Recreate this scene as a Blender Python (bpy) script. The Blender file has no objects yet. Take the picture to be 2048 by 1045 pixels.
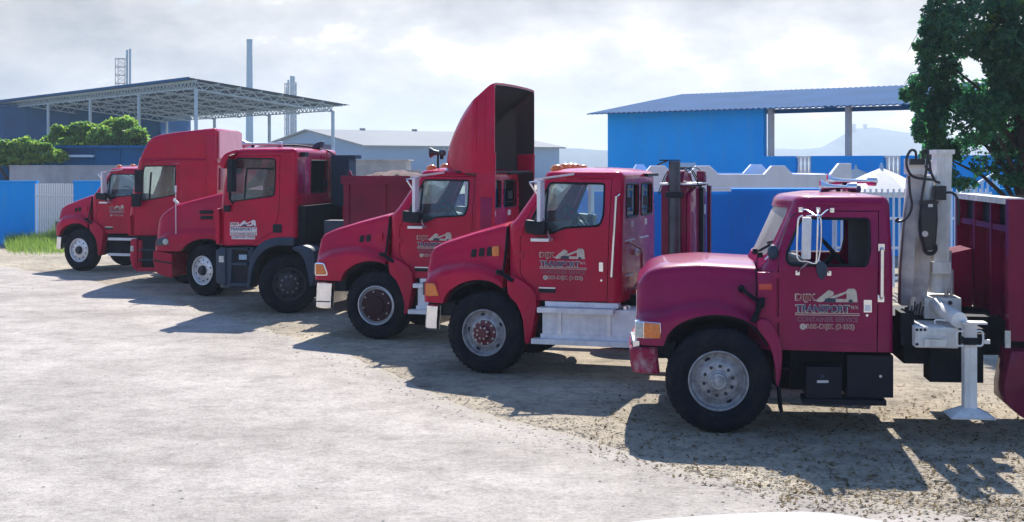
import bpy, bmesh, math, random
from math import sin, cos, pi, radians, atan2, sqrt
from mathutils import Vector, Matrix, noise
from mathutils.geometry import tessellate_polygon

SC = bpy.context.scene
COL = SC.collection
random.seed(7)

# ------------------------------------------------------------------ camera
F, CX, HY, H = 2700.0, 1024.0, 330.0, 2.6          # focal length (px of a 2048 wide picture), principal column, horizon row, eye height
cam_d = bpy.data.cameras.new('camera')
cam_d.sensor_width = 36.0
cam_d.lens = 36.0 * F / 2048.0
cam_d.shift_y = -(522.5 - HY) / 2048.0
cam_d.clip_start = 0.1
cam_d.clip_end = 9000.0
cam = bpy.data.objects.new('camera', cam_d)
COL.objects.link(cam)
cam.location = (0, 0, H)
cam.rotation_euler = (radians(90), 0, 0)
SC.camera = cam

# ------------------------------------------------------------------ light
SUN = Vector((0.14, 1.02, 1.0)).normalized()         # towards the sun
sun_el = math.asin(SUN.z)
sun_az = atan2(SUN.x, SUN.y)                         # clockwise from +Y
ld = bpy.data.lights.new('sun', 'SUN')
ld.energy = 5.0
ld.angle = radians(0.55)
ld.color = (1.0, 0.945, 0.87)
sun = bpy.data.objects.new('sun', ld)
COL.objects.link(sun)
sun.rotation_euler = (-SUN).to_track_quat('-Z', 'Y').to_euler()

world = bpy.data.worlds.new('World')
SC.world = world
world.use_nodes = True
wn, wl = world.node_tree.nodes, world.node_tree.links
wn.clear()
def wnode(t, **kw):
    n = wn.new(t)
    for k, v in kw.items(): setattr(n, k, v)
    return n
w_out = wnode('ShaderNodeOutputWorld')
w_bg = wnode('ShaderNodeBackground')
w_bg.inputs['Strength'].default_value = 0.14
sky = wnode('ShaderNodeTexSky', sky_type='NISHITA', sun_disc=False, sun_elevation=sun_el, sun_rotation=sun_az)
sky.air_density = 1.0; sky.dust_density = 0.2; sky.ozone_density = 7.0
tc = wnode('ShaderNodeTexCoord')
mp = wnode('ShaderNodeMapping'); mp.inputs['Scale'].default_value = (1.0, 1.0, 2.2); mp.inputs['Location'].default_value = (4.8, 1.6, 0.75)
wl.new(tc.outputs['Generated'], mp.inputs['Vector'])
n1 = wnode('ShaderNodeTexNoise'); n1.inputs['Scale'].default_value = 4.2; n1.inputs['Detail'].default_value = 9; n1.inputs['Roughness'].default_value = 0.55; n1.inputs['Distortion'].default_value = 0.25
wl.new(mp.outputs['Vector'], n1.inputs['Vector'])
n2 = wnode('ShaderNodeTexNoise'); n2.inputs['Scale'].default_value = 7.0; n2.inputs['Detail'].default_value = 8; n2.inputs['Roughness'].default_value = 0.6
wl.new(mp.outputs['Vector'], n2.inputs['Vector'])
# cloud colour: grey bellies to bright tops
cr = wnode('ShaderNodeValToRGB')
CLOUD = [(0.32, (1.50, 1.58, 1.72)), (0.44, (2.12, 2.15, 2.24)), (0.56, (2.75, 2.74, 2.74)), (0.68, (5.2, 5.1, 5.0))]
e = cr.color_ramp.elements
e[0].position, e[0].color = CLOUD[0][0], CLOUD[0][1] + (1,)
e[1].position, e[1].color = CLOUD[-1][0], CLOUD[-1][1] + (1,)
for p_, c_ in CLOUD[1:-1]:
    x_ = e.new(p_); x_.color = c_ + (1,)
wl.new(n2.outputs['Fac'], cr.inputs['Fac'])
# clouds towards the sun scatter more light than those away from it
dt = wnode('ShaderNodeVectorMath', operation='DOT_PRODUCT'); dt.inputs[1].default_value = Vector((SUN.x, SUN.y, 0)).normalized(); wl.new(tc.outputs['Generated'], dt.inputs[0])
dr = wnode('ShaderNodeMapRange'); dr.inputs['From Min'].default_value = 0.86; dr.inputs['From Max'].default_value = 1.0; dr.inputs['To Min'].default_value = 1.0; dr.inputs['To Max'].default_value = 1.42; wl.new(dt.outputs['Value'], dr.inputs['Value'])
cb = wnode('ShaderNodeVectorMath', operation='SCALE'); wl.new(cr.outputs['Color'], cb.inputs[0]); wl.new(dr.outputs[0], cb.inputs['Scale'])
# cover: a closed bank low over the horizon, broken clouds with blue between them higher up
sep = wnode('ShaderNodeSeparateXYZ'); wl.new(tc.outputs['Generated'], sep.inputs[0])
mr = wnode('ShaderNodeMapRange'); mr.inputs['From Min'].default_value = 0.10; mr.inputs['From Max'].default_value = 0.24
mr.inputs['To Min'].default_value = 0.30; mr.inputs['To Max'].default_value = -0.16
wl.new(sep.outputs['Z'], mr.inputs['Value'])
ad = wnode('ShaderNodeMath', operation='ADD'); wl.new(n1.outputs['Fac'], ad.inputs[0]); wl.new(mr.outputs[0], ad.inputs[1])
cv = wnode('ShaderNodeMapRange'); cv.inputs['From Min'].default_value = 0.47; cv.inputs['From Max'].default_value = 0.62
wl.new(ad.outputs[0], cv.inputs['Value'])
mx = wnode('ShaderNodeMix', data_type='RGBA')
wl.new(cv.outputs[0], mx.inputs['Factor']); wl.new(sky.outputs['Color'], mx.inputs['A']); wl.new(cb.outputs[0], mx.inputs['B'])
wl.new(mx.outputs['Result'], w_bg.inputs['Color'])
wl.new(w_bg.outputs[0], w_out.inputs['Surface'])

SC.view_settings.view_transform = 'Standard'
SC.view_settings.look = 'None'
SC.view_settings.gamma = 1.0
SC.view_settings.use_curve_mapping = False
SC.view_settings.exposure = 0.76
SC.render.engine = 'CYCLES'
SC.cycles.max_bounces = 8
SC.cycles.transparent_max_bounces = 24
SC.cycles.volume_bounces = 0
SC.cycles.use_denoising = True
SC.cycles.sample_clamp_indirect = 6.0

# ------------------------------------------------------------------ photo geometry
def at(px, py, Y): return Vector(((px - CX) / F * Y, Y, H - (py - HY) / F * Y))
def gnd(px, py):
    Y = F * H / (py - HY)
    return Vector(((px - CX) / F * Y, Y, 0))
class Frame:
    """A truck's own axes: u towards its tail, v away from the viewer, z up; origin under the front axle."""
    def __init__(s, px, py, yaw, half=1.1):
        a = radians(yaw); s.yaw = a
        s.ud = Vector((cos(a), -sin(a), 0)); s.vd = Vector((sin(a), cos(a), 0))
        s.o = gnd(px, py) + s.vd * half
    def uz(s, px, py, v=-1.05):
        d = Vector(((px - CX) / F, 1, -(py - HY) / F))
        t = (v + s.o.dot(s.vd)) / d.dot(s.vd)
        P = d * t
        return ((P - s.o).dot(s.ud), H + P.z)
    def L(s, pts, v=-1.05): return [s.uz(x, y, v) for x, y in pts]
    def w(s, u, v, z): return s.o + s.ud * u + s.vd * v + Vector((0, 0, z))

# ------------------------------------------------------------------ mesh building
class MB:
    def __init__(s): s.bm = bmesh.new()
    def _bev(s, verts, bev, seg=2):
        if bev > 0:
            vs = set(verts)
            ed = [e for e in s.bm.edges if e.verts[0] in vs and e.verts[1] in vs and len(e.link_faces) == 2 and e.calc_face_angle(0) > 0.5]
            bmesh.ops.bevel(s.bm, geom=ed, offset=bev, segments=seg, affect='EDGES', profile=0.5, clamp_overlap=True)
    def box(s, x0, x1, y0, y1, z0, z1, bev=0.0, seg=2):
        v = [s.bm.verts.new(p) for p in ((x0,y0,z0),(x1,y0,z0),(x1,y1,z0),(x0,y1,z0),(x0,y0,z1),(x1,y0,z1),(x1,y1,z1),(x0,y1,z1))]
        for f in ((3,2,1,0),(4,5,6,7),(0,1,5,4),(1,2,6,5),(2,3,7,6),(3,0,4,7)): s.bm.faces.new([v[i] for i in f])
        s._bev(v, bev, seg); return s
    def prism(s, poly, v0, v1, bev=0.0, seg=2, holes=(), axis='v'):
        """poly of (u, z), pushed from v0 to v1 (numbers or functions of z). axis 'u': poly is (v, z), pushed along u."""
        g0 = v0 if callable(v0) else (lambda z: v0)
        g1 = v1 if callable(v1) else (lambda z: v1)
        def pt(a, z, g): return (a, g(z), z) if axis == 'v' else (g(z), a, z)
        loops = [list(poly)] + [list(h) for h in holes]
        A, B = [], []
        for lp in loops:
            A.append([s.bm.verts.new(pt(a, z, g0)) for a, z in lp]); B.append([s.bm.verts.new(pt(a, z, g1)) for a, z in lp])
        if not holes:
            s.bm.faces.new(A[0]); s.bm.faces.new(B[0][::-1])
        else:
            tri = tessellate_polygon([[Vector((a, z, 0)) for a, z in lp] for lp in loops])
            fa = [v for l in A for v in l]; fb = [v for l in B for v in l]
            for t in tri:
                s.bm.faces.new([fa[i] for i in t]); s.bm.faces.new([fb[i] for i in t][::-1])
        for a, b in zip(A, B):
            n = len(a)
            for i in range(n): s.bm.faces.new((a[i], b[i], b[(i+1) % n], a[(i+1) % n]))
        if bev: 
            bmesh.ops.recalc_face_normals(s.bm, faces=s.bm.faces)
            s._bev([v for l in A + B for v in l], bev, seg)
        return s
    def hexa(s, p, bev=0.0):
        v = [s.bm.verts.new(q) for q in p]
        for f in ((3,2,1,0),(4,5,6,7),(0,1,5,4),(1,2,6,5),(2,3,7,6),(3,0,4,7)): s.bm.faces.new([v[i] for i in f])
        s._bev(v, bev); return s
    def grid(s, rows, close_u=False, close_v=False, cap0=False, cap1=False):
        R = [[s.bm.verts.new(p) for p in r] for r in rows]
        n = len(R[0]); m = len(R)
        for i in range(m if close_u else m - 1):
            a, b = R[i], R[(i + 1) % m]
            for j in range(n if close_v else n - 1):
                k = (j + 1) % n
                s.bm.faces.new((a[j], a[k], b[k], b[j]))
        if cap0: s.bm.faces.new(R[0][::-1])
        if cap1: s.bm.faces.new(R[-1])
        return R
    def tube(s, path, r, n=8, closed=False):
        P = [Vector(p) for p in path]; rows = []
        up = None
        for i, p in enumerate(P):
            if closed: t = (P[(i+1) % len(P)] - P[i-1]).normalized()
            else: t = (P[min(i+1, len(P)-1)] - P[max(i-1, 0)]).normalized()
            if up is None:
                up = Vector((0,0,1)) if abs(t.z) < 0.9 else Vector((1,0,0))
            a = t.cross(up)
            if a.length < 1e-4: a = t.cross(Vector((1, 0.3, 0)))
            a.normalize(); b = a.cross(t).normalized(); up = b
            rr = r[i] if isinstance(r, (list, tuple)) else r
            rows.append([p + a * (rr * cos(2*pi*k/n)) + b * (rr * sin(2*pi*k/n)) for k in range(n)])
        s.grid(rows, close_u=closed, close_v=True, cap0=not closed, cap1=not closed); return s
    def bar(s, p0, p1, w, h=None):
        h = h or w
        p0, p1 = Vector(p0), Vector(p1); t = (p1 - p0).normalized()
        up = Vector((0,0,1)) if abs(t.z) < 0.95 else Vector((0,1,0))
        a = t.cross(up).normalized() * (w/2); b = a.cross(t).normalized() * (h/2)
        s.hexa([p0-a-b, p1-a-b, p1+a-b, p0+a-b, p0-a+b, p1-a+b, p1+a+b, p0+a+b]); return s
    def lathe(s, prof, c=(0,0,0), n=40, axis='v', arc=None):
        """prof of (radius, along); turned about the v axis (or z) through c."""
        rows = []
        for k in range(n):
            t = 2*pi*k/n
            if axis == 'v': rows.append([(c[0] + r*cos(t), c[1] + y, c[2] + r*sin(t)) for r, y in prof])
            else: rows.append([(c[0] + r*cos(t), c[1] + r*sin(t), c[2] + y) for r, y in prof])
        s.grid(rows, close_u=True); return s
    def ball(s, c, rx, ry, rz, n=12, m=8):
        rows = []
        for i in range(m + 1):
            a = -pi/2 + pi*i/m
            rows.append([(c[0]+rx*cos(a)*cos(2*pi*k/n), c[1]+ry*cos(a)*sin(2*pi*k/n), c[2]+rz*sin(a)) for k in range(n)])
        s.grid(rows, close_v=True); return s
    def mesh(s, smooth=35):
        bmesh.ops.remove_doubles(s.bm, verts=s.bm.verts, dist=1e-5)
        bmesh.ops.recalc_face_normals(s.bm, faces=s.bm.faces)
        me = bpy.data.meshes.new('m'); s.bm.to_mesh(me); s.bm.free()
        shade(me, smooth); return me
    def build(s, name, mat, parent=None, smooth=35): return link(name, s.mesh(smooth), mat, parent)

def shade(me, smooth=35):
    if smooth:
        me.polygons.foreach_set('use_smooth', [True] * len(me.polygons))
        me.set_sharp_from_angle(angle=radians(smooth))
def link(name, me, mat=None, parent=None):
    me.name = name
    o = bpy.data.objects.new(name, me); COL.objects.link(o)
    if mat is not None:
        me.materials.clear(); me.materials.append(mat)
    if parent is not None: o.parent = parent
    return o
def inst(o, parent=None, loc=None, rot=None, scale=None):
    c = o.copy(); COL.objects.link(c)
    c.parent = parent if parent is not None else o.parent
    if loc is not None: c.location = loc
    if rot is not None: c.rotation_euler = rot
    if scale is not None: c.scale = scale
    return c
def tag(o, label, cat, group=None, kind=None):
    o['label'] = label; o['category'] = cat
    if group: o['group'] = group
    if kind: o['kind'] = kind
    return o
def thing(name, label, cat, loc=(0,0,0), rz=0.0, group=None):
    o = bpy.data.objects.new(name, None); COL.objects.link(o)
    o.location = loc; o.rotation_euler = (0, 0, rz); o.empty_display_size = 0.3
    return tag(o, label, cat, group)
def holder(name, parent, loc=(0,0,0), rz=0.0):
    o = bpy.data.objects.new(name, None); COL.objects.link(o)
    o.location = loc; o.rotation_euler = (0, 0, rz); o.parent = parent; o.empty_display_size = 0.1
    return o
def structure(o): o['kind'] = 'structure'; return o
def booled(me, ops):
    """me with ('DIFFERENCE'|'INTERSECT', cutter mesh) applied in turn; returns a new mesh."""
    o = bpy.data.objects.new('work', me); COL.objects.link(o)
    tmp = []
    for op, cm in ops:
        c = bpy.data.objects.new('cutter', cm); COL.objects.link(c); c.hide_render = True; tmp.append(c)
        m = o.modifiers.new('b', 'BOOLEAN'); m.operation = op; m.object = c; m.solver = 'EXACT'
    dg = bpy.context.evaluated_depsgraph_get(); dg.update()
    res = bpy.data.meshes.new_from_object(o.evaluated_get(dg))
    for c in tmp: bpy.data.objects.remove(c)
    bpy.data.objects.remove(o)
    return res
def lerp_pts(pts, x):
    if x <= pts[0][0]: return pts[0][1]
    for (a, fa), (b, fb) in zip(pts, pts[1:]):
        if x <= b: return fa + (fb - fa) * (x - a) / (b - a) if b > a else fb
    return pts[-1][1]
def cat(pts, n=5, closed=False):
    """Catmull-Rom through 2-D/3-D points."""
    P = [Vector(p) for p in pts]; out = []
    N = len(P)
    for i in range(N if closed else N - 1):
        p0 = P[i-1] if (closed or i > 0) else P[0]*2 - P[1]
        p1, p2 = P[i], P[(i+1) % N]
        p3 = P[(i+2) % N] if (closed or i + 2 < N) else P[-1]*2 - P[-2]
        for k in range(n):
            t = k / n
            out.append(0.5*((2*p1) + (p2-p0)*t + (2*p0-5*p1+4*p2-p3)*t*t + (3*p1-p0-3*p2+p3)*t*t*t))
    if not closed: out.append(P[-1])
    return [tuple(p) for p in out]
def rounded(poly, r, n=4):
    """polygon with rounded corners (2-D)."""
    P = [Vector(p) for p in poly]; out = []; N = len(P)
    for i in range(N):
        a, b, c = P[i-1], P[i], P[(i+1) % N]
        d1, d2 = (a-b), (c-b)
        rr = min(r if not isinstance(r, (list, tuple)) else r[i], d1.length*0.45, d2.length*0.45)
        q0, q1 = b + d1.normalized()*rr, b + d2.normalized()*rr
        for k in range(n + 1):
            t = k/n
            out.append(tuple(q0*(1-t)**2 + b*2*t*(1-t) + q1*t*t))
    return out
def grown(poly, d):
    P = [Vector(p) for p in poly]; N = len(P)
    ar = sum(P[i].x*P[(i+1)%N].y - P[(i+1)%N].x*P[i].y for i in range(N))
    sg = 1 if ar > 0 else -1
    out = []
    for i in range(N):
        e1 = (P[i]-P[i-1]); e2 = (P[(i+1)%N]-P[i])
        if e1.length < 1e-9 or e2.length < 1e-9: out.append(tuple(P[i])); continue
        e1.normalize(); e2.normalize()
        n1 = Vector((e1.y, -e1.x))*sg; n2 = Vector((e2.y, -e2.x))*sg
        nn = n1 + n2
        if nn.length < 1e-6: nn = n1
        nn.normalize()
        out.append(tuple(P[i] + nn * d / max(0.5, nn.dot(n1))))
    return out

# ------------------------------------------------------------------ materials
def mat(name, col, rough=0.5, metal=0.0, var=0.0, vscale=3.0, col2=None, bump=0.0, bscale=40.0, coat=0.0, spec=0.5, rvar=0.0, trans=0.0):
    m = bpy.data.materials.new(name); m.use_nodes = True
    nt = m.node_tree; b = nt.nodes['Principled BSDF']
    b.inputs['Base Color'].default_value = tuple(col) + (1,)
    b.inputs['Roughness'].default_value = rough; b.inputs['Metallic'].default_value = metal
    b.inputs['Specular IOR Level'].default_value = spec
    if coat: b.inputs['Coat Weight'].default_value = coat; b.inputs['Coat Roughness'].default_value = 0.035
    t = nt.nodes.new('ShaderNodeTexCoord')
    if var or col2:
        n = nt.nodes.new('ShaderNodeTexNoise'); n.inputs['Scale'].default_value = vscale; n.inputs['Detail'].default_value = 7; n.inputs['Roughness'].default_value = 0.62
        nt.links.new(t.outputs['Object'], n.inputs['Vector'])
        r = nt.nodes.new('ShaderNodeMapRange'); r.inputs['From Min'].default_value = 0.36; r.inputs['From Max'].default_value = 0.66
        nt.links.new(n.outputs['Fac'], r.inputs['Value'])
        x = nt.nodes.new('ShaderNodeMix'); x.data_type = 'RGBA'
        c2 = col2 if col2 else tuple(c*(1-var) for c in col)
        x.inputs['A'].default_value = tuple(col) + (1,); x.inputs['B'].default_value = tuple(c2) + (1,)
        nt.links.new(r.outputs[0], x.inputs['Factor'])
        nt.links.new(x.outputs['Result'], b.inputs['Base Color'])
        if rvar:
            q = nt.nodes.new('ShaderNodeMapRange'); q.inputs['From Min'].default_value = 0.3; q.inputs['From Max'].default_value = 0.7
            q.inputs['To Min'].default_value = rough; q.inputs['To Max'].default_value = rough + rvar
            nt.links.new(n.outputs['Fac'], q.inputs['Value']); nt.links.new(q.outputs[0], b.inputs['Roughness'])
    if bump:
        n = nt.nodes.new('ShaderNodeTexNoise'); n.inputs['Scale'].default_value = bscale; n.inputs['Detail'].default_value = 5
        nt.links.new(t.outputs['Object'], n.inputs['Vector'])
        k = nt.nodes.new('ShaderNodeBump'); k.inputs['Strength'].default_value = bump; k.inputs['Distance'].default_value = 0.02
        nt.links.new(n.outputs['Fac'], k.inputs['Height']); nt.links.new(k.outputs[0], b.inputs['Normal'])
    return m
def glass_mat(name, tint, gloss=0.06, rough=0.02):
    m = bpy.data.materials.new(name); m.use_nodes = True
    nt = m.node_tree; nt.nodes.clear()
    o = nt.nodes.new('ShaderNodeOutputMaterial'); tr = nt.nodes.new('ShaderNodeBsdfTransparent'); gl = nt.nodes.new('ShaderNodeBsdfGlossy')
    tr.inputs['Color'].default_value = tuple(tint) + (1,); gl.inputs['Roughness'].default_value = rough
    lw = nt.nodes.new('ShaderNodeFresnel'); lw.inputs['IOR'].default_value = 1.5
    mxs = nt.nodes.new('ShaderNodeMixShader')
    nt.links.new(lw.outputs[0], mxs.inputs[0]); nt.links.new(tr.outputs[0], mxs.inputs[1]); nt.links.new(gl.outputs[0], mxs.inputs[2])
    nt.links.new(mxs.outputs[0], o.inputs['Surface'])
    return m
M = {}
def paint(name, c, c2, rough=0.28, rvar=0.2, dust=0.10):
    """vehicle paint: clear coat, mottled fading and a film of road dust that gathers low down."""
    m = mat(name, c, rough, 0.0, vscale=1.7, col2=c2, coat=0.16, rvar=rvar, spec=0.05)
    nt = m.node_tree; b = nt.nodes['Principled BSDF']; b.inputs['Coat IOR'].default_value = 1.4; b.inputs['Coat Weight'].default_value = 0.42
    src = b.inputs['Base Color'].links[0].from_socket
    t = nt.nodes.new('ShaderNodeTexCoord'); n = nt.nodes.new('ShaderNodeTexNoise'); n.inputs['Scale'].default_value = 5.0; n.inputs['Detail'].default_value = 8; n.inputs['Roughness'].default_value = 0.7
    nt.links.new(t.outputs['Object'], n.inputs['Vector'])
    sp = nt.nodes.new('ShaderNodeSeparateXYZ'); nt.links.new(t.outputs['Object'], sp.inputs[0])
    hz = nt.nodes.new('ShaderNodeMapRange'); hz.inputs['From Min'].default_value = 1.5; hz.inputs['From Max'].default_value = 0.4; hz.inputs['To Min'].default_value = 0.15; hz.inputs['To Max'].default_value = 1.0
    nt.links.new(sp.outputs['Z'], hz.inputs['Value'])
    mu = nt.nodes.new('ShaderNodeMath'); mu.operation = 'MULTIPLY'; nt.links.new(n.outputs['Fac'], mu.inputs[0]); nt.links.new(hz.outputs[0], mu.inputs[1])
    mu2 = nt.nodes.new('ShaderNodeMath'); mu2.operation = 'MULTIPLY'; mu2.inputs[1].default_value = dust * 2; nt.links.new(mu.outputs[0], mu2.inputs[0])
    x = nt.nodes.new('ShaderNodeMix'); x.data_type = 'RGBA'; x.inputs['B'].default_value = (0.30, 0.24, 0.20, 1)
    nt.links.new(mu2.outputs[0], x.inputs['Factor']); nt.links.new(src, x.inputs['A']); nt.links.new(x.outputs['Result'], b.inputs['Base Color'])
    return m
M['red'] = paint('red_paint', (0.52, 0.003, 0.050), (0.38, 0.002, 0.038), 0.20, 0.16, 0.03)
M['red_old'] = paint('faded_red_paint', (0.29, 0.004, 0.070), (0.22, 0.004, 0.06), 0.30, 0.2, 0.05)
M['red_body'] = paint('red_body_paint', (0.20, 0.004, 0.045), (0.12, 0.004, 0.035), 0.5, 0.3, 0.05)
M['red_scraped'] = mat('scraped_red_paint', (0.26, 0.005, 0.05), 0.45, vscale=7, col2=(0.17, 0.02, 0.05), rvar=0.3, spec=0.2)
M['rubber'] = mat('tyre_rubber', (0.009, 0.013, 0.022), 0.85, var=0.4, vscale=9, bump=0.15, bscale=60, spec=0.12)
M['black'] = mat('black_plastic', (0.010, 0.015, 0.026), 0.5, var=0.35, vscale=5, spec=0.2)
M['plastic'] = mat('grey_plastic', (0.030, 0.055, 0.090), 0.5, var=0.3, vscale=4, spec=0.3)
M['chassis'] = mat('chassis_black', (0.012, 0.016, 0.025), 0.7, var=0.4, vscale=8, spec=0.15)
M['chrome'] = mat('chrome', (0.80, 0.81, 0.84), 0.15, 1.0, var=0.10, vscale=5, rvar=0.12)
M['alu'] = mat('aluminium', (0.72, 0.73, 0.76), 0.38, 0.7, var=0.15, vscale=7, rvar=0.15)
M['alubright'] = mat('bare_aluminium_sheet', (0.80, 0.81, 0.84), 0.5, 0.35, var=0.16, vscale=7, rvar=0.2)
M['rim'] = mat('rim_grey_paint', (0.42, 0.44, 0.47), 0.42, 0.35, vscale=14, col2=(0.24, 0.24, 0.25), rvar=0.3)
M['rimdark'] = mat('rim_dark', (0.05, 0.055, 0.065), 0.6, 0.2, var=0.4, vscale=14)
M['hubred'] = mat('hub_red', (0.12, 0.008, 0.025), 0.5, var=0.4, vscale=20)
M['nut'] = mat('nut_steel', (0.55, 0.53, 0.52), 0.4, 0.8, var=0.4, vscale=40)
M['orange'] = mat('orange_lens', (0.80, 0.20, 0.02), 0.15, var=0.3, vscale=30, coat=0.6)
M['clear'] = mat('clear_lens', (0.55, 0.58, 0.55), 0.1, var=0.3, vscale=30, coat=0.6)
M['lamp'] = mat('headlamp_glass', (0.03, 0.05, 0.075), 0.12, coat=0.6, spec=0.3)
M['reflector'] = mat('red_reflector', (0.55, 0.05, 0.03), 0.3)
M['glass'] = glass_mat('window_glass', (0.78, 0.90, 0.92))
M['glassdark'] = glass_mat('tinted_glass', (0.34, 0.50, 0.55))
M['mirror'] = mat('mirror_glass', (0.8, 0.82, 0.85), 0.03, 1.0)
M['seat'] = mat('seat_fabric', (0.02, 0.028, 0.04), 0.9, var=0.4, vscale=10)
M['dash'] = mat('dash_plastic', (0.06, 0.075, 0.09), 0.6, var=0.3, vscale=6)
M['headliner'] = mat('headliner', (0.24, 0.27, 0.30), 0.9)
M['cream'] = mat('decal_cream', (0.62, 0.55, 0.46), 0.55, var=0.25, vscale=25)
M['white_decal'] = mat('decal_white', (0.72, 0.70, 0.70), 0.55, var=0.15, vscale=25)
M['navy'] = mat('decal_navy', (0.03, 0.045, 0.13), 0.5)
M['decalred'] = mat('decal_red', (0.25, 0.008, 0.03), 0.5)
M['mauve'] = mat('worn_decal_mauve', (0.28, 0.12, 0.16), 0.6, var=0.35, vscale=40)
M['crane'] = mat('crane_white_paint', (0.82, 0.82, 0.79), 0.5, vscale=6, col2=(0.66, 0.65, 0.61), rvar=0.25, spec=0.3)
M['crane_tan'] = mat('crane_tan_paint', (0.60, 0.54, 0.50), 0.55, vscale=3, col2=(0.24, 0.25, 0.28), rvar=0.25)
M['coverdark'] = mat('wheel_cover_dark', (0.035, 0.006, 0.016), 0.45, var=0.4, vscale=12, spec=0.2)
M['stack'] = mat('stack_steel', (0.07, 0.085, 0.11), 0.35, 0.7, var=0.4, vscale=6)
M['hose'] = mat('hose_black', (0.012, 0.014, 0.02), 0.45)
M['blue'] = mat('blue_wall_paint', (0.003, 0.20, 0.72), 0.8, vscale=0.9, col2=(0.002, 0.165, 0.62), bump=0.12, bscale=30, spec=0.1)
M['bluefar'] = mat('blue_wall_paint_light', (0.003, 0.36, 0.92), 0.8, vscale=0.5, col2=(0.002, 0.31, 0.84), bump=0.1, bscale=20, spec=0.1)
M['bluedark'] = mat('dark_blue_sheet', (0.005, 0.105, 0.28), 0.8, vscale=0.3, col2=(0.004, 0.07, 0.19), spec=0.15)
M['white'] = mat('white_wall_paint', (0.86, 0.88, 0.90), 0.7, vscale=1.4, col2=(0.78, 0.80, 0.82), bump=0.1, bscale=30)
M['whitemetal'] = mat('white_metal_paint', (0.80, 0.81, 0.83), 0.4, vscale=3, col2=(0.68, 0.68, 0.69))
M['cream_wall'] = mat('cream_render', (0.62, 0.56, 0.44), 0.8, vscale=2, col2=(0.5, 0.45, 0.36))
M['greywall'] = mat('weathered_concrete', (0.40, 0.39, 0.40), 0.9, vscale=0.8, col2=(0.27, 0.27, 0.29), bump=0.2, bscale=12)
M['bluezinc'] = mat('blue_grey_roofing', (0.035, 0.12, 0.27), 0.85, 0.0, vscale=0.7, col2=(0.028, 0.10, 0.22), spec=0.08)
M['clearglass'] = glass_mat('clear_glass', (0.95, 0.97, 0.97))
M['darkroof'] = mat('dark_roof_sheet', (0.035, 0.09, 0.17), 0.7, vscale=0.3, col2=(0.025, 0.06, 0.12), spec=0.2)
M['pink'] = mat('sunlit_tone_panel', (0.85, 0.40, 0.46), 0.6, vscale=2, col2=(0.75, 0.33, 0.38))  # pale pink paints sunlight onto the red back of the high roof
M['skytone'] = mat('window_sky_tone', (0.74, 0.82, 0.92), 0.8, var=0.1, vscale=3)  # pale blue tone imitating bright sky in the window glass
M['zinc'] = mat('corrugated_zinc', (0.36, 0.42, 0.50), 0.45, 0.4, vscale=0.6, col2=(0.30, 0.33, 0.38), rvar=0.2)
M['steel'] = mat('pale_blue_steel', (0.40, 0.56, 0.70), 0.6, 0.0, var=0.2, vscale=4, spec=0.3)
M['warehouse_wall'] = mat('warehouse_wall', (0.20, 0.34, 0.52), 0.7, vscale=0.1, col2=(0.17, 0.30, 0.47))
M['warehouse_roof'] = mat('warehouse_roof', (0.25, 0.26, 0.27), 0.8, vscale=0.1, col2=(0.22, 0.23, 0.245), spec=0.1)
M['chimney'] = mat('chimney_concrete_hazed', (0.09, 0.24, 0.37), 0.85, vscale=0.1, col2=(0.08, 0.21, 0.33), spec=0.1)  # blue base paints in distance haze
M['tower'] = mat('tower_steel', (0.30, 0.30, 0.33), 0.6)
M['parasol'] = mat('parasol_cloth', (0.78, 0.74, 0.68), 0.9, var=0.12, vscale=3)
M['bark'] = mat('bark', (0.045, 0.04, 0.036), 0.9, var=0.5, vscale=6, bump=0.5, bscale=20)
M['paleconc'] = mat('pale_concrete', (0.44, 0.415, 0.41), 0.85, vscale=3, col2=(0.39, 0.37, 0.36), bump=0.2, bscale=30)
M['navydark'] = mat('navy_black_paint', (0.004, 0.013, 0.032), 0.6, var=0.4, vscale=3, spec=0.2)
M['hill'] = mat('hill_scrub_hazed', (0.05, 0.09, 0.13), 0.9, vscale=0.02, col2=(0.08, 0.11, 0.13), spec=0.1)  # bluish base carries part of the distance haze
M['farblock'] = mat('far_building', (0.5, 0.5, 0.5), 0.8)
def leaf_mat(name, c, c2, tr=0.35, rough=0.45, spec=0.5):
    m = bpy.data.materials.new(name); m.use_nodes = True
    nt = m.node_tree; nt.nodes.clear()
    o = nt.nodes.new('ShaderNodeOutputMaterial'); b = nt.nodes.new('ShaderNodeBsdfPrincipled'); t = nt.nodes.new('ShaderNodeBsdfTranslucent'); x = nt.nodes.new('ShaderNodeMixShader')
    g = nt.nodes.new('ShaderNodeNewGeometry'); mxc = nt.nodes.new('ShaderNodeMix'); mxc.data_type = 'RGBA'
    mxc.inputs['A'].default_value = tuple(c) + (1,); mxc.inputs['B'].default_value = tuple(c2) + (1,)
    nt.links.new(g.outputs['Random Per Island'], mxc.inputs['Factor'])
    nt.links.new(mxc.outputs['Result'], b.inputs['Base Color']); b.inputs['Roughness'].default_value = rough; b.inputs['Specular IOR Level'].default_value = spec
    hs = nt.nodes.new('ShaderNodeHueSaturation'); hs.inputs['Value'].default_value = 1.9; hs.inputs['Saturation'].default_value = 1.1
    nt.links.new(mxc.outputs['Result'], hs.inputs['Color']); nt.links.new(hs.outputs[0], t.inputs['Color'])
    x.inputs[0].default_value = tr
    nt.links.new(b.outputs[0], x.inputs[1]); nt.links.new(t.outputs[0], x.inputs[2]); nt.links.new(x.outputs[0], o.inputs['Surface'])
    return m
M['leaf'] = leaf_mat('tree_leaf', (0.014, 0.070, 0.050), (0.05, 0.17, 0.06), 0.48)
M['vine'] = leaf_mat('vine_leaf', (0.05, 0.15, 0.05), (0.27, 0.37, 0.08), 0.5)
M['grass'] = leaf_mat('grass_blade', (0.10, 0.20, 0.04), (0.24, 0.30, 0.08), 0.4)
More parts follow.
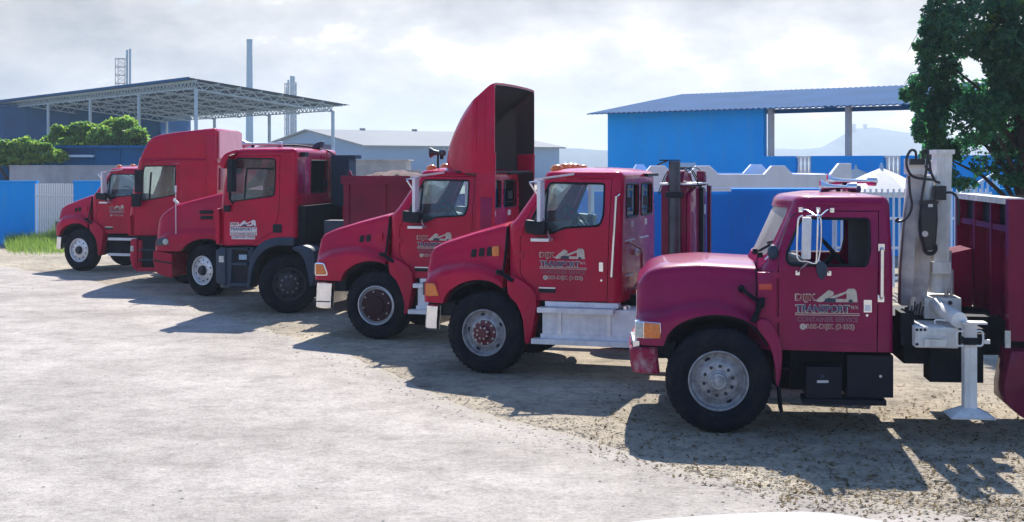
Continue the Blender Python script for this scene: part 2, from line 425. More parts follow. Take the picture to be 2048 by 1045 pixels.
M['litter'] = leaf_mat('dry_leaf', (0.05, 0.035, 0.02), (0.25, 0.18, 0.09), 0.1, 0.95, 0.08)

def dusty_glass(name, dust, f):
    m = glass_mat(name, (0.88, 0.95, 0.96)); nt = m.node_tree
    o = [n for n in nt.nodes if n.type == 'OUTPUT_MATERIAL'][0]; src = o.inputs['Surface'].links[0].from_socket
    d0 = nt.nodes.new('ShaderNodeBsdfDiffuse'); d0.inputs['Color'].default_value = dust + (1,); d1 = nt.nodes.new('ShaderNodeBsdfTranslucent'); d1.inputs['Color'].default_value = dust + (1,)
    d = nt.nodes.new('ShaderNodeMixShader'); d.inputs[0].default_value = 0.45; nt.links.new(d0.outputs[0], d.inputs[1]); nt.links.new(d1.outputs[0], d.inputs[2])
    t = nt.nodes.new('ShaderNodeTexCoord'); n = nt.nodes.new('ShaderNodeTexNoise'); n.inputs['Scale'].default_value = 4; n.inputs['Detail'].default_value = 6
    nt.links.new(t.outputs['Object'], n.inputs['Vector'])
    r = nt.nodes.new('ShaderNodeMapRange'); r.inputs['From Min'].default_value = 0.3; r.inputs['From Max'].default_value = 0.7; r.inputs['To Min'].default_value = f*0.8; r.inputs['To Max'].default_value = min(1, f*1.2)
    nt.links.new(n.outputs['Fac'], r.inputs['Value'])
    x = nt.nodes.new('ShaderNodeMixShader'); nt.links.new(r.outputs[0], x.inputs[0]); nt.links.new(src, x.inputs[1]); nt.links.new(d.outputs[0], x.inputs[2]); nt.links.new(x.outputs[0], o.inputs['Surface'])
    return m
M['dustyglass'] = dusty_glass('dust_filmed_windscreen', (0.80, 0.78, 0.74), 0.65)
M['screenglass'] = dusty_glass('dusty_windscreen', (0.74, 0.80, 0.80), 0.14)
M['sideglass'] = dusty_glass('dusty_side_glass', (0.62, 0.76, 0.80), 0.03)

def streaks(m, amt, dirt, sx=5.0, sz=0.5):
    """rain streaks and grime over a wall colour."""
    nt = m.node_tree; b = nt.nodes['Principled BSDF']; src = b.inputs['Base Color'].links[0].from_socket
    t = nt.nodes.new('ShaderNodeTexCoord'); mp_ = nt.nodes.new('ShaderNodeMapping'); mp_.inputs['Scale'].default_value = (sx, sx, sz)
    n = nt.nodes.new('ShaderNodeTexNoise'); n.inputs['Scale'].default_value = 1.0; n.inputs['Detail'].default_value = 8; n.inputs['Roughness'].default_value = 0.7
    nt.links.new(t.outputs['Object'], mp_.inputs['Vector']); nt.links.new(mp_.outputs[0], n.inputs['Vector'])
    r = nt.nodes.new('ShaderNodeMapRange'); r.inputs['From Min'].default_value = 0.48; r.inputs['From Max'].default_value = 0.75; r.inputs['To Max'].default_value = amt
    nt.links.new(n.outputs['Fac'], r.inputs['Value'])
    x = nt.nodes.new('ShaderNodeMix'); x.data_type = 'RGBA'; x.inputs['B'].default_value = dirt + (1,)
    nt.links.new(r.outputs[0], x.inputs['Factor']); nt.links.new(src, x.inputs['A']); nt.links.new(x.outputs['Result'], b.inputs['Base Color'])
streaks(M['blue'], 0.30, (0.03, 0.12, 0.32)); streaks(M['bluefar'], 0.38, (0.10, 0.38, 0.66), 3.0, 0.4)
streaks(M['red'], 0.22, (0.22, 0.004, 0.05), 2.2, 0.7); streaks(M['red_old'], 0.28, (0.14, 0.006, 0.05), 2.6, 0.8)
streaks(M['red_scraped'], 0.8, (0.42, 0.32, 0.36), 9, 7)
streaks(M['white'], 0.30, (0.42, 0.42, 0.42)); streaks(M['greywall'], 0.5, (0.16, 0.15, 0.15), 1.5, 0.3); streaks(M['crane'], 0.45, (0.20, 0.17, 0.14), 9, 1.2)
streaks(M['red_body'], 0.35, (0.07, 0.02, 0.03), 6, 0.8); streaks(M['bluedark'], 0.4, (0.02, 0.05, 0.10), 2, 0.2); streaks(M['alubright'], 0.35, (0.38, 0.37, 0.37), 8, 0.7)
streaks(M['rubber'], 0.5, (0.055, 0.048, 0.042), 5, 5); streaks(M['rim'], 0.5, (0.13, 0.10, 0.08), 9, 9); streaks(M['chassis'], 0.4, (0.05, 0.045, 0.04), 5, 3)
# ================================================================== ground
def ground_mats():
    def base(name):
        m = bpy.data.materials.new(name); m.use_nodes = True
        nt = m.node_tree; return m, nt, nt.nodes['Principled BSDF']
    def tex(nt, kind, scale, detail=6, rough=0.6, **kw):
        t = nt.nodes.new('ShaderNodeTexCoord'); n = nt.nodes.new(kind); n.inputs['Scale'].default_value = scale
        if 'Detail' in n.inputs: n.inputs['Detail'].default_value = detail
        if 'Roughness' in n.inputs: n.inputs['Roughness'].default_value = rough
        nt.links.new(t.outputs['Object'], n.inputs['Vector']); return n
    def ramp(nt, src, stops):
        r = nt.nodes.new('ShaderNodeValToRGB'); el = r.color_ramp.elements
        el[0].position, el[0].color = stops[0][0], tuple(stops[0][1]) + (1,)
        el[1].position, el[1].color = stops[-1][0], tuple(stops[-1][1]) + (1,)
        for p, c in stops[1:-1]:
            q = el.new(p); q.color = tuple(c) + (1,)
        nt.links.new(src, r.inputs['Fac']); return r.outputs['Color']
    def mixc(nt, a, b, fac, mode='MIX'):
        x = nt.nodes.new('ShaderNodeMix'); x.data_type = 'RGBA'; x.blend_type = mode
        for key, val in (('A', a), ('B', b)):
            if isinstance(val, tuple): x.inputs[key].default_value = val + (1,)
            else: nt.links.new(val, x.inputs[key])
        if isinstance(fac, float): x.inputs['Factor'].default_value = fac
        else: nt.links.new(fac, x.inputs['Factor'])
        return x.outputs['Result']
    def bump(nt, b, srcs):
        prev = None
        for s_, st, d in srcs:
            k = nt.nodes.new('ShaderNodeBump'); k.inputs['Strength'].default_value = st; k.inputs['Distance'].default_value = d
            nt.links.new(s_, k.inputs['Height'])
            if prev: nt.links.new(prev, k.inputs['Normal'])
            prev = k.outputs[0]
        nt.links.new(prev, b.inputs['Normal'])
    # pale worn asphalt
    m, nt, b = base('worn_asphalt')
    big = tex(nt, 'ShaderNodeTexNoise', 0.35, 8, 0.65); mid = tex(nt, 'ShaderNodeTexNoise', 2.2, 7, 0.7); fine = tex(nt, 'ShaderNodeTexNoise', 27, 6, 0.85)
    spk = tex(nt, 'ShaderNodeTexVoronoi', 38)
    c0 = ramp(nt, big.outputs['Fac'], [(0.30, (0.265, 0.237, 0.21)), (0.5, (0.385, 0.348, 0.31)), (0.72, (0.495, 0.45, 0.405))])
    c1 = ramp(nt, mid.outputs['Fac'], [(0.3, (0.72, 0.71, 0.70)), (0.5, (1.0, 1.0, 1.0)), (0.72, (1.18, 1.17, 1.16))])
    c2 = ramp(nt, fine.outputs['Fac'], [(0.30, (0.52, 0.51, 0.50)), (0.47, (1, 1, 1)), (0.66, (1.30, 1.29, 1.27))])
    c3 = ramp(nt, spk.outputs['Distance'], [(0.0, (1.22, 1.2, 1.17)), (0.25, (1, 1, 1)), (0.8, (0.86, 0.86, 0.87))])
    c = mixc(nt, mixc(nt, mixc(nt, c0, c1, 1.0, 'MULTIPLY'), c2, 0.85, 'MULTIPLY'), c3, 0.6, 'MULTIPLY')
    md2 = tex(nt, 'ShaderNodeTexNoise', 11, 6, 0.8)
    c4 = ramp(nt, md2.outputs['Fac'], [(0.32, (0.66, 0.65, 0.63)), (0.48, (1, 1, 1)), (0.66, (1.2, 1.2, 1.19))]); c = mixc(nt, c, c4, 0.8, 'MULTIPLY')
    stn = tex(nt, 'ShaderNodeTexNoise', 0.9, 9, 0.75)
    c5 = ramp(nt, stn.outputs['Fac'], [(0.30, (0.62, 0.61, 0.62)), (0.42, (1, 1, 1)), (1.0, (1, 1, 1))]); c = mixc(nt, c, c5, 0.75, 'MULTIPLY')
    oil = nt.nodes.new('ShaderNodeTexVoronoi'); oil.feature = 'SMOOTH_F1'; oil.inputs['Scale'].default_value = 0.55
    ot = nt.nodes.new('ShaderNodeTexCoord'); ov_ = nt.nodes.new('ShaderNodeVectorMath'); ov_.operation = 'ADD'; nt.links.new(ot.outputs['Object'], ov_.inputs[0]); nt.links.new(mid.outputs['Color'], ov_.inputs[1]); nt.links.new(ov_.outputs[0], oil.inputs['Vector'])
    c6 = ramp(nt, oil.outputs['Distance'], [(0.0, (0.62, 0.61, 0.61)), (0.14, (0.80, 0.79, 0.79)), (0.30, (1, 1, 1)), (1.0, (1, 1, 1))]); c = mixc(nt, c, c6, 0.55, 'MULTIPLY')
    # dust and grit blown over the rim of the paving
    va = nt.nodes.new('ShaderNodeAttribute'); va.attribute_name = 'rim'
    ea = nt.nodes.new('ShaderNodeMath'); ea.operation = 'MULTIPLY_ADD'; ea.inputs[1].default_value = 1.5; nt.links.new(stn.outputs['Fac'], ea.inputs[0]); ea.inputs[2].default_value = -1.15
    eb = nt.nodes.new('ShaderNodeMath'); eb.operation = 'ADD'; nt.links.new(ea.outputs[0], eb.inputs[0]); nt.links.new(va.outputs['Fac'], eb.inputs[1])
    ec = nt.nodes.new('ShaderNodeMath'); ec.operation = 'MULTIPLY_ADD'; ec.inputs[1].default_value = 0.7; ec.inputs[2].default_value = 0.0; ec.use_clamp = True; nt.links.new(md2.outputs['Fac'], ec.inputs[0])
    ed = nt.nodes.new('ShaderNodeMapRange'); ed.inputs['From Min'].default_value = 0.25; ed.inputs['From Max'].default_value = 0.75; nt.links.new(eb.outputs[0], ed.inputs['Value'])
    c = mixc(nt, c, (0.36, 0.315, 0.255), ed.outputs[0])
    ck = nt.nodes.new('ShaderNodeTexVoronoi'); ck.feature = 'DISTANCE_TO_EDGE'; ck.inputs['Scale'].default_value = 0.33
    wt = nt.nodes.new('ShaderNodeTexCoord'); wm = nt.nodes.new('ShaderNodeVectorMath'); wm.operation = 'ADD'
    wsc = nt.nodes.new('ShaderNodeVectorMath'); wsc.operation = 'SCALE'; wsc.inputs['Scale'].default_value = 1.1
    nt.links.new(mid.outputs['Color'], wsc.inputs[0]); nt.links.new(wt.outputs['Object'], wm.inputs[0]); nt.links.new(wsc.outputs[0], wm.inputs[1]); nt.links.new(wm.outputs[0], ck.inputs['Vector'])
    ckr = ramp(nt, ck.outputs['Distance'], [(0.0, (0.62, 0.60, 0.58)), (0.006, (1, 1, 1)), (1.0, (1, 1, 1))])
    c = mixc(nt, c, ckr, 0.35, 'MULTIPLY')
    nt.links.new(c, b.inputs['Base Color']); b.inputs['Roughness'].default_value = 0.85; b.inputs['Specular IOR Level'].default_value = 0.25
    bump(nt, b, [(fine.outputs['Fac'], 0.5, 0.012), (spk.outputs['Distance'], 0.35, 0.012), (mid.outputs['Fac'], 0.3, 0.03)])
    M['asphalt'] = m
    # dusty gravel
    m, nt, b = base('dusty_gravel')
    big = tex(nt, 'ShaderNodeTexNoise', 0.5, 7); mid = tex(nt, 'ShaderNodeTexNoise', 3.5, 8, 0.7); st = tex(nt, 'ShaderNodeTexVoronoi', 26); st2 = tex(nt, 'ShaderNodeTexVoronoi', 60)
    c0 = ramp(nt, big.outputs['Fac'], [(0.32, (0.235, 0.21, 0.175)), (0.55, (0.345, 0.305, 0.245)), (0.7, (0.44, 0.395, 0.32))])
    c1 = ramp(nt, mid.outputs['Fac'], [(0.3, (0.55, 0.54, 0.54)), (0.5, (1, 1, 1)), (0.7, (1.25, 1.22, 1.18))])
    sc_ = nt.nodes.new('ShaderNodeSeparateColor'); nt.links.new(st.outputs['Color'], sc_.inputs[0])
    c2 = ramp(nt, sc_.outputs[0], [(0.0, (0.45, 0.42, 0.40)), (0.35, (0.9, 0.9, 0.9)), (0.8, (1.05, 1.03, 1.0)), (1.0, (1.5, 1.45, 1.35))])
    c = mixc(nt, mixc(nt, c0, c1, 1.0, 'MULTIPLY'), c2, 0.75, 'MULTIPLY')
    nt.links.new(c, b.inputs['Base Color']); b.inputs['Roughness'].default_value = 0.95; b.inputs['Specular IOR Level'].default_value = 0.15
    bump(nt, b, [(st.outputs['Distance'], 0.6, 0.03), (st2.outputs['Distance'], 0.4, 0.012), (mid.outputs['Fac'], 0.5, 0.06)])
    M['gravel'] = m
ground_mats()

g = MB()
xs = [-3500, -600, -120, -60, -30, -15, 0, 15, 30, 60, 120, 600, 3500]; ys = [-60, -10, 0, 10, 20, 30, 40, 60, 100, 200, 600, 1500, 5200]
g.grid([[(x, y, 0) for x in xs] for y in ys])
structure(g.build('ground', M['gravel'], smooth=0))
EDGE = [(-900, 526), (-300, 528), (0, 533), (120, 550), (230, 572), (330, 598), (420, 628), (560, 668), (700, 712), (800, 758), (900, 800), (1000, 836), (1130, 872), (1250, 905), (1400, 946), (1530, 978), (1700, 1006), (1900, 1030), (2100, 1050), (2500, 1110)]
eg = []
EP = [gnd(*p) for p in EDGE]
for a, b in zip(EP, EP[1:]):
    n = max(2, int((b - a).length / 0.12))
    for k in range(n):
        p = a.lerp(b, k / n); w = 0.22 * noise.noise(p * 0.9) + 0.13 * noise.noise(p * 3.1) + 0.06 * noise.noise(p * 9.0)
        eg.append((p.x, p.y + w, 0.004))
eg.append(tuple(EP[-1].xy) + (0.004,))
rp = MB()
rows = [eg]
rows.append([(x, y - 1.6, 0.004) for x, y, z in eg])
rows.append([(x, min(y, 6.0) if y < 6 else 6.0, 0.004) for x, y, z in eg]); rows.append([(x, -40.0, 0.004) for x, y, z in eg])
rp.grid(rows)
ay = structure(rp.build('asphalt_yard', M['asphalt'], smooth=0))
rim_at = ay.data.attributes.new('rim', 'FLOAT', 'POINT'); eset = {(round(x, 4), round(y, 4)) for x, y, z in eg}
for i_, v_ in enumerate(ay.data.vertices): rim_at.data[i_].value = 1.0 if (round(v_.co.x, 4), round(v_.co.y, 4)) in eset else 0.0

# pale kerb slab at the viewer's feet
kb = MB()
base_k = [gnd(x, y) for x, y in ((1220, 1052), (1330, 1041), (1420, 1034), (1520, 1029), (1600, 1027), (1660, 1030), (1710, 1037), (1760, 1046))]
front = [(p.x, p.y, 0.004) for p in base_k]; top = [(p.x, p.y - 0.02, 0.018) for p in base_k]; top2 = [(p.x, p.y - 0.06, 0.026) for p in base_k]
kb.grid([front, top, top2, [(p.x, 8.9, 0.026) for p in base_k], [(p.x, 8.9, 0.004) for p in base_k]])
k = kb.build('kerb_slab', M['paleconc']); tag(k, 'pale painted slab edge in the bottom foreground on the asphalt', 'kerb')

# loose stones and dry leaves (nobody could count them)
def scatter(name, kind_fn, spots, m, label, catg):
    verts, faces = [], []
    for p in spots: kind_fn(p, verts, faces)
    me = bpy.data.meshes.new(name); me.from_pydata(verts, [], faces); me.update()
    o = link(name, me, m); tag(o, label, catg, kind='stuff'); return o
rng = random.Random(3)
def edge_y(px): return lerp_pts(EDGE, px)
def leaf_at(p, V, Fc):
    a = rng.uniform(0, 2*pi); l = rng.uniform(0.012, 0.034); w = l * rng.uniform(0.3, 0.5); t = rng.uniform(-0.4, 0.4)
    d = Vector((cos(a), sin(a), t)) * l; s_ = Vector((-sin(a), cos(a), rng.uniform(-0.4, 0.4))) * w; c = p + Vector((0, 0, 0.012))
    b = len(V); V += [tuple(c - d), tuple(c - d*0.2 + s_), tuple(c + d + Vector((0,0,0.006))), tuple(c - d*0.2 - s_)]; Fc.append((b, b+1, b+2, b+3))
def stone_at(p, V, Fc):
    r = rng.choice((0.006, 0.007, 0.009, 0.012, 0.02)) * rng.uniform(0.8, 1.3); b = len(V)
    pts = [(1,0,0.1),(0.2,0.9,0),(-0.8,0.5,0.1),(-0.7,-0.6,0),(0.3,-0.9,0.1)]; a = rng.uniform(0, 6.28)
    for x, y, z in pts: V.append((p.x + r*(x*cos(a)-y*sin(a)), p.y + r*(x*sin(a)+y*cos(a)), 0.003))
    V.append((p.x + r*0.2, p.y, r*0.45 + 0.004))
    for i in range(5): Fc.append((b+i, b+(i+1) % 5, b+5))
spots = []
while len(spots) < 4200:
    px = rng.uniform(1180, 2300); e_ = edge_y(px); py = rng.uniform(min(770, e_ - 60), e_ + 26)
    if rng.random() < 0.35: px = rng.uniform(1560, 2100); py = rng.uniform(790, 1030)
    spots.append(gnd(px, py))
scatter('leaf_litter', leaf_at, spots, M['litter'], 'dry fallen leaves scattered over the gravel around the nearest truck', 'leaves')
spots = []
while len(spots) < 6500:
    px = rng.uniform(-50, 2200); e_ = edge_y(px); py = e_ + rng.gauss(-18, 30)
    if py > 520: spots.append(gnd(px, py))
scatter('loose_stones', stone_at, spots, M['gravel'], 'loose small stones along the ragged edge of the asphalt', 'stones')
spots = [gnd(rng.uniform(-50, 2100), rng.uniform(640, 1045)) for _ in range(260)]
spots = [p for p in spots if (p.z == 0)]
scatter('asphalt_chips', stone_at, spots, M['asphalt'], 'tiny loose chips lying on the pale asphalt yard', 'stones')

# ================================================================== left side: wall, picket gate, grass
Yw = 44.0
def slab(name, x0, x1, y_top, Y, thick, m, label, catg, z0=0.0, parts=True, group=None):
    a, b = at(x0, y_top, Y), at(x1, y_top, Y)
    o = thing(name, label, catg, ((a.x + b.x)/2, Y, 0), 0, group)
    hw = (b.x - a.x)/2
    MB().box(-hw, hw, 0, thick, z0, a.z - 0.06, 0.01).build('wall_body', m, o)
    MB().box(-hw - 0.02, hw + 0.02, -0.03, thick + 0.03, a.z - 0.058, a.z, 0.015).build('coping', m, o)
    return o
slab('boundary_wall', -190, 72, 362, Yw, 0.2, M['bluefar'], 'bright blue painted wall at the far left beside the picket gate', 'wall')
slab('boundary_wall', 147, 330, 362, Yw, 0.2, M['bluefar'], 'short bright blue wall between picket gate and farthest truck', 'wall')
slab('concrete_wall', 19, 430, 331, 53.0, 0.3, M['greywall'], 'weathered grey concrete wall rising behind the picket gate', 'wall')
gt = thing('picket_gate', 'white metal picket gate in the blue wall at left', 'gate', (at(109, 367, Yw).x, Yw, 0))
gw = (at(147, 0, Yw).x - at(69, 0, Yw).x) / 2; gh = at(0, 367, Yw).z
for z in (0.28, gh - 0.42): MB().box(-gw, gw, -0.02, 0.02, z, z + 0.05).build('rail', M['whitemetal'], gt)
pk = MB().prism([(-0.025, 0.12), (0.025, 0.12), (0.025, gh - 0.04), (0, gh), (-0.025, gh - 0.04)], -0.045, -0.022).build('picket', M['whitemetal'], gt, 0)
NP = 17
for i in range(NP):
    x = -gw + 0.04 + (2*gw - 0.08) * i / (NP - 1)
    (pk if i == 0 else inst(pk)).location = (x, 0, 0)
# grass at the foot of the wall
V, Fc = [], []
for _ in range(7000):
    px = rng.gauss(78, 45); Y = 43.6 - abs(rng.gauss(0, 1.6))
    if px < 14 or px > 200: continue
    b = gnd(px, HY + F*H/Y); hgt = rng.uniform(0.12, 0.55) * (1.0 - 0.5 * (43.6 - Y) / 4); a = rng.uniform(0, 6.28); w = 0.012
    n = len(V); lx, ly = rng.gauss(0, 0.12), rng.gauss(0, 0.12)
    V += [(b.x - w*cos(a), b.y - w*sin(a), 0), (b.x + w*cos(a), b.y + w*sin(a), 0), (b.x + lx, b.y + ly, hgt)]; Fc.append((n, n+1, n+2))
for _ in range(900):   # taller seeding stalks in front of the gate
    px = rng.gauss(112, 22); Y = 43.7 - abs(rng.gauss(0, 0.5)); b = gnd(px, HY + F*H/Y); hgt = rng.uniform(0.4, 1.5) * max(0.3, (px - 60)/90)
    n = len(V); lx = rng.gauss(0, 0.12); w = 0.010
    V += [(b.x - w, b.y, 0), (b.x + w, b.y, 0), (b.x + lx, b.y, min(hgt, 1.5))]; Fc.append((n, n+1, n+2))
me = bpy.data.meshes.new('g'); me.from_pydata(V, [], Fc); me.update()
tag(link('grass_tuft', me, M['grass']), 'rough yellow green grass growing along the blue wall and gate', 'grass', kind='stuff')
def leaf_cloud(centres, n, size, rng, gap=-0.22):
    """leaf sized faces spread through ellipsoids (c, rx, ry, rz), denser towards the skin."""
    V, Fc = [], []
    tot = sum(c[1]*c[3] for c in centres)
    for (c, rx, ry, rz) in centres:
        for _ in range(int(n * rx * rz / tot)):
            d = Vector((rng.gauss(0,1), rng.gauss(0,1), rng.gauss(0,1))).normalized()
            r = rng.uniform(0.35, 1.0) ** 0.45
            wob = 1 + 0.28 * noise.noise(Vector((d.x*2 + c.x, d.y*2 + c.y, d.z*2 + c.z)) * 1.7)
            p = c + Vector((d.x*rx, d.y*ry, d.z*rz)) * r * wob
            if noise.noise(p * (1.1 / max(0.4, size*9))) < gap: continue
            a = Vector((rng.gauss(0,1), rng.gauss(0,1), rng.gauss(-0.5,0.8))).normalized(); b = a.cross(Vector((rng.gauss(0,1), rng.gauss(0,1), rng.gauss(0,1)))).normalized()
            l = size * rng.uniform(0.6, 1.35); w = l * rng.uniform(0.26, 0.42); k = len(V)
            nn = a.cross(b) * (w*0.5)
            V += [tuple(p - a*l*0.5), tuple(p + b*w + nn), tuple(p + a*l*0.6), tuple(p - b*w + nn)]
            Fc += [(k, k+1, k+2), (k, k+2, k+3)]
    me = bpy.data.meshes.new('leaves'); me.from_pydata(V, [], Fc); me.update(); return me
def plant(name, label, catg, centres_px, Y, n, size, m, group=None, stem=True, seed=1, depth=0.8, vis=1.0):
    r_ = random.Random(seed)
    cs = []
    for px, py, rpx, rpy in centres_px:
        c = at(px, py, Y + r_.uniform(-0.4, 0.4)); cs.append((c, rpx/F*Y, max(rpx, rpy)/F*Y*depth, rpy/F*Y))
    o0 = Vector((cs[0][0].x, Y, 0))
    o = thing(name, label, catg, o0, 0, group)
    cs = [(c - o0, a, b, d) for c, a, b, d in cs]
    link('foliage', leaf_cloud(cs, n, size, r_), m, o)
    if stem:
        t = MB()
        for c, a, b, d in cs[:4]:
            t.tube([(0, 0, 0), (c.x*0.3, c.y*0.3, c.z*0.5), tuple(c)], [0.12, 0.08, 0.03], 7)
        t.build('stem', M['bark'], o)
    return o
plant('creeper_bush', 'tall leafy bush right of centre under the canopy, domed with a sunlit crown', 'bush', [(228, 268, 30, 30), (252, 258, 26, 24), (205, 280, 30, 26), (272, 280, 24, 26), (238, 296, 50, 26), (290, 300, 20, 22), (215, 258, 14, 14)], 60, 11000, 0.20, M['vine'], 'bushes under the truss canopy', seed=2)
plant('creeper_bush', 'middle leafy bush under the canopy, sprawling between two canopy posts', 'bush', [(118, 272, 18, 20), (138, 268, 18, 14), (165, 262, 26, 18), (186, 268, 22, 20), (105, 292, 26, 20), (150, 294, 46, 22), (112, 258, 8, 9)], 61, 8000, 0.20, M['vine'], 'bushes under the truss canopy', seed=3)
plant('creeper_bush', 'leafy bush at the left picture edge above the blue wall', 'bush', [(40, 298, 24, 18), (66, 302, 20, 20), (8, 304, 22, 22), (-20, 300, 26, 26), (90, 304, 18, 18), (52, 284, 10, 9), (30, 316, 60, 13), (112, 312, 24, 12)], 56.3, 9000, 0.20, M['vine'], 'bushes under the truss canopy', seed=4)
plant('creeper_bush', 'small leafy bush beside the high roofed cab under the canopy', 'bush', [(302, 300, 26, 20), (288, 320, 30, 22)], 60.5, 2600, 0.20, M['vine'], 'bushes under the truss canopy', seed=5)

# ================================================================== truss canopy
A = at(392, 166, 80.0); fd = Vector((-0.611, 0.791, 0)); pd = Vector((0.791, 0.611, 0))
LEN, DEP = 43.0, 9.3; zf = at(392, 161, 80.0).z; zb = zf - 1.12
cano = thing('truss_canopy', 'open steel canopy with lattice trusses under a low sloping roof at left', 'canopy', (A.x, A.y, 0), atan2(pd.y, pd.x))
# local axes: x = pd (depth), y = fd (length)
def cz(x): return zf + (zb - zf) * x / DEP
r_ = MB(); ov = 0.75
n_c = 180
def roofrow(x): return [(x, -ov + (LEN + ov) * i / n_c, cz(x) + 0.03 * (i % 2)) for i in range(n_c + 1)]
def roofrow2(x): return [(x, y, z - 0.04) for x, y, z in roofrow(x)]
r_.grid([roofrow(-ov), roofrow(DEP + ov), roofrow2(DEP + ov), roofrow2(-ov)], close_u=True)
r_.build('roof_sheet', M['darkroof'], cano, 0)
MB().box(-ov - 0.03, -ov - 0.005, -ov, LEN, cz(-ov) - 0.10, cz(-ov) + 0.05).build('fascia', M['bluedark'], cano)
def truss(p0, p1, dep, pitch, w=0.07):
    p0, p1 = Vector(p0), Vector(p1); L = (p1 - p0).length; n = max(2, int(L / pitch)); t = MB()
    dn = Vector((0, 0, -dep))
    t.bar(p0, p1, w); t.bar(p0 + dn, p1 + dn, w)
    for i in range(n):
        a = p0.lerp(p1, i/n); m = p0.lerp(p1, (i+0.5)/n) + dn; b = p0.lerp(p1, (i+1)/n)
        t.bar(a - Vector((0,0,0.02)), m, w*0.7); t.bar(m, b - Vector((0,0,0.02)), w*0.7)
    return t
truss((0, 0, cz(0) - 0.10), (0, LEN, cz(0) - 0.10), 0.36, 0.52).build('truss', M['steel'], cano, 0)
truss((DEP, 0, cz(DEP) - 0.10), (DEP, LEN, cz(DEP) - 0.10), 0.36, 0.52).build('truss', M['steel'], cano, 0)
tr0 = truss((0.04, 0, cz(0) - 0.12), (DEP - 0.04, 0, cz(DEP) - 0.12), 0.42, 0.85).build('truss', M['steel'], cano, 0)
for i in range(1, 11): inst(tr0, loc=(0, i*4.3, 0))
pu = MB().box(-0.03, 0.03, -ov, LEN, -0.10, 0.0).build('purlin', M['steel'], cano, 0)
for i in range(8):
    x = -0.3 + (DEP + 0.6) * i / 7
    (pu if i == 0 else inst(pu)).location = (x, 0, cz(x) - 0.045)
c0 = MB().lathe([(0, 0), (0.11, 0), (0.11, cz(0) - 0.5), (0, cz(0) - 0.5)], n=12, axis='z').build('column', M['steel'], cano)
c1 = MB().lathe([(0, 0), (0.11, 0), (0.11, cz(DEP) - 0.5), (0, cz(DEP) - 0.5)], n=12, axis='z').build('column', M['steel'], cano)
for i in range(6):
    (c0 if i == 0 else inst(c0)).location = (0, i*8.6, 0); (c1 if i == 0 else inst(c1)).location = (DEP, i*8.6, 0)
# dark sheds behind and under the canopy
def building(name, label, x0, x1, y_top, Y, depth, m, catg='building', ribs=0, roof=None, group=None):
    a, b = at(x0, y_top, Y), at(x1, y_top, Y); w = b.x - a.x
    o = thing(name, label, catg, (a.x, Y, 0), 0, group)
    MB().box(0, w, 0, depth, 0, a.z).build('wall', m, o)
    if ribs:
        rb = MB().box(-0.05, 0.05, -0.06, -0.003, 0, a.z - 0.05).build('rib', m, o)
        for i in range(ribs): (rb if i == 0 else inst(rb)).location = (0.3 + (w - 0.6) * i / (ribs - 1), 0, 0)
    MB().box(-0.25, w + 0.25, -0.3, depth + 0.25, a.z + 0.003, a.z + 0.12).build('roof', roof or m, o)
    return o
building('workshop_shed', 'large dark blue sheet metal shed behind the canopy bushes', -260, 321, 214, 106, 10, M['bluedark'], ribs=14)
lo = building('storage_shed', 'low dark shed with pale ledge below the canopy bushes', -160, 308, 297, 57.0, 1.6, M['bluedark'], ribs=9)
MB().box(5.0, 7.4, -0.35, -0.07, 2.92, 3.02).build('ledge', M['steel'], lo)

# ================================================================== far left: chimney, lattice towers, warehouse
Yc = 420.0
a = at(493.5, 80, Yc); wch = 12.0/F*Yc/2
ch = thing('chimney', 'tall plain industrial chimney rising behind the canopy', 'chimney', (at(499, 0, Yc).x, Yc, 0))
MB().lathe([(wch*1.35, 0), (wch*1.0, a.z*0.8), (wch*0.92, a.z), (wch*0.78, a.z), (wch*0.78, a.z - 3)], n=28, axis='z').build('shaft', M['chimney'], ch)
MB().lathe([(wch*0.93, a.z - 1.1), (wch*1.0, a.z - 1.0), (wch*1.0, a.z + 0.15), (wch*0.80, a.z + 0.15)], n=28, axis='z').build('rim_band', M['chimney'], ch)
def lattice_tower(px, w_px, y_top, stacks, Y, label):
    o = thing('refinery_tower', label, 'tower', (at(px, 0, Y).x, Y, 0), 0)
    hw = w_px/F*Y/2; zt = at(0, y_top, Y).z; n = int(zt / (hw*1.8)) + 1
    fr = MB(); pw = 0.055*hw + 0.14
    for sx in (-1, 1):
        for sy in (-1, 1): fr.bar((sx*hw, sy*hw, 0), (sx*hw, sy*hw, zt), pw)
    for i in range(n):
        z0, z1 = zt*i/n, zt*(i+1)/n
        for sy in (-1, 1):
            fr.bar((-hw, sy*hw, z1), (hw, sy*hw, z1), pw); fr.bar((-hw, sy*hw, z0), (hw, sy*hw, z1), pw*0.6); fr.bar((hw, sy*hw, z0), (-hw, sy*hw, z1), pw*0.6)
            fr.bar((sy*hw, -hw, z1), (sy*hw, hw, z1), pw)
    fr.build('frame', M['tower'], o, 0)
    for dx, r, yt in stacks:
        zz = at(0, yt, Y).z; x = dx/F*Y; rr = r/F*Y
        MB().lathe([(rr, 0), (rr, zz), (rr*0.7, zz), (rr*0.7, zz - 2)], c=(x, hw*0.4, 0), n=14, axis='z').build('stack_pipe', M['chimney'], o)
    return o
lattice_tower(243, 19, 118, [(10, 2.2, 100), (16, 2.2, 98)], 380, 'lattice refinery tower with twin flue pipes left of the chimney')
lattice_tower(581, 20, 168, [(-5, 2.0, 160), (1, 2.6, 152), (6, 2.2, 153), (-9, 1.6, 175), (10, 1.8, 165)], 430, 'bundle of pale refinery stacks right of the chimney')

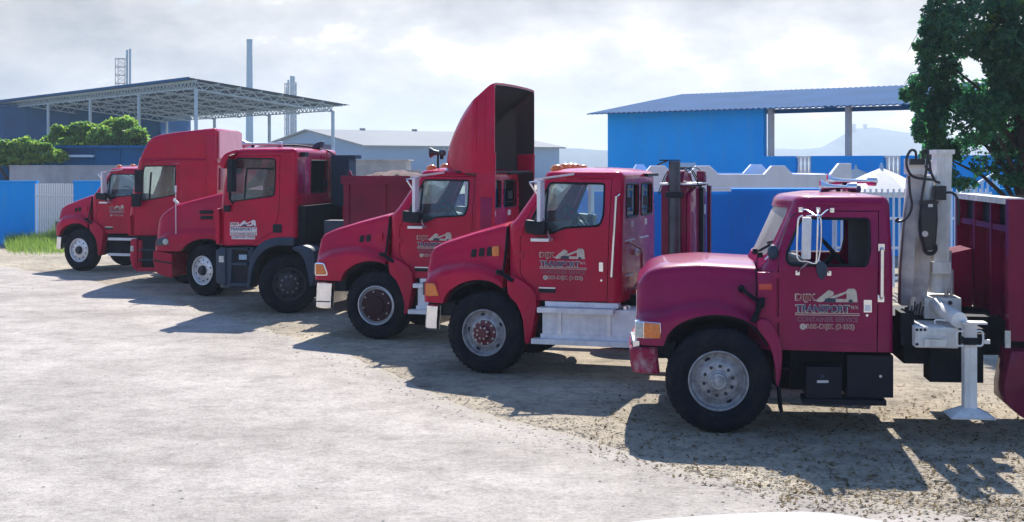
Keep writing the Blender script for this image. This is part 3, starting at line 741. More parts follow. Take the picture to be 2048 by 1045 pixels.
Yh = 165.0
def P3(px, py, Y): return at(px, py, Y)
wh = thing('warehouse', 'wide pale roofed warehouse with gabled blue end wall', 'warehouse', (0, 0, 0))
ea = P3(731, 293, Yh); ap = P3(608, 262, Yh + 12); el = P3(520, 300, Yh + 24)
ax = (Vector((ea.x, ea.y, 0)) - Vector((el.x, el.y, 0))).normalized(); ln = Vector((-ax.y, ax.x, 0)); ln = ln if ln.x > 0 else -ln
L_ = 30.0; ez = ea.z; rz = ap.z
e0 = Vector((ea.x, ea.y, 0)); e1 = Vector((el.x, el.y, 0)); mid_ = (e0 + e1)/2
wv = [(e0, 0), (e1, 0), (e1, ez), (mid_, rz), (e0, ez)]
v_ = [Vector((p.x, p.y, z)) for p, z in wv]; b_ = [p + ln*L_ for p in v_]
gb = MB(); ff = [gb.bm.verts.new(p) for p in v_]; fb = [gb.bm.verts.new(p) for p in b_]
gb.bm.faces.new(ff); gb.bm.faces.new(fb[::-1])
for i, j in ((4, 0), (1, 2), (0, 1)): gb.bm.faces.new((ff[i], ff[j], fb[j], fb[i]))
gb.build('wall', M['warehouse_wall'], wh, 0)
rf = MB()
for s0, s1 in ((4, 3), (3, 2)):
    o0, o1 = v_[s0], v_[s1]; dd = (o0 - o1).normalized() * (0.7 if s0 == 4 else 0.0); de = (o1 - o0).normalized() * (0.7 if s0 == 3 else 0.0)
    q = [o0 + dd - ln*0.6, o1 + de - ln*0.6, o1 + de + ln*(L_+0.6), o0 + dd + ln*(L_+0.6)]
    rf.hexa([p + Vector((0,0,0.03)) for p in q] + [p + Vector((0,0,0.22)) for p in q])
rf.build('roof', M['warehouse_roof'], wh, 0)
for i in range(3):
    p = mid_ + ln * (8 + i*8.2); MB().box(p.x - 0.35, p.x + 0.35, p.y - 0.35, p.y + 0.35, rz, rz + 0.45).build('roof_vent', M['warehouse_roof'], wh, 0)
building('outbuilding', 'low pale grey outbuilding below the warehouse wall', 640, 812, 322, 120, 6, M['greywall'])
slab('yard_wall', 560, 842, 340, 62, 0.2, M['greywall'], 'pale concrete yard wall behind the red steel bin', 'wall')

# ================================================================== right side: blue open building
E0 = Vector((3.15, 45.0, 0)); bd = Vector((0.759, -0.651, 0)); bn = Vector((0.651, 0.759, 0))     # along the front, towards the back
bh = thing('open_sided_building', 'bright blue open sided building with corrugated metal roof behind the low house', 'building', tuple(E0), atan2(bd.y, bd.x))
# local x along front, y back
def along(px): 
    k_ = (px - CX)/F
    return (k_*E0.y - E0.x) / (bd.x - k_*bd.y)
def zat(px, py): 
    t = along(px); return H - (py - HY)/F * (E0.y + bd.y*t)
xw = along(1527); ze = zat(1300, 224); xe = 18.0
MB().box(0.05, xw, 0, 0.2, 0, ze - 0.02).build('wall', M['bluefar'], bh)
zl = zat(1600, 312.5)
wl_ = MB()
bal = [(along(1591), along(1622)), (along(1767), along(1801))]
zb0, zb1 = 2.15, zat(1606, 316)
cuts = [xw + 0.003] + [c for b in bal for c in b] + [xe]
for i in range(0, len(cuts), 2): wl_.box(cuts[i], cuts[i+1], 0, 0.2, 0, zl)
for b in bal: wl_.box(b[0] + 0.002, b[1] - 0.002, 0, 0.2, 0, zb0)
wl_.build('parapet_wall', M['bluefar'], bh, 0)
bt = None
for b in bal:
    for i in range(4):
        x = b[0] + (b[1]-b[0]) * (i + 0.5)/4
        if bt is None:
            hh = zb1 - zb0; bt = MB().lathe([(0.03, 0), (0.045, 0.02), (0.03, 0.06), (0.055, hh*0.35), (0.03, hh*0.75), (0.045, hh*0.9), (0.045, hh)], n=10, axis='z').build('baluster', M['whitemetal'], bh); bt.location = (x, 0.1, zb0)
        else: inst(bt, loc=(x, 0.1, zb0))
    MB().box(b[0], b[1], 0.02, 0.18, zb1, zb1 + 0.05).build('baluster_rail', M['whitemetal'], bh)
po = MB().box(-0.075, 0.075, 0.02, 0.17, zl, ze - 0.02).build('post', M['zinc'], bh)
po.location = (along(1539), 0, 0.003); inst(po, loc=(along(1694), 0, 0.003)); inst(po, loc=(along(1880), 0, 0.003))
MB().box(-0.1, xe, 0.24, 0.40, ze - 0.16, ze - 0.03).build('eave_beam', M['bluedark'], bh)
DEPB = 5.6; rise = 0.86
rr_ = MB(); n_r = 372
def rrow(y, dz=0.0): return [(-0.45 + (xe + 0.6) * i / n_r, y, ze - 0.03 + rise * (y + 0.5) / DEPB + 0.025 * (1 if (i//2) % 2 else 0) + dz) for i in range(n_r + 1)]
rr_.grid([rrow(-0.5), rrow(DEPB - 0.5), rrow(DEPB - 0.5, -0.03), rrow(-0.5, -0.03)], close_u=True)
rr_.build('corrugated_roof', M['bluezinc'], bh, 0)
MB().box(0.05, 0.25, 0.25, DEPB - 0.8, 0, ze - 0.06).build('side_wall', M['bluefar'], bh)
rft = MB().bar((0, 0.42, ze - 0.03), (0, DEPB - 0.7, ze + rise - 0.17), 0.08, 0.12).build('rafter', M['bluedark'], bh, 0)
for i in range(8): (rft if i == 0 else inst(rft)).location = (0.6 + i*2.4, 0, 0)

# ================================================================== low blue house with white stepped parapet
Yb = 27.0
def X_(px, Y=Yb): return (px - CX)/F*Y
def Z_(py, Y=Yb): return H - (py - HY)/F*Y
hs = thing('flat_roofed_house', 'low deep blue house with white toothed roof parapet behind the nearest trucks', 'house', (0, 0, 0))
MB().box(X_(1180), X_(1664), Yb, Yb + 6.5, 0, Z_(378)).build('wall', M['blue'], hs)
def merlons(Y, spans, x0, x1, ytop, yband, ybot):
    """front outline of a toothed parapet, in (x, z)."""
    pts = [(X_(x0, Y), Z_(ybot, Y))]
    pts.append((X_(x0, Y), Z_(yband, Y)))
    for a0, a1, b1, b0 in spans:
        pts += [(X_(a0, Y), Z_(yband, Y)), (X_(a1, Y), Z_(ytop, Y)), (X_(b1, Y), Z_(ytop, Y)), (X_(b0, Y), Z_(yband, Y))]
    pts += [(X_(x1, Y), Z_(yband, Y)), (X_(x1, Y), Z_(ybot, Y))]
    return pts
near = merlons(Yb - 0.25, [(1288, 1302, 1330, 1346), (1378, 1392, 1420, 1438), (1529, 1544, 1570, 1586)], 1176, 1660, 332, 349, 376)
near = near[:-2] + [(X_(1662, Yb-.25), Z_(349, Yb-.25)), (X_(1679, Yb-.25), Z_(327, Yb-.25)), (X_(1703, Yb-.25), Z_(327, Yb-.25)), (X_(1703, Yb-.25), Z_(376, Yb-.25))]
MB().prism(near, Yb - 0.25, Yb - 0.05, 0.008).build('front_parapet', M['white'], hs, 20)
MB().box(X_(1176), X_(1459), Yb - 0.22, Yb - 0.06, Z_(383), Z_(376.3)).build('drip_band', M['white'], hs)
Yr = Yb + 7
far_ = merlons(Yr, [(1262, 1273, 1287, 1300), (1487, 1503, 1523, 1540)], 1200, 1650, 329, 347, 376)
MB().prism(far_, Yr, Yr + 0.2).build('rear_parapet', M['white'], hs, 20)
MB().hexa([(X_(1662, Yb-.25), Yb - 0.05, Z_(378)), (X_(1703, Yb-.25), Yb - 0.05, Z_(378)), (X_(1703, Yb-.25), Yr, Z_(378)), (X_(1690, Yb-.25), Yr, Z_(378)),
           (X_(1662, Yb-.25), Yb - 0.05, Z_(350)), (X_(1703, Yb-.25), Yb - 0.05, Z_(350)), (X_(1703, Yb-.25), Yr, Z_(350)), (X_(1690, Yb-.25), Yr, Z_(350))]).build('side_parapet', M['white'], hs)
MB().box(X_(1357, 30), X_(1392, 30), 30, 30.5, Z_(380, 30), Z_(326, 30), 0.02).build('roof_box', M['cream_wall'], hs)

# ================================================================== white bar fence with parasols behind it
Yf = 27.6
fx0, fx1 = X_(1668, Yf), X_(2140, Yf); fz = Z_(378, Yf)
fn = thing('bar_fence', 'white metal bar fence right of the low blue house', 'fence', (fx0, Yf, 0))
for z in (0.25, Z_(499, Yf), Z_(440, Yf), fz - 0.12): MB().box(0, fx1 - fx0, -0.015, 0.015, z, z + 0.05).build('rail', M['whitemetal'], fn)
br = MB().box(-0.02, 0.02, -0.05, -0.018, 0.1, fz).build('bar', M['whitemetal'], fn)
nb = int((fx1 - fx0)/0.118)
for i in range(nb): (br if i == 0 else inst(br)).location = (0.03 + i*0.118, 0, 0)
pt = MB().box(-0.06, 0.06, -0.06, 0.06, 0, fz + 0.1, 0.01).build('fence_post', M['whitemetal'], fn)
for i in range(3): (pt if i == 0 else inst(pt)).location = (0.0 + i*2.3, 0.12, 0)
def parasol(px, py, Y, R, drop, label):
    p = at(px, py, Y); o = thing('parasol', label, 'parasol', (p.x, Y, 0), 0.2, 'parasols behind the white fence')
    c = MB(); rows = []
    for f_ in (0.03, 0.35, 0.7, 1.0):
        rows.append([(R*f_*cos(2*pi*k/8)*(0.97 if k % 1 else 1), R*f_*sin(2*pi*k/8), p.z - drop*f_**1.15) for k in range(8)])
    rows.append([(x, y, z - 0.12) for x, y, z in rows[-1]])
    c.grid(rows, close_v=True, cap0=True); c.build('canopy_cloth', M['parasol'], o, 12)
    MB().lathe([(0.03, 0), (0.03, p.z - 0.02), (0.05, p.z + 0.02), (0.02, p.z + 0.1), (0, p.z + 0.12)], n=10, axis='z').build('pole', M['steel'], o)
    MB().lathe([(0, 0), (0.3, 0), (0.3, 0.06), (0.06, 0.1), (0, 0.1)], n=16, axis='z').build('foot', M['greywall'], o)
    rb = MB()
    for k in range(8): rb.bar((0, 0, p.z - 0.06), (R*0.97*cos(2*pi*k/8), R*0.97*sin(2*pi*k/8), p.z - drop - 0.03), 0.02)
    rb.build('ribs', M['steel'], o, 0)
parasol(1763, 336, 33, 1.25, 0.58, 'large pale cloth parasol, nearest behind the white fence')
parasol(1712, 337, 38, 1.2, 0.55, 'smaller parasol peeping out behind the large pale one')
# stair balustrade and blue wall end at the right
st = thing('stair_rail', 'white stair balustrade rising beside the tree at right', 'railing', (0, 0, 0))
Ys = 25.0
p0, p1 = at(1915, 392, Ys), at(1992, 346, Ys)
MB().bar(p0, p1, 0.07, 0.05).build('handrail', M['whitemetal'], st)
MB().bar(p0 + Vector((0,0,-0.7)), p1 + Vector((0,0,-0.7)), 0.05, 0.05).build('bottom_rail', M['whitemetal'], st)
bl = None
for i in range(7):
    q = p0.lerp(p1, (i + 0.5)/7)
    if bl is None: bl = MB().lathe([(0.02, -0.68), (0.035, -0.5), (0.02, -0.15), (0.03, -0.02)], n=8, axis='z').build('baluster', M['whitemetal'], st); bl.location = q
    else: inst(bl, loc=q)
MB().bar(p1, Vector((p1.x, p1.y, 0)), 0.1).build('newel_post', M['whitemetal'], st); MB().bar(p0, Vector((p0.x, p0.y, 0)), 0.1).build('newel_post', M['whitemetal'], st)
slab('blue_side_wall', 1994, 2400, 378, 24.0, 0.25, M['bluefar'], 'bright blue wall end at the right edge under the tree', 'wall')

# ================================================================== hills
def ridge(name, pts, Y, thick, m, label=None):
    rows = [[], [], [], []]
    px = pts[0][0]
    prof = []
    while px <= pts[-1][0]:
        prof.append((px, lerp_pts(pts, px) + 0.8*noise.noise(Vector((px*0.11, 3.3, Y))))); px += 3
    for x, y in prof:
        p = at(x, y, Y); rows[0].append((p.x, Y - thick*0.5, -2)); rows[1].append((p.x, Y - thick*0.2, p.z*0.6)); rows[2].append(tuple(p)); rows[3].append((p.x, Y + thick*0.6, -2))
    g_ = MB(); g_.grid(rows); return structure(g_.build(name, m, smooth=60))
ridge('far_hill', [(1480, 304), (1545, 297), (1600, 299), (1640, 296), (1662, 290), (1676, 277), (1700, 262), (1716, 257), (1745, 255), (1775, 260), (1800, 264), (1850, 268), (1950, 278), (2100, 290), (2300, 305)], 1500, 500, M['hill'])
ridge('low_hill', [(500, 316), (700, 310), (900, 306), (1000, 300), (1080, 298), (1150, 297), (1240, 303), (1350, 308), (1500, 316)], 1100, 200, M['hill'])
for i, (a0, a1, t, lab) in enumerate(((1697, 1712, 250, 'block shaped building on the crest of the hazy far hill'), (1731, 1734, 250, 'thin mast like structure on the hazy far hill crest'))):
    o = thing('hilltop_building', lab, 'building', (X_(a0, 1495), 1495, 0)); w = X_(a1, 1495) - X_(a0, 1495); zz = Z_(t, 1495)
    MB().box(0, w, 0, 10, zz - 14, zz).build('wall', M['farblock'], o); MB().box(-0.4, w + 0.4, -0.4, 10.4, zz + 0.01, zz + 0.8).build('roof', M['farblock'], o)

# ================================================================== tree
def tree():
    Y = 23.0; r_ = random.Random(11)
    o0 = Vector((at(2035, 0, Y).x, Y, 0))
    o = thing('tree', 'dark leafy tree with drooping branches at the right edge', 'tree', o0)
    px = [(1892, 36, 48, 50), (1874, 112, 38, 60), (1858, 196, 40, 44), (1838, 92, 12, 10), (1814, 188, 16, 16), (1828, 160, 11, 9), (1838, 262, 12, 22), (1850, 62, 14, 12), (1895, 240, 60, 62), (1880, 310, 36, 46), (1960, 60, 90, 76), (1950, 160, 64, 80), (1975, 240, 80, 70), (1950, 310, 54, 46), (2020, 330, 60, 46), (2060, 110, 100, 100), (2070, 240, 100, 90),
          (1900, -60, 80, 66), (2010, -90, 120, 90), (2130, -40, 130, 120), (2150, 120, 120, 110), (2170, 250, 110, 90), (1850, 250, 24, 30), (1925, 350, 30, 34), (2040, 370, 40, 26), (1842, 175, 26, 26)]
    cs = []
    for x, y, a, b in px:
        c = at(x, y, Y + r_.uniform(-0.7, 0.7)) - o0; cs.append((c, a/F*Y, min(1.2, max(a, b)/F*Y*1.1), b/F*Y))
    link('crown', leaf_cloud(cs, 115000, 0.082, r_, -0.07), M['leaf'], o)
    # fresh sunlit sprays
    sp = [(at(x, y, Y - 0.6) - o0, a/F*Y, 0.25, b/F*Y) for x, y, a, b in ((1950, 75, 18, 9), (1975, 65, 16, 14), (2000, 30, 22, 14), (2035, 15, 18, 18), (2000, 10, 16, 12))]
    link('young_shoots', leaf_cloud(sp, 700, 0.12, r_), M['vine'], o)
    t = MB(); t.tube([(0.3, 0.2, 0), (0.28, 0.2, 0.9), (0.2, 0.1, 2.0), (0.1, 0, 3.2), (0.2, 0.1, 5.2)], [0.22, 0.17, 0.15, 0.11, 0.05], 12); t.build('trunk', M['bark'], o)
    for c, a, b, d in [q for q in cs if q[1] > 0.2][:17]:
        l = MB(); z0 = min(max(1.5, c.z*0.62), 3.6); l.tube([(0.18, 0.1, z0), ((c.x)*0.45, c.y*0.4, z0*0.4 + c.z*0.62), tuple(c)], [0.05, 0.03, 0.008], 7); l.build('limb', M['bark'], o)
    # hanging twigs at the left edge
    for x, y in ((1822, 90), (1812, 110), (1808, 170), (1825, 200), (1832, 260), (1800, 190)):
        p = at(x, y, Y) - o0; MB().tube([tuple(p + Vector((0.35, 0.1, 0.25))), tuple(p + Vector((0.12, 0, 0.2))), tuple(p)], [0.008, 0.006, 0.003], 5).build('twig', M['bark'], o)
    return o
tree()
# ================================================================== truck building blocks
def text_on(parent, name, s, u0, u1, z0, z1, v, m, bold=0.02, thick=0.0012):
    """flat lettering facing the near side (viewer looks along +v); fitted into the rectangle."""
    cu = bpy.data.curves.new('t', 'FONT'); cu.body = s; cu.offset = bold; cu.resolution_u = 2; cu.extrude = 0.02
    o = bpy.data.objects.new('t', cu); COL.objects.link(o)
    dg = bpy.context.evaluated_depsgraph_get(); me = bpy.data.meshes.new_from_object(o.evaluated_get(dg)); bpy.data.objects.remove(o); bpy.data.curves.remove(cu)
    xs_ = [p.co.x for p in me.vertices]; ys_ = [p.co.y for p in me.vertices]; a, b, c, d = min(xs_), max(xs_), min(ys_), max(ys_)
    for p in me.vertices:
        zz = z0 + (p.co.y - c)/(d - c)*(z1 - z0)
        vv = v(zz) if callable(v) else v
        p.co = (u0 + (p.co.x - a)/(b - a)*(u1 - u0), vv - (thick if p.co.z > 0 else 0.0), zz)
    return link(name, me, m, parent)
def flat(parent, name, poly, v, m, thick=0.001, holes=()):
    g = v if callable(v) else (lambda z: v)
    return MB().prism(poly, (lambda z: g(z) - thick), g, holes=holes).build(name, m, parent, 0)
def decal(door, u0, z1, w, v, ground='red', white=False):
    """the company lettering: two words, little hook lift truck, rule, service line and telephone line."""
    U = lambda x: u0 + x*w
    Z = lambda y: z1 - y*w
    vv = v if callable(v) else (lambda z: v)
    lv = lambda k: (lambda z: vv(z) - 0.002 - 0.0016*k)
    cm = M['white_decal'] if white else M['cream']
    if white:   # pale backing strips
        for a, b, c, d in ((0.0, 0.33, 0.09, 0.235), (0.0, 1.0, 0.255, 0.40), (0.0, 1.0, 0.44, 0.55), (0.06, 0.93, 0.57, 0.68)):
            flat(door, 'lettering_strip', [(U(a), Z(d)), (U(b), Z(d)), (U(b), Z(c)), (U(a), Z(c))], lv(0), cm)
    else:
        text_on(door, 'lettering_outline', 'DIJK', U(-0.005), U(0.335), Z(0.232), Z(0.088), lv(0), cm, 0.05)
        text_on(door, 'lettering_outline', 'TRANSPORT', U(0.0), U(0.855), Z(0.39), Z(0.258), lv(0), cm, 0.045)
        text_on(door, 'lettering_outline', '868-DIJK (3455)', U(0.165), U(0.925), Z(0.665), Z(0.565), lv(0), cm, 0.06)
    text_on(door, 'lettering', 'DIJK', U(0.015), U(0.315), Z(0.218), Z(0.103), lv(1), M['decalred'], 0.03)
    text_on(door, 'lettering', 'TRANSPORT', U(0.015), U(0.84), Z(0.378), Z(0.27), lv(1), M['navy'], 0.03)
    text_on(door, 'lettering', 'N.V.', U(0.87), U(0.99), Z(0.325), Z(0.27), lv(1), M['navy'] if white else cm, 0.02)
    text_on(door, 'lettering', 'CONTAINER SERVICE', U(0.03), U(0.98), Z(0.535), Z(0.455), lv(1), M['mauve'], 0.02)
    text_on(door, 'lettering', '868-DIJK (3455)', U(0.18), U(0.91), Z(0.655), Z(0.575), lv(1), M['decalred'] if not white else M['mauve'], 0.02)
    ph = [(U(0.12) + 0.05*w*cos(t*pi/8), Z(0.615) + 0.05*w*sin(t*pi/8)) for t in range(16)]
    flat(door, 'telephone_disc', ph, lv(0), cm); text_on(door, 'lettering', 'C', U(0.10), U(0.14), Z(0.64), Z(0.59), lv(1), M['mauve'], 0.02)
    flat(door, 'rule', [(U(0), Z(0.432)), (U(1.0), Z(0.432)), (U(1.0), Z(0.392)), (U(0), Z(0.392))], lv(0), cm)
    if not white: flat(door, 'rule', [(U(0.012), Z(0.42)), (U(0.988), Z(0.42)), (U(0.988), Z(0.403)), (U(0.012), Z(0.403))], lv(1), M['decalred'])
    # emblem, traced in units of the lettering's width
    e = lambda pts: [(U((x - 265)/650), Z((y - 297)/650)) for x, y in pts]
    flat(door, 'truck_emblem', e([(470,425),(500,440),(545,435),(600,392),(655,362),(652,332),(605,313),(515,388)]), lv(2), cm)
    flat(door, 'truck_emblem', e([(600,392),(790,322),(797,340),(690,388),(668,400)]), lv(3), cm)
    flat(door, 'truck_emblem', e([(785,318),(800,299),(862,297),(885,325),(896,437),(785,437)]), lv(2), cm)
    flat(door, 'truck_emblem', e([(668,404),(785,404),(785,437),(668,437)]), lv(2.5), cm)
    flat(door, 'emblem_patch', e([(565,402),(675,398),(675,440),(565,442)]), lv(3.5), M['navy'] if white else M['plastic'])
    for cx, cy in ((826,428),):
        flat(door, 'emblem_wheel', e([(cx + 22*cos(t*pi/8), cy + 20*sin(t*pi/8)) for t in range(16)]), lv(3.5), M['navy'] if white else M['plastic'])

R_T = 0.51
WM = {}
def wheel_meshes():
    pr = [(0.275, 0.035), (0.285, 0.012), (0.30, 0.004), (0.335, -0.006), (0.34, -0.010), (0.352, -0.010), (0.356, -0.005), (0.41, -0.010), (0.455, 0.0), (0.485, 0.018), (0.502, 0.040), (0.51, 0.062)]
    for y in (0.085, 0.14, 0.195): pr += [(0.51, y), (0.497, y + 0.004), (0.497, y + 0.014), (0.51, y + 0.018)]
    pr += [(0.51, 0.228), (0.502, 0.25), (0.485, 0.272), (0.455, 0.29), (0.40, 0.296), (0.30, 0.286), (0.275, 0.25)]
    t = MB(); t.lathe(pr, n=64)
    for k in range(46):
        a = 2*pi*k/46; c, s_ = cos(a), sin(a); ra = Vector((c, 0, s_)); ta = Vector((-s_, 0, c))
        for y0, y1, tw in ((0.012, 0.07, 0.011), (0.22, 0.278, 0.011)):
            q = []
            for rr, yy in ((0.478, y0), (0.478, y1), (0.5125, y1 if y0 < 0.1 else y1 - 0.03), (0.5125, y0 + 0.03 if y0 < 0.1 else y0)):
                q += [ra*rr + Vector((0, yy, 0)) - ta*tw, ra*rr + Vector((0, yy, 0)) + ta*tw]
            t.hexa([q[0], q[2], q[3], q[1], q[6], q[4], q[5], q[7]])
    WM['tyre'] = t.mesh(40)
    d1 = [(0.278, 0.03), (0.292, 0.004), (0.292, -0.006), (0.284, -0.010), (0.276, -0.004), (0.270, 0.03), (0.258, 0.062), (0.245, 0.070), (0.225, 0.062), (0.195, 0.036), (0.178, 0.022), (0.170, 0.018), (0.09, 0.018), (0.0, 0.018)]
    WM['disc'] = MB().lathe(d1, n=56).mesh(30)
    d2 = [(0.278, 0.03), (0.292, 0.002), (0.292, -0.006), (0.284, -0.012), (0.268, -0.008), (0.262, 0.02), (0.25, 0.035), (0.23, 0.030), (0.17, 0.012), (0.16, 0.010), (0.0, 0.010)]
    WM['alu'] = MB().lathe(d2, n=56).mesh(30)
    WM['hub'] = MB().lathe([(0.105, 0.018), (0.102, -0.004), (0.085, -0.010), (0.082, -0.045), (0.074, -0.056), (0.052, -0.058), (0.048, -0.070), (0.030, -0.074), (0, -0.074)], n=32).mesh(30)
    WM['hubplate'] = MB().lathe([(0.155, 0.018), (0.15, 0.002), (0.12, -0.004), (0.09, -0.010), (0.085, -0.05), (0.07, -0.062), (0, -0.065)], n=32).mesh(30)
    WM['coverplate'] = MB().lathe([(0.238, 0.045), (0.236, 0.012), (0.225, 0.004), (0.14, -0.004), (0.13, -0.018), (0.09, -0.022), (0, -0.022)], n=48).mesh(30)
    WM['nut'] = MB().lathe([(0.017, 0.02), (0.017, 0.004), (0.012, 0.002), (0.011, -0.012), (0, -0.014)], n=8).mesh(30)
    WM['hole'] = MB().ball((0, 0, 0), 0.030, 0.006, 0.020, 14, 6).mesh(40)
    WM['hole_round'] = MB().ball((0, 0, 0), 0.019, 0.006, 0.019, 14, 6).mesh(40)
    WM['dual'] = MB().lathe([(0.278, 0.0), (0.292, -0.004), (0.284, -0.012), (0.270, 0.02), (0.26, 0.12), (0.20, 0.14), (0.10, 0.14), (0.09, 0.03), (0.06, 0.02), (0, 0.02)], n=40).mesh(30)
wheel_meshes()
def wheel(root, u, v, style, steer=0.0, far=False, turn=0.0):
    """v = outer tyre face; far wheels face away."""
    h = holder('wheel', root, (u, v, R_T), (pi if far else 0.0) + radians(steer))
    def put(n, key, m, rot=None, loc=None):
        o = bpy.data.objects.new(n, WM[key]); COL.objects.link(o); o.parent = h
        if not o.data.materials: o.data.materials.append(m)
        o.material_slots[0].link = 'OBJECT'; o.material_slots[0].material = m
        if loc: o.location = loc
        if rot: o.rotation_euler = rot
        return o
    put('tyre', 'tyre', M['rubber'])
    if far: put('rim', 'disc', M['rimdark']); return h
    def ring(n, key, m, N, r, y, ph=0.0, tangential=True):
        for k in range(N):
            a = ph + 2*pi*k/N
            put(n, key, m, (0, -a + (pi/2 if tangential else 0), 0), (r*cos(a), y, r*sin(a)))
    if style == 'plain':
        put('rim', 'disc', M['rim']); put('hub', 'hub', M['rim']); ring('lug_nut', 'nut', M['rimdark'], 10, 0.142, 0.004, 0.2)
        ring('hand_hole', 'hole', M['black'], 2, 0.222, 0.056, radians(118))
    elif style == 'redhub':
        put('rim', 'disc', M['rim']); put('hub', 'hubplate', M['hubred']); ring('lug_nut', 'nut', M['nut'], 10, 0.135, -0.004, 0.1); ring('hub_bolt', 'nut', M['nut'], 8, 0.07, -0.055, 0.3)
        ring('hand_hole', 'hole', M['black'], 5, 0.222, 0.056, radians(100))
    elif style == 'cover':
        put('rim', 'disc', M['alu']); put('hub', 'coverplate', M['coverdark']); ring('lug_nut', 'nut', M['nut'], 8, 0.205, 0.0, 0.2)
    elif style == 'alu':
        put('rim', 'alu', M['alu']); put('hub', 'hub', M['rimdark']); ring('lug_nut', 'nut', M['alu'], 10, 0.135, -0.002, 0.1); ring('hand_hole', 'hole_round', M['black'], 10, 0.205, 0.021, 0.3)
    elif style == 'dark':
        put('rim', 'disc', M['rimdark']); put('hub', 'hub', M['rimdark']); ring('lug_nut', 'nut', M['rim'], 10, 0.142, 0.004, 0.1); ring('hand_hole', 'hole', M['black'], 8, 0.222, 0.056, 0.4)
    elif style == 'dual':
        put('rim', 'dual', M['rimdark'])
    return h
def axle(root, u, w, front=False):
    MB().tube([(u, -w + 0.1, R_T), (u, w - 0.1, R_T)], 0.07, 10).build('axle', M['chassis'], root)

# ---------------------------------------------------------------- cab shell
def cab_params(zs, uf, ur, hw, rf=0.14, rr=0.12, bulge=0.08, Rt=0.10, crown=0.035, t=0.045):
    return dict(zs=zs, uf=uf, ur=ur, hw=hw, rf=rf, rr=rr, bulge=bulge, Rt=Rt, crown=crown, t=t)
def cab_mesh(P):
    def ring(z, inset, zz=None):
        uf, ur, w = lerp_pts(P['uf'], z) + inset, lerp_pts(P['ur'], z) - inset, lerp_pts(P['hw'], z) - inset
        rf, rr = max(P['rf'] - inset, 0.02), max(P['rr'] - inset, 0.02)
        zz = z if zz is None else zz; out = []
        def arc(cu, cv, r, a0):
            for k in range(6):
                a = radians(a0 + 90*k/5); out.append((cu + r*cos(a), cv + r*sin(a), zz))
        arc(uf + rf, -(w - rf), rf, 180); arc(ur - rr, -(w - rr), rr, 270); arc(ur - rr, w - rr, rr, 0); arc(uf + rf, w - rf, rf, 90)
        q = w - rf
        for k in range(1, 8):
            v = q - 2*q*k/8; out.append((uf - P['bulge']*(1 - (v/q)**2), v, zz))
        return out
    def surf(d):
        rows = [ring(z, d) for z in P['zs']]
        ze = P['zs'][-1]; R = P['Rt']
        for k in range(1, 6):
            th = pi/2*k/5; rows.append(ring(ze, d + R*(1 - cos(th)), ze + R*sin(th) - d*k/5))
        rows.append(ring(ze, d + R + 0.18, ze + R + P['crown']*0.7 - d)); rows.append(ring(ze, d + R + 0.45, ze + R + P['crown'] - d))
        return rows
    b = MB()
    A_ = b.grid(surf(0.0), close_v=True, cap1=True); nf = len(b.bm.faces); B_ = b.grid(surf(P['t']), close_v=True, cap1=True)
    b.bm.faces.ensure_lookup_table()
    for q in b.bm.faces[nf:]: q.material_index = 1
    n = len(A_[0])
    for j in range(n): b.bm.faces.new((A_[0][j], B_[0][j], B_[0][(j+1) % n], A_[0][(j+1) % n]))
    return b.mesh(0)
def cutter(*adds):
    b = MB()
    for a in adds: a(b)
    return b.mesh(0)
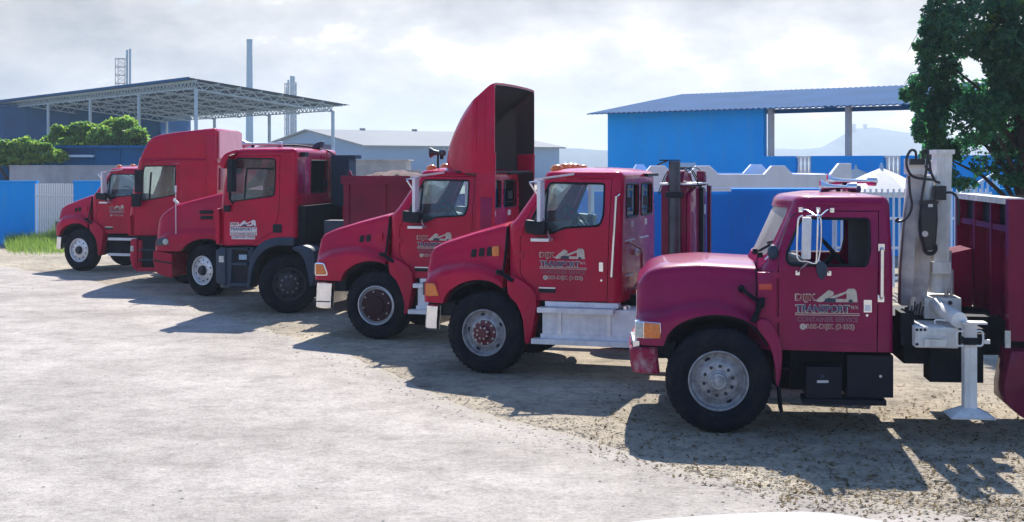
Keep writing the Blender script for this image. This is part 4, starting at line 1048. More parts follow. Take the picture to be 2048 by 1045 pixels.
def build_cab(root, P, paint_m, door, window, ws=None, rear=(), extra_cut=(), door_extra=None, seal=0.014, rearglass='glass', gap=0.009, wsglass='screenglass', sideglass='sideglass', hinges=()):
    """cab body with real openings, two doors with glass, windscreen, rear lights. door/window: (u, z) outlines on the near side."""
    vs = lambda z: -lerp_pts(P['hw'], z)
    shell = cab_mesh(P)
    dg_ = grown(door, gap)
    cuts = [lambda b: b.prism(dg_, -1.7, -0.45), lambda b: b.prism(dg_, 0.45, 1.7)]
    if ws:
        z0, z1, w0, w1, depth = ws; um = min(lerp_pts(P['uf'], z0), lerp_pts(P['uf'], z1)) - 0.5
        wp = rounded([(-w0, z0), (w0, z0), (w1, z1), (-w1, z1)], 0.08)
        cuts.append(lambda b: b.prism(wp, lambda z: um, lambda z: lerp_pts(P['uf'], z) + depth, axis='u'))
    for rw in rear:
        cuts.append(lambda b, rw=rw: b.prism(rw, lambda z: lerp_pts(P['ur'], z) - 0.3, lambda z: lerp_pts(P['ur'], z) + 0.3, axis='u'))
    me = booled(shell, [('DIFFERENCE', cutter(c)) for c in cuts] + [('DIFFERENCE', c) for c in extra_cut])
    shade(me, 32); link('cab', me, paint_m, root); me.materials.append(M['headliner'])
    dm = booled(shell, [('INTERSECT', cutter(lambda b: b.prism(door, -1.7, -0.45))), ('DIFFERENCE', cutter(lambda b: b.prism(window, -1.8, -0.3)))] + [('DIFFERENCE', c) for c in extra_cut])
    shade(dm, 32); d = link('door', dm, paint_m, root); dm.materials.append(M['headliner'])
    gm = MB().prism(window, (lambda z: vs(z) + 0.018), (lambda z: vs(z) + 0.024)).mesh(0)
    if sideglass: link('window_glass', gm, M[sideglass], d)
    sm = MB().tube([(u, vs(z) + 0.004, z) for u, z in window], seal, 6, True).mesh(60)
    link('window_seal', sm, M['black'], d)
    f = link('door', dm, None, root); f.scale = (1, -1, 1)
    if sideglass: link('window_glass', gm, M[sideglass], f)
    s2 = link('window_seal', sm, M['black'], f)
    if ws:
        z0, z1, w0, w1, depth = ws; rows = []
        for i in range(9):
            z = z0 - 0.02 + (z1 - z0 + 0.04)*i/8; w = w0 + (w1 - w0)*i/8 + 0.015; q = lerp_pts(P['hw'], z) - P['rf']; row = []
            for k in range(13):
                v = -w + 2*w*k/12
                row.append((lerp_pts(P['uf'], z) + 0.02 - P['bulge']*(1 - min(1.0, abs(v)/q)**2) + max(0, abs(v) - q)**2*2.2, v, z))
            rows.append(row)
        gr = MB(); gr.grid(rows); gr.build('windscreen', M[wsglass], root, 40)
        fr = MB(); o_ = [rows[0][k] for k in range(13)] + [rows[i][12] for i in range(1, 9)] + [rows[8][k] for k in range(11, -1, -1)] + [rows[i][0] for i in range(7, 0, -1)]
        fr.tube(o_, 0.016, 6, True); fr.build('windscreen_seal', M['black'], root)
    for rw in rear:
        MB().prism(rw, (lambda z: lerp_pts(P['ur'], z) - 0.03), (lambda z: lerp_pts(P['ur'], z) - 0.024), axis='u').build('rear_window', M[rearglass], root, 0)
        MB().tube([(lerp_pts(P['ur'], z), v, z) for v, z in rw], 0.013, 6, True).build('rear_window_seal', M['black'], root)
    # drip rail over the door, hinges on its front edge
    ze = P['zs'][-1]; ua, ub = lerp_pts(P['uf'], ze) + 0.12, lerp_pts(P['ur'], ze) - 0.10
    dr = MB().tube([(ua, vs(ze) - 0.006, ze + 0.012), (ub, vs(ze) - 0.006, ze + 0.012)], 0.011, 6).mesh(60)
    link('drip_rail', dr, paint_m, root); q = link('drip_rail', dr, None, root); q.scale = (1, -1, 1)
    if hinges:
        fu_ = min(p[0] for p in door); zz = [p[1] for p in door]
        for hzv in hinges:
            hm = MB().box(fu_ - 0.055, fu_ + 0.035, vs(hzv) - 0.016, vs(hzv) + 0.01, hzv - 0.03, hzv + 0.03, 0.006).build('hinge', paint_m, d)
    return d, f, vs
def interior(root, u0, u1, zf, w, zbelt, zroof, wheel_u=None):
    """floor, dash, two seats, steering wheel."""
    MB().box(u0, u1 - 0.05, -w + 0.07, w - 0.07, zf, zf + 0.06).build('cab_floor', M['dash'], root)
    du = u0 + (0.22 if wheel_u is None else 0)
    MB().prism(rounded([(u0 + 0.02, zf + 0.06), (u0 + 0.50, zf + 0.06), (u0 + 0.56, zbelt - 0.22), (u0 + 0.50, zbelt - 0.04), (u0 + 0.30, zbelt + 0.01), (u0 + 0.02, zbelt - 0.06)], 0.05), -w + 0.08, w - 0.08).build('dashboard', M['dash'], root)
    for v in (-0.48, 0.48):
        s = MB(); us = u1 - 0.66
        s.box(us, us + 0.5, v - 0.25, v + 0.25, zbelt - 0.42, zbelt - 0.27, 0.05, 3)
        s.hexa([(us + 0.42, v - 0.24, zbelt - 0.30), (us + 0.54, v - 0.24, zbelt - 0.32), (us + 0.54, v + 0.24, zbelt - 0.32), (us + 0.42, v + 0.24, zbelt - 0.30),
                (us + 0.58, v - 0.22, zbelt + 0.20), (us + 0.64, v - 0.22, zbelt + 0.18), (us + 0.64, v + 0.22, zbelt + 0.18), (us + 0.58, v + 0.22, zbelt + 0.20)], 0.03)
        s.box(us + 0.585, us + 0.645, v - 0.12, v + 0.12, zbelt + 0.215, zbelt + 0.34, 0.025)
        s.box(us + 0.1, us + 0.4, v - 0.18, v + 0.18, zf + 0.06, zbelt - 0.42)
        s.build('seat', M['seat'], root)
    uc, zc = u0 + 0.72, zbelt + 0.06; tl = radians(52); k = MB()
    k.tube([(uc + 0.21*cos(a)*cos(tl) , -0.48 + 0.21*sin(a), zc - 0.21*cos(a)*sin(tl)*0.9) for a in [2*pi*i/28 for i in range(28)]], 0.014, 7, True)
    k.tube([(uc, -0.48, zc), (uc - 0.28, -0.48, zc - 0.34)], 0.03, 8)
    for a in (0.0, 2.1, 4.2): k.tube([(uc, -0.48, zc), (uc + 0.2*cos(a)*cos(tl), -0.48 + 0.2*sin(a), zc - 0.2*cos(a)*sin(tl)*0.9)], 0.010, 6)
    k.build('steering_wheel', M['black'], root)

# ---------------------------------------------------------------- hooded front
def build_hood(root, S, paint_m, mirror_arch=True):
    """S: top, crest (u,z) lists; hw, vf (u, half width) lists; u0, u1; zb bottom; arch polygon (u,z)."""
    u0, u1, zb = S['u0'], S['u1'], S['zb']; rows = []
    us = [u0 + d for d in (0.0, 0.012, 0.035, 0.07, 0.11)] + [u0 + 0.15 + (u1 - u0 - 0.15)*i/22 for i in range(23)]
    r = S.get('r', 0.11)
    for u in us:
        d = min(u - u0, r); pull = r - sqrt(max(0.0, r*r - (r - d)**2))
        zt, zc = lerp_pts(S['top'], u) - pull*0.25, lerp_pts(S['crest'], u); hw, vf = lerp_pts(S['hw'], u) - pull*0.8, lerp_pts(S['vf'], u) - pull
        zc = min(zc, zt - 0.16); cb = S.get('cw', 0.5); lip = S.get('lip', 0.02)
        half = [(0, zt + 0.045), (hw*0.45, zt + 0.036), (hw*0.78, zt + 0.018), (hw - 0.05, zt - 0.006), (hw, zt - 0.05), (hw + 0.02, zt - 0.12), (hw + 0.05, zt*0.5 + zc*0.5 - 0.02),
                (hw + 0.08, zc + 0.055), (hw + (vf - hw)*0.55, zc + 0.012), (vf - 0.05, zc - 0.025), (vf - 0.008, zc - 0.08), (vf, zc - 0.16), (vf + lip*0.5, (zc + zb)/2 - 0.08), (vf, zb)]
        c = cat([(v, z) for v, z in half[:-1]], 3) + [half[-1]]
        ring = [(u, -v, z) for v, z in reversed(c)] + [(u, v, z) for v, z in c[1:]]
        rows.append(ring)
    b = MB(); b.grid(rows, close_v=True, cap0=True, cap1=True)
    me = b.mesh(0)
    ar = S['arch'][:1] + cat(S['arch'][1:-3], 4) + S['arch'][-3:]
    cut = cutter(lambda q: q.prism(ar, -1.6, 1.6))
    me = booled(me, [('DIFFERENCE', cut)]); shade(me, 40)
    h = link('hood', me, paint_m, root)
    # dark liner inside the arch
    c0 = Vector(((ar[0][0] + ar[-2][0])/2, R_T)); inn = [tuple(c0 + (Vector(p) - c0)*0.985) for p in ar]; inn2 = [tuple(c0 + (Vector(p) - c0)*0.94) for p in ar]
    op = [p for p in inn if p[1] > zb - 0.02]; op2 = [q for p, q in zip(inn, inn2) if p[1] > zb - 0.02]
    lin = MB(); W = 0.98
    lin.grid([[(a, -W, z) for a, z in op], [(a, W, z) for a, z in op], [(a, W, z) for a, z in op2], [(a, -W, z) for a, z in op2]], close_u=True)
    lin.build('wheel_arch_liner', M['chassis'], root)
    return h
def bumper(root, u0, u1, w, z0, z1, m, r=0.18, name='bumper', lean=0.02, bev=True):
    plan = [(u1, -w)]
    for k in range(7):
        a = pi/2*k/6; plan.append((u0 + r - r*sin(a), -w + r - r*cos(a)))
    plan += [(u0 - 0.02, -w*0.4), (u0 - 0.025, 0)]
    plan = plan + [(u, -v) for u, v in reversed(plan[:-1])]
    cx = (u0 + u1)/2 + 0.2
    def off(d, z): return [((u + (d if abs(v) < w - r*0.5 else d*0.4) + lean*(z - z0)/(z1 - z0)), v*(1 - d/w), z) for u, v in plan]
    h = z1 - z0
    rows = [off(0.03, z0), off(0.006, z0 + 0.02), off(0.0, z0 + h*0.35), off(0.004, z0 + h*0.62), off(0.0, z0 + h*0.66), off(0.006, z1 - 0.02), off(0.03, z1), off(0.06, z1 - 0.01), off(0.06, z0 + 0.01)]
    b = MB(); b.grid(rows, close_u=True, cap0=False)
    return b.build(name, m, root, 30)
def rbox(root, name, m, u0, u1, v0, v1, z0, z1, bev=0.012): return MB().box(u0, u1, v0, v1, z0, z1, bev).build(name, m, root)
def tubes(root, name, m, paths, r, n=8):
    o = None
    for p in paths:
        o = MB().tube(p, r, n).build(name, m, root)
    return o
def panel(root, name, m, poly, v0, v1, bev=0.008, r=0.0): return MB().prism(rounded(poly, r) if r else poly, v0, v1, bev).build(name, m, root)
def chassis(root, u1, rear_u, w=1.1, z=0.86, rear=True, u0=-0.5, fu=0.0):
    for v in (-0.43, 0.43): rbox(root, 'frame_rail', M['chassis'], u0, u1, v - 0.04, v + 0.04, z - 0.13, z + 0.12)
    for u in (0.9, 2.2, u1 - 0.25): rbox(root, 'cross_member', M['chassis'], u - 0.06, u + 0.06, -0.38, 0.38, z - 0.08, z + 0.08)
    axle(root, fu, w)
    rbox(root, 'engine_block', M['chassis'], -0.45, 0.75, -0.36, 0.36, 0.55, 1.25, 0.05)
    wheel(root, fu, w, 'x', 0, far=True)
    if rear:
        axle(root, rear_u, w)
        wheel(root, rear_u, -w, 'dual'); wheel(root, rear_u, w, 'x', 0, far=True); 
def air_horn(root, u0, u1, v, z, m=None):
    m = m or M['alu']
    h = MB(); n = 14
    prof = [(0.085, 0.0), (0.08, 0.01), (0.045, 0.06), (0.028, 0.14), (0.02, u1 - u0 - 0.12), (0.045, u1 - u0 - 0.10), (0.05, u1 - u0 - 0.02), (0.0, u1 - u0)]
    rows = [[(u0 + x, v + r*cos(2*pi*k/n), z + r*sin(2*pi*k/n)) for k in range(n)] for r, x in prof]
    h.grid(rows, close_v=True); o = h.build('air_horn', m, root, 50)
    rbox(root, 'horn_bracket', M['chassis'], u0 + 0.16, u0 + 0.20, v - 0.03, v + 0.03, z - 0.10, z - 0.015, 0.003)
    return o
def marker_lamps(root, u, zfn, vs_, m=None):
    for v in vs_:
        b = MB(); b.ball((u, v, zfn(v) + 0.015), 0.085, 0.07, 0.055, 12, 8); b.build('marker_lamp', m or M['orange'], root)
# ================================================================== trucks
def root_of(fr, name, label, group='red trucks parked side by side in the yard'):
    return thing(name, label, 'truck', fr.o, -fr.yaw, group)
# frames: photo position of the near front tyre's foot, yaw
T7 = Frame(1437, 868, 7); T6 = Frame(968, 748, 18); T5 = Frame(752, 680, 16.5); T4 = Frame(578, 628, 10.5, 1.22); T3 = Frame(405, 593, 8); T2 = Frame(300, 568, 1.5, 1.2); T1 = Frame(158, 542.5, 17)

# ---------------------------------------------------------------- the three conventional trucks of one make (measured on the sixth)
S6 = {}
f = T6
S6['top'] = f.L([(864, 511), (873, 495), (895, 484), (952, 466), (1014, 449)], -0.70)
S6['crest'] = f.L([(850, 556), (860, 548), (886, 537), (930, 530), (970, 533), (996, 543), (1014, 556)], -0.98)
S6['u0'] = f.uz(853, 560, -0.9)[0]; S6['u1'] = f.uz(1014, 500, -0.9)[0]
S6['zb'] = f.uz(870, 606, -1.08)[1]
S6['arch'] = f.L([(886, 640), (887, 604), (897, 585), (921, 568), (952, 560), (983, 563), (1009, 580), (1031, 603), (1045, 634), (1050, 700), (1050, 800), (886, 800)], -1.08)
S6['hw'] = [(S6['u0'], 0.84), (S6['u0'] + 0.3, 0.86), (S6['u1'], 0.91)]; S6['r'] = 0.07
S6['vf'] = [(S6['u0'], 1.02), (S6['u0'] + 0.25, 1.10), (S6['u1'] - 0.2, 1.12), (S6['u1'], 1.10)]
def up(px, py, v=-1.0): return f.uz(px, py, v)
zfl = up(1140, 603)[1]; zbelt = up(1150, 452)[1]; zeave = up(1150, 355, -0.93)[1]; zcowl = up(1030, 445, -0.9)[1]
uw0 = up(1036, 434, -0.85); uw1 = up(1089, 353, -0.85)
C6 = cab_params(zs=sorted(set([zfl, zfl + 0.15, zfl + 0.3, zcowl - 0.08, zcowl, zcowl + 0.05, zbelt, zbelt + 0.1] + [zbelt + (zeave - zbelt)*k/6 for k in range(1, 7)])),
    uf=[(zfl, S6['u1'] + 0.03), (zcowl - 0.04, S6['u1'] + 0.03), (uw0[1], uw0[0]), (uw1[1], uw1[0])], ur=[(zfl, up(1241, 600)[0]), (zeave, up(1246, 355, -0.93)[0])],
    hw=[(zfl, 1.02), (zbelt, 1.02), (zeave, 0.93)], rf=0.16, rr=0.10, bulge=0.10, Rt=0.07, crown=0.05)
D6 = f.L([(1041, 480), (1041, 545), (1056, 570), (1075, 601), (1213, 604), (1217, 470)], -1.02) + f.L([(1222, 359), (1096, 359), (1056, 441)], -0.97)
W6 = rounded(f.L([(1063, 468), (1064, 440)], -1.0) + f.L([(1099, 366), (1209, 368)], -0.95) + f.L([(1207, 430), (1200, 452), (1130, 456), (1104, 467)], -1.0), 0.04)
def rear_win(v0, v1, z0, z1): return rounded([(v0, z0), (v1, z0), (v1, z1), (v0, z1)], 0.07)
zrw0, zrw1 = 1.95, 2.36
S6_ = S6
def stretched(k, wu):
    """the same hood drawn longer or shorter forward of the split line; the arch follows the wheel."""
    S = dict(S6_); u1 = S['u1']
    g = lambda u: u1 + (u - u1)*k
    for n in ('top', 'crest', 'hw', 'vf'): S[n] = [(g(u), z) for u, z in S[n]]
    S['u0'] = g(S['u0']); S['arch'] = [(u + wu, z) for u, z in S['arch']]
    return S
def sterling(fr, name, label, style, steer, opts):
    f = T6; r = root_of(fr, name, label); p = M['red']; P = C6; S6 = opts.get('S', S6_)
    build_hood(r, S6, p)
    ds = S6['u0'] - S6_['u0']; wu = opts.get('wheel_u', 0.0)
    rw = [rear_win(-0.74, -0.08, zrw0, zrw1), rear_win(0.08, 0.74, zrw0, zrw1)]
    zw0 = zcowl + 0.10
    d, fdoor, vs = build_cab(r, P, p, D6, W6, ws=(zw0, zeave - 0.05, 0.78, 0.74, 0.22), rear=rw, rearglass='glassdark', hinges=(zfl + 0.55, zbelt - 0.10))
    u0, u1 = lerp_pts(P['uf'], zfl), lerp_pts(P['ur'], zbelt)
    interior(r, u0 + 0.05, u1, zfl, 1.0, zbelt, zeave)
    # cowl skirt behind the wheel
    sk = f.L([(1017, 552), (1034, 556), (1051, 566), (1073, 590), (1070, 640), (1060, 684), (1051, 684), (1047, 640), (1034, 607), (1017, 588)], -1.08)
    for s_ in (1, -1):
        o = MB().prism(cat(sk, 2, True), -1.115, -0.80, 0.012).build('rear_fender', p, r, 40); o.scale = (1, s_, 1)
    # hood strap over the split line
    a, b = f.uz(992, 540, -1.12), f.uz(1026, 562, -1.12)
    rbox(r, 'hood_latch', M['black'], a[0], a[0] + 0.10, -1.13, -1.09, a[1] - 0.06, a[1] - 0.0, 0.008)
    MB().bar((a[0] + 0.04, -1.13, a[1] - 0.02), (b[0], -1.13, b[1]), 0.03, 0.045).build('hood_strap', M['rubber'], r)
    g = [f.uz(1015, y, -1.0) for y in (455, 500, 540)]
    MB().tube([(S6['u1'] + 0.012, -0.90, g[0][1]), (S6['u1'] + 0.012, -0.98, g[1][1]), (S6['u1'] + 0.012, -1.07, g[2][1])], 0.016, 6).build('cowl_seal', M['rubber'], r)
    # vents in the hood side
    zv0, zv1 = f.uz(955, 514, -0.86)[1], f.uz(955, 498, -0.86)[1]
    for k in range(opts.get('vents', 3)):
        ua = f.uz(944 + k*16.0, 506, -0.86)[0]; wv = f.uz(957 + k*16, 506, -0.86)[0] - ua
        zz0, zz1 = zv0 + 0.010*k, zv1 + 0.016*k
        hwv = lerp_pts(S6['hw'], ua) + 0.035
        MB().prism(rounded([(ua + 0.015, zz0), (ua + wv, zz0), (ua + wv, zz1), (ua + 0.03, zz1)], 0.02), -hwv - 0.045, -hwv + 0.06, 0.004).build('hood_vent', M['black'], r)
    hwv = lerp_pts(S6['hw'], f.uz(995, 506, -0.86)[0]) + 0.03
    ua, ub = f.uz(990, 506, -0.86)[0], f.uz(1004, 506, -0.86)[0]
    MB().prism(rounded([(ua, zv0 + 0.02), (ub, zv0 + 0.02), (ub, zv1 + 0.05), (ua, zv1 + 0.04)], 0.02), -hwv - 0.055, -hwv + 0.06, 0.005).build('side_marker', M['orange'] if opts.get('marker', True) else p, r)
    # corner lamp, headlamp, bumper, grille
    sg = [(u + ds, z) for u, z in f.L([(853, 566), (871, 567), (880, 592), (853, 592)], -1.08)]
    if opts.get('lamp', True):
        for s_ in (1, -1):
            o = MB().prism(grown(rounded(sg, 0.02), 0.018), -1.105, -0.7, 0.006).build('lamp_bezel', opts.get('bezel', p), r); o.scale = (1, s_, 1)
            o = MB().prism(rounded(sg, 0.02), -1.118, -0.72, 0.008).build('turn_signal', M['orange'], r); o.scale = (1, s_, 1)
            rbox(r, 'headlight', M['lamp'], S6['u0'] - 0.02, S6['u0'] + 0.1, min(s_*0.55, s_*0.98), max(s_*0.55, s_*0.98), sg[3][1], sg[0][1], 0.02)
    rbox(r, 'grille', M['chrome'], S6['u0'] - 0.015, S6['u0'] + 0.06, -0.5, 0.5, sg[3][1], sg[0][1] + 0.28, 0.02)
    b0, b1 = f.uz(847, 640, -1.05), f.uz(875, 640, -1.05); b0, b1 = (b0[0] + ds, b0[1]), (b1[0] + ds, b1[1])
    zb0, zb1 = f.uz(860, 659, -1.05)[1], f.uz(860, 609, -1.05)[1]
    bumper(r, b0[0] - 0.02, b1[0] + opts.get('bump_len', 0.0), 1.10, zb0 - opts.get('bump_drop', 0.0), zb1, M['chrome'])
    if opts.get('bump_drop', 0): rbox(r, 'bumper_seam', M['black'], b0[0] + 0.04, b1[0] + opts.get('bump_len', 0.0) - 0.01, -1.108, -1.10, zb0 + 0.015, zb0 + 0.03, 0.001)
    rbox(r, 'bumper_bracket', M['chassis'], b0[0] + 0.05, -0.42, -1.0, 1.0, zb1 - 0.14, zb1 + 0.02, 0.01)
    # steps and tank
    su = f.uz(1083, 660, -1.1)[0]
    if opts.get('tank', True):
        te = su + opts.get('tank_len', 1.75); zt0, zt1 = f.uz(1100, 676, -1.08)[1], f.uz(1100, 617, -1.08)[1]
        t = rbox(r, 'fuel_tank', M['alubright'], su, te, -1.06, -0.45, zt0, zt1, 0.05)
        for k in (0.20, 0.82, 1.45):
            if su + k < te: rbox(r, 'tank_strap', M['alu'], su + k, su + k + 0.045, -1.072, -0.5, zt0 + 0.02, zt1 - 0.02, 0.004)
        MB().lathe([(0.06, 0), (0.06, 0.05), (0.03, 0.06), (0, 0.06)], c=(su + 1.02, -0.93, zt1 - 0.01), n=16, axis='z').build('tank_cap', M['chrome'], r)
        for zz, ua, ub, vv in ((zt1 + 0.055, su + 0.03, su + 0.95, -1.02), (zt1 - 0.01, su - 0.03, su + 0.92, -1.16), (zt0 + 0.02, su - 0.02, te, -1.05), (zt0 - 0.03, su - 0.10, te, -1.18)):
            rbox(r, 'step', M['alubright'], ua, ub, vv - 0.03, vv + 0.13, zz - 0.035, zz + 0.025, 0.008)
    else:
        zt1 = zfl - 0.16
        for zz in (zfl - 0.13, 0.42): rbox(r, 'step', M['alubright'], su + 0.05, su + 1.0, -1.08, -0.9, zz - 0.03, zz + 0.03, 0.006)
        rbox(r, 'step_frame', M['chassis'], su + 0.05, su + 1.15, -0.95, -0.5, 0.42, zfl - 0.06, 0.02)
    # door furniture
    hz = f.uz(1203, 540, -1.02)
    rbox(d, 'door_handle', M['chrome'], hz[0] - 0.025, hz[0] + 0.025, -1.045, -1.015, hz[1] - 0.02, hz[1] + 0.09, 0.008)
    MB().lathe([(0.0, -0.012), (0.014, -0.010), (0.014, 0.0)], c=(hz[0], -1.02, hz[1] - 0.13), n=10).build('door_lock', M['chrome'], d)
    pk_ = f.uz(1078, 578, -1.02), f.uz(1111, 578, -1.02)
    rbox(d, 'kick_vent', M['black'], pk_[0][0], pk_[1][0], -1.032, -1.015, pk_[0][1] - 0.045, pk_[0][1] + 0.005, 0.006)
    rbox(d, 'kick_vent_trim', M['alu'], pk_[0][0], pk_[1][0], -1.036, -1.015, pk_[0][1] + 0.006, pk_[0][1] + 0.022, 0.003)
    # glass divider bar and interior visor
    q0, q1 = f.uz(1094, 378, -0.97), f.uz(1089, 455, -1.0)
    MB().bar((q0[0], vs(q0[1]) + 0.02, q0[1]), (q1[0], vs(q1[1]) + 0.02, q1[1]), 0.022, 0.03).build('vent_bar', M['black'], d)
    dc = f.uz(1079.5, 496, -1.02); decal(d, dc[0] + opts.get('dx', 0), dc[1] + opts.get('dz', 0), opts.get('dw', 0.595), -1.02)
    # grab handles
    if opts.get('grab', True):
        a, b = f.uz(1234, 393, -1.06), f.uz(1225, 554, -1.06)
        tubes(r, 'grab_handle', M['chrome'], [[(a[0], -0.97, a[1] + 0.02), (a[0], -1.09, a[1]), (b[0], -1.10, b[1]), (b[0], -1.01, b[1] - 0.02)]], 0.017)
    if opts.get('rear_details', True):
        ur = u1
        tubes(r, 'rear_grab_handle', M['chrome'], [[(ur + 0.01, -0.62, 1.64), (ur + 0.12, -0.52, 1.56), (ur + 0.13, -0.46, 1.50), (ur + 0.13, -0.44, 1.18), (ur + 0.02, -0.62, 1.03)]], 0.016)
        MB().ball((ur + 0.03, -0.30, 1.50), 0.05, 0.045, 0.045, 10, 6).build('coupling', M['alu'], r)
        for v in (-0.42, 0.36): rbox(r, 'reflector', M['white_decal'], ur - 0.01, ur + 0.006, v - 0.07, v + 0.07, 1.82, 1.90, 0.002)
        for v in (-0.68, -0.42, 0.12, 0.40): rbox(r, 'trim_strip', M['alu'], ur - 0.01, ur + 0.008, v - 0.12, v + 0.12, 1.655, 1.672, 0.002)
        for v in (-0.55, 0.2): rbox(r, 'trim_strip', M['alu'], ur - 0.01, ur + 0.008, v - 0.2, v + 0.2, 1.225, 1.238, 0.002)
        rbox(r, 'rear_roof_gutter', M['black'], ur - 0.06, ur + 0.06, 0.25, 0.92, zeave + 0.005, zeave + 0.04, 0.01)
    # mirror
    def mirror(v0, s_):
        a, b = f.uz(1081, 366, -1.22), f.uz(1082, 440, -1.22)
        t_ = f.uz(1148, 354, -0.95)
        arm = MB(); arm.hexa([(a[0] - 0.06, -1.28, a[1] + 0.035), (t_[0], -0.95, t_[1] + 0.02), (t_[0], -0.88, t_[1] + 0.02), (a[0] + 0.02, -1.1, a[1] + 0.035), (a[0] - 0.06, -1.28, a[1] + 0.05), (t_[0], -0.95, t_[1] + 0.05), (t_[0], -0.88, t_[1] + 0.05), (a[0] + 0.02, -1.1, a[1] + 0.05)])
        o = arm.build('mirror_arm', M['alu'], r); o.scale = (1, s_, 1)
        o = MB().box(a[0] - 0.022, a[0] + 0.022, -1.30, -1.12, b[1] - 0.02, a[1] + 0.02, 0.015).build('mirror', M['whitemetal'], r); o.scale = (1, s_, 1)
        c0, c1 = f.uz(1053, 443, -1.22), f.uz(1091, 469, -1.22)
        o = MB().prism(rounded([(c0[0], c1[1] + 0.01), (c1[0], c1[1] - 0.01), (c1[0] + 0.01, c0[1]), (c0[0] - 0.01, c0[1] + 0.02)], 0.03), -1.28, -1.08, 0.02).build('spot_mirror', M['black'], r); o.scale = (1, s_, 1)
        e0, e1 = f.uz(1062, 479, -1.2), f.uz(1103, 478, -1.1)
        o = MB().box(e0[0], e1[0], -1.22, -1.02, e0[1] - 0.025, e0[1] + 0.012, 0.006).build('mirror_foot', M['alu'], r); o.scale = (1, s_, 1)
        for pth in ([(a[0] - 0.12, -1.26, a[1] - 0.01), (a[0] - 0.02, -1.22, b[1] + 0.28)], [(a[0] + 0.02, -1.2, b[1] + 0.02), (e1[0] - 0.02, -1.1, e0[1])], [(a[0] - 0.13, -1.27, a[1]), (a[0] + 0.03, -1.2, a[1] + 0.03)]):
            o = MB().tube(pth, 0.012, 7).build('mirror_strut', M['chrome'], r); o.scale = (1, s_, 1)
    mirror(0, 1); mirror(0, -1)
    # roof lamps
    ru = lerp_pts(P['uf'], zeave) + 0.10; zr = lambda v: zeave + P['Rt'] + 0.035 - 0.03*(v/0.8)**2
    marker_lamps(r, ru, zr, opts.get('lamps', (-0.62, -0.25, 0.0, 0.25, 0.62)))
    # windscreen wiper
    MB().bar((uw0[0] - 0.05, -0.35, uw0[1] + 0.04), (uw0[0] + 0.16, -0.62, uw0[1] + 0.30), 0.012, 0.02).build('wiper', M['black'], r)
    rbox(r, 'splash_guard', M['chassis'], S6['u1'] + 0.02, su + 0.02, -0.90, -0.84, 0.42, zfl + 0.1, 0.004)
    wheel(r, wu, -1.10, style, steer)
    chassis(r, opts.get('len', 4.6), opts.get('rear', 3.7), fu=wu)
    return r, d, vs

r6, d6, vs6 = sterling(T6, 'hooded_truck', 'red hooded truck with red hub and five orange roof lamps, second nearest', 'redhub', -3, dict(vents=3, len=4.6, rear=3.75))
# its stack, deck frame and cabinet
f = T6
VX = -1.04
st0 = f.uz(1349, 323, VX); sx = st0[0]
MB().lathe([(0.075, 0), (0.075, st0[1] - 1.5), (0.068, st0[1] - 0.9), (0.06, st0[1] - 0.9), (0.055, st0[1] - 1.1), (0, st0[1] - 1.1)], c=(sx, VX, 0.9), n=20, axis='z').build('exhaust_stack', M['stack'], r6)
rbox(r6, 'stack_clamp', M['black'], sx - 0.09, sx + 0.10, VX - 0.09, VX + 0.09, f.uz(1349, 396, VX)[1], f.uz(1349, 384, VX)[1], 0.02)
MB().bar((sx + 0.06, VX, st0[1] + 0.012), (sx - 0.17, VX, st0[1] + 0.012), 0.14, 0.014).build('rain_flap', M['black'], r6)
MB().bar((sx - 0.1, VX, st0[1] + 0.0), (sx - 0.20, VX, st0[1] - 0.045), 0.12, 0.012).build('rain_flap_lip', M['black'], r6)
hb = f.uz(1322, 400, -1.0)[0]; cb1 = f.uz(1372, 400, -1.0)[0]; ztc = f.uz(1360, 371, -1.0)[1]; zbc = 1.35
MB().prism(rounded([(hb, zbc - 0.3), (cb1, zbc - 0.3), (cb1, ztc), (hb, ztc)], 0.03), -0.99, 0.12, 0.01).build('cabinet', M['red_body'], r6)
MB().prism(rounded([(-0.98, zbc + 0.10), (0.10, zbc + 0.06), (0.10, ztc - 0.05), (-0.60, ztc - 0.03), (-0.98, ztc - 0.10)], 0.06), cb1 + 0.004, cb1 + 0.05, 0.012, axis='u').build('cabinet_door', M['red_old'], r6)
rbox(r6, 'cabinet_foot', M['black'], hb + 0.02, cb1 + 0.03, -0.95, 0.1, 1.12, zbc - 0.31, 0.01)
for v, m_, zz in ((-0.36, M['black'], 0.1), (0.17, M['red_body'], 0.15)): rbox(r6, 'cabinet_post', m_, cb1 + 0.055, cb1 + 0.10, v - 0.05, v + 0.05, zbc - 0.15, ztc - 0.05 + zz*0.2, 0.006)
rbox(r6, 'label_plate', M['white_decal'], cb1 + 0.052, cb1 + 0.058, -0.20, 0.03, 1.98, 2.10, 0.001); rbox(r6, 'label_plate', M['plastic'], cb1 + 0.052, cb1 + 0.058, -0.20, -0.02, 1.84, 1.95, 0.001)
rbox(r6, 'cabinet_lid', M['alubright'], hb - 0.03, cb1 + 0.06, -1.0, 0.14, ztc + 0.003, ztc + 0.025, 0.004)
MB().prism(rounded([(-0.95, ztc + 0.03), (-0.30, ztc + 0.03), (-0.42, ztc + 0.16), (-0.62, ztc + 0.13), (-0.80, ztc + 0.19)], 0.05), cb1 - 0.26, cb1 - 0.05, 0.012, axis='u').build('tarp_guard', M['red_body'], r6)
MB().prism(rounded([(0.0, ztc - 0.02), (0.20, ztc - 0.02), (0.20, ztc + 0.16), (-0.05, ztc + 0.17)], 0.05), cb1 - 0.05, cb1 + 0.04, 0.012, axis='u').build('tarp_guard', M['red_body'], r6)
cb0 = hb
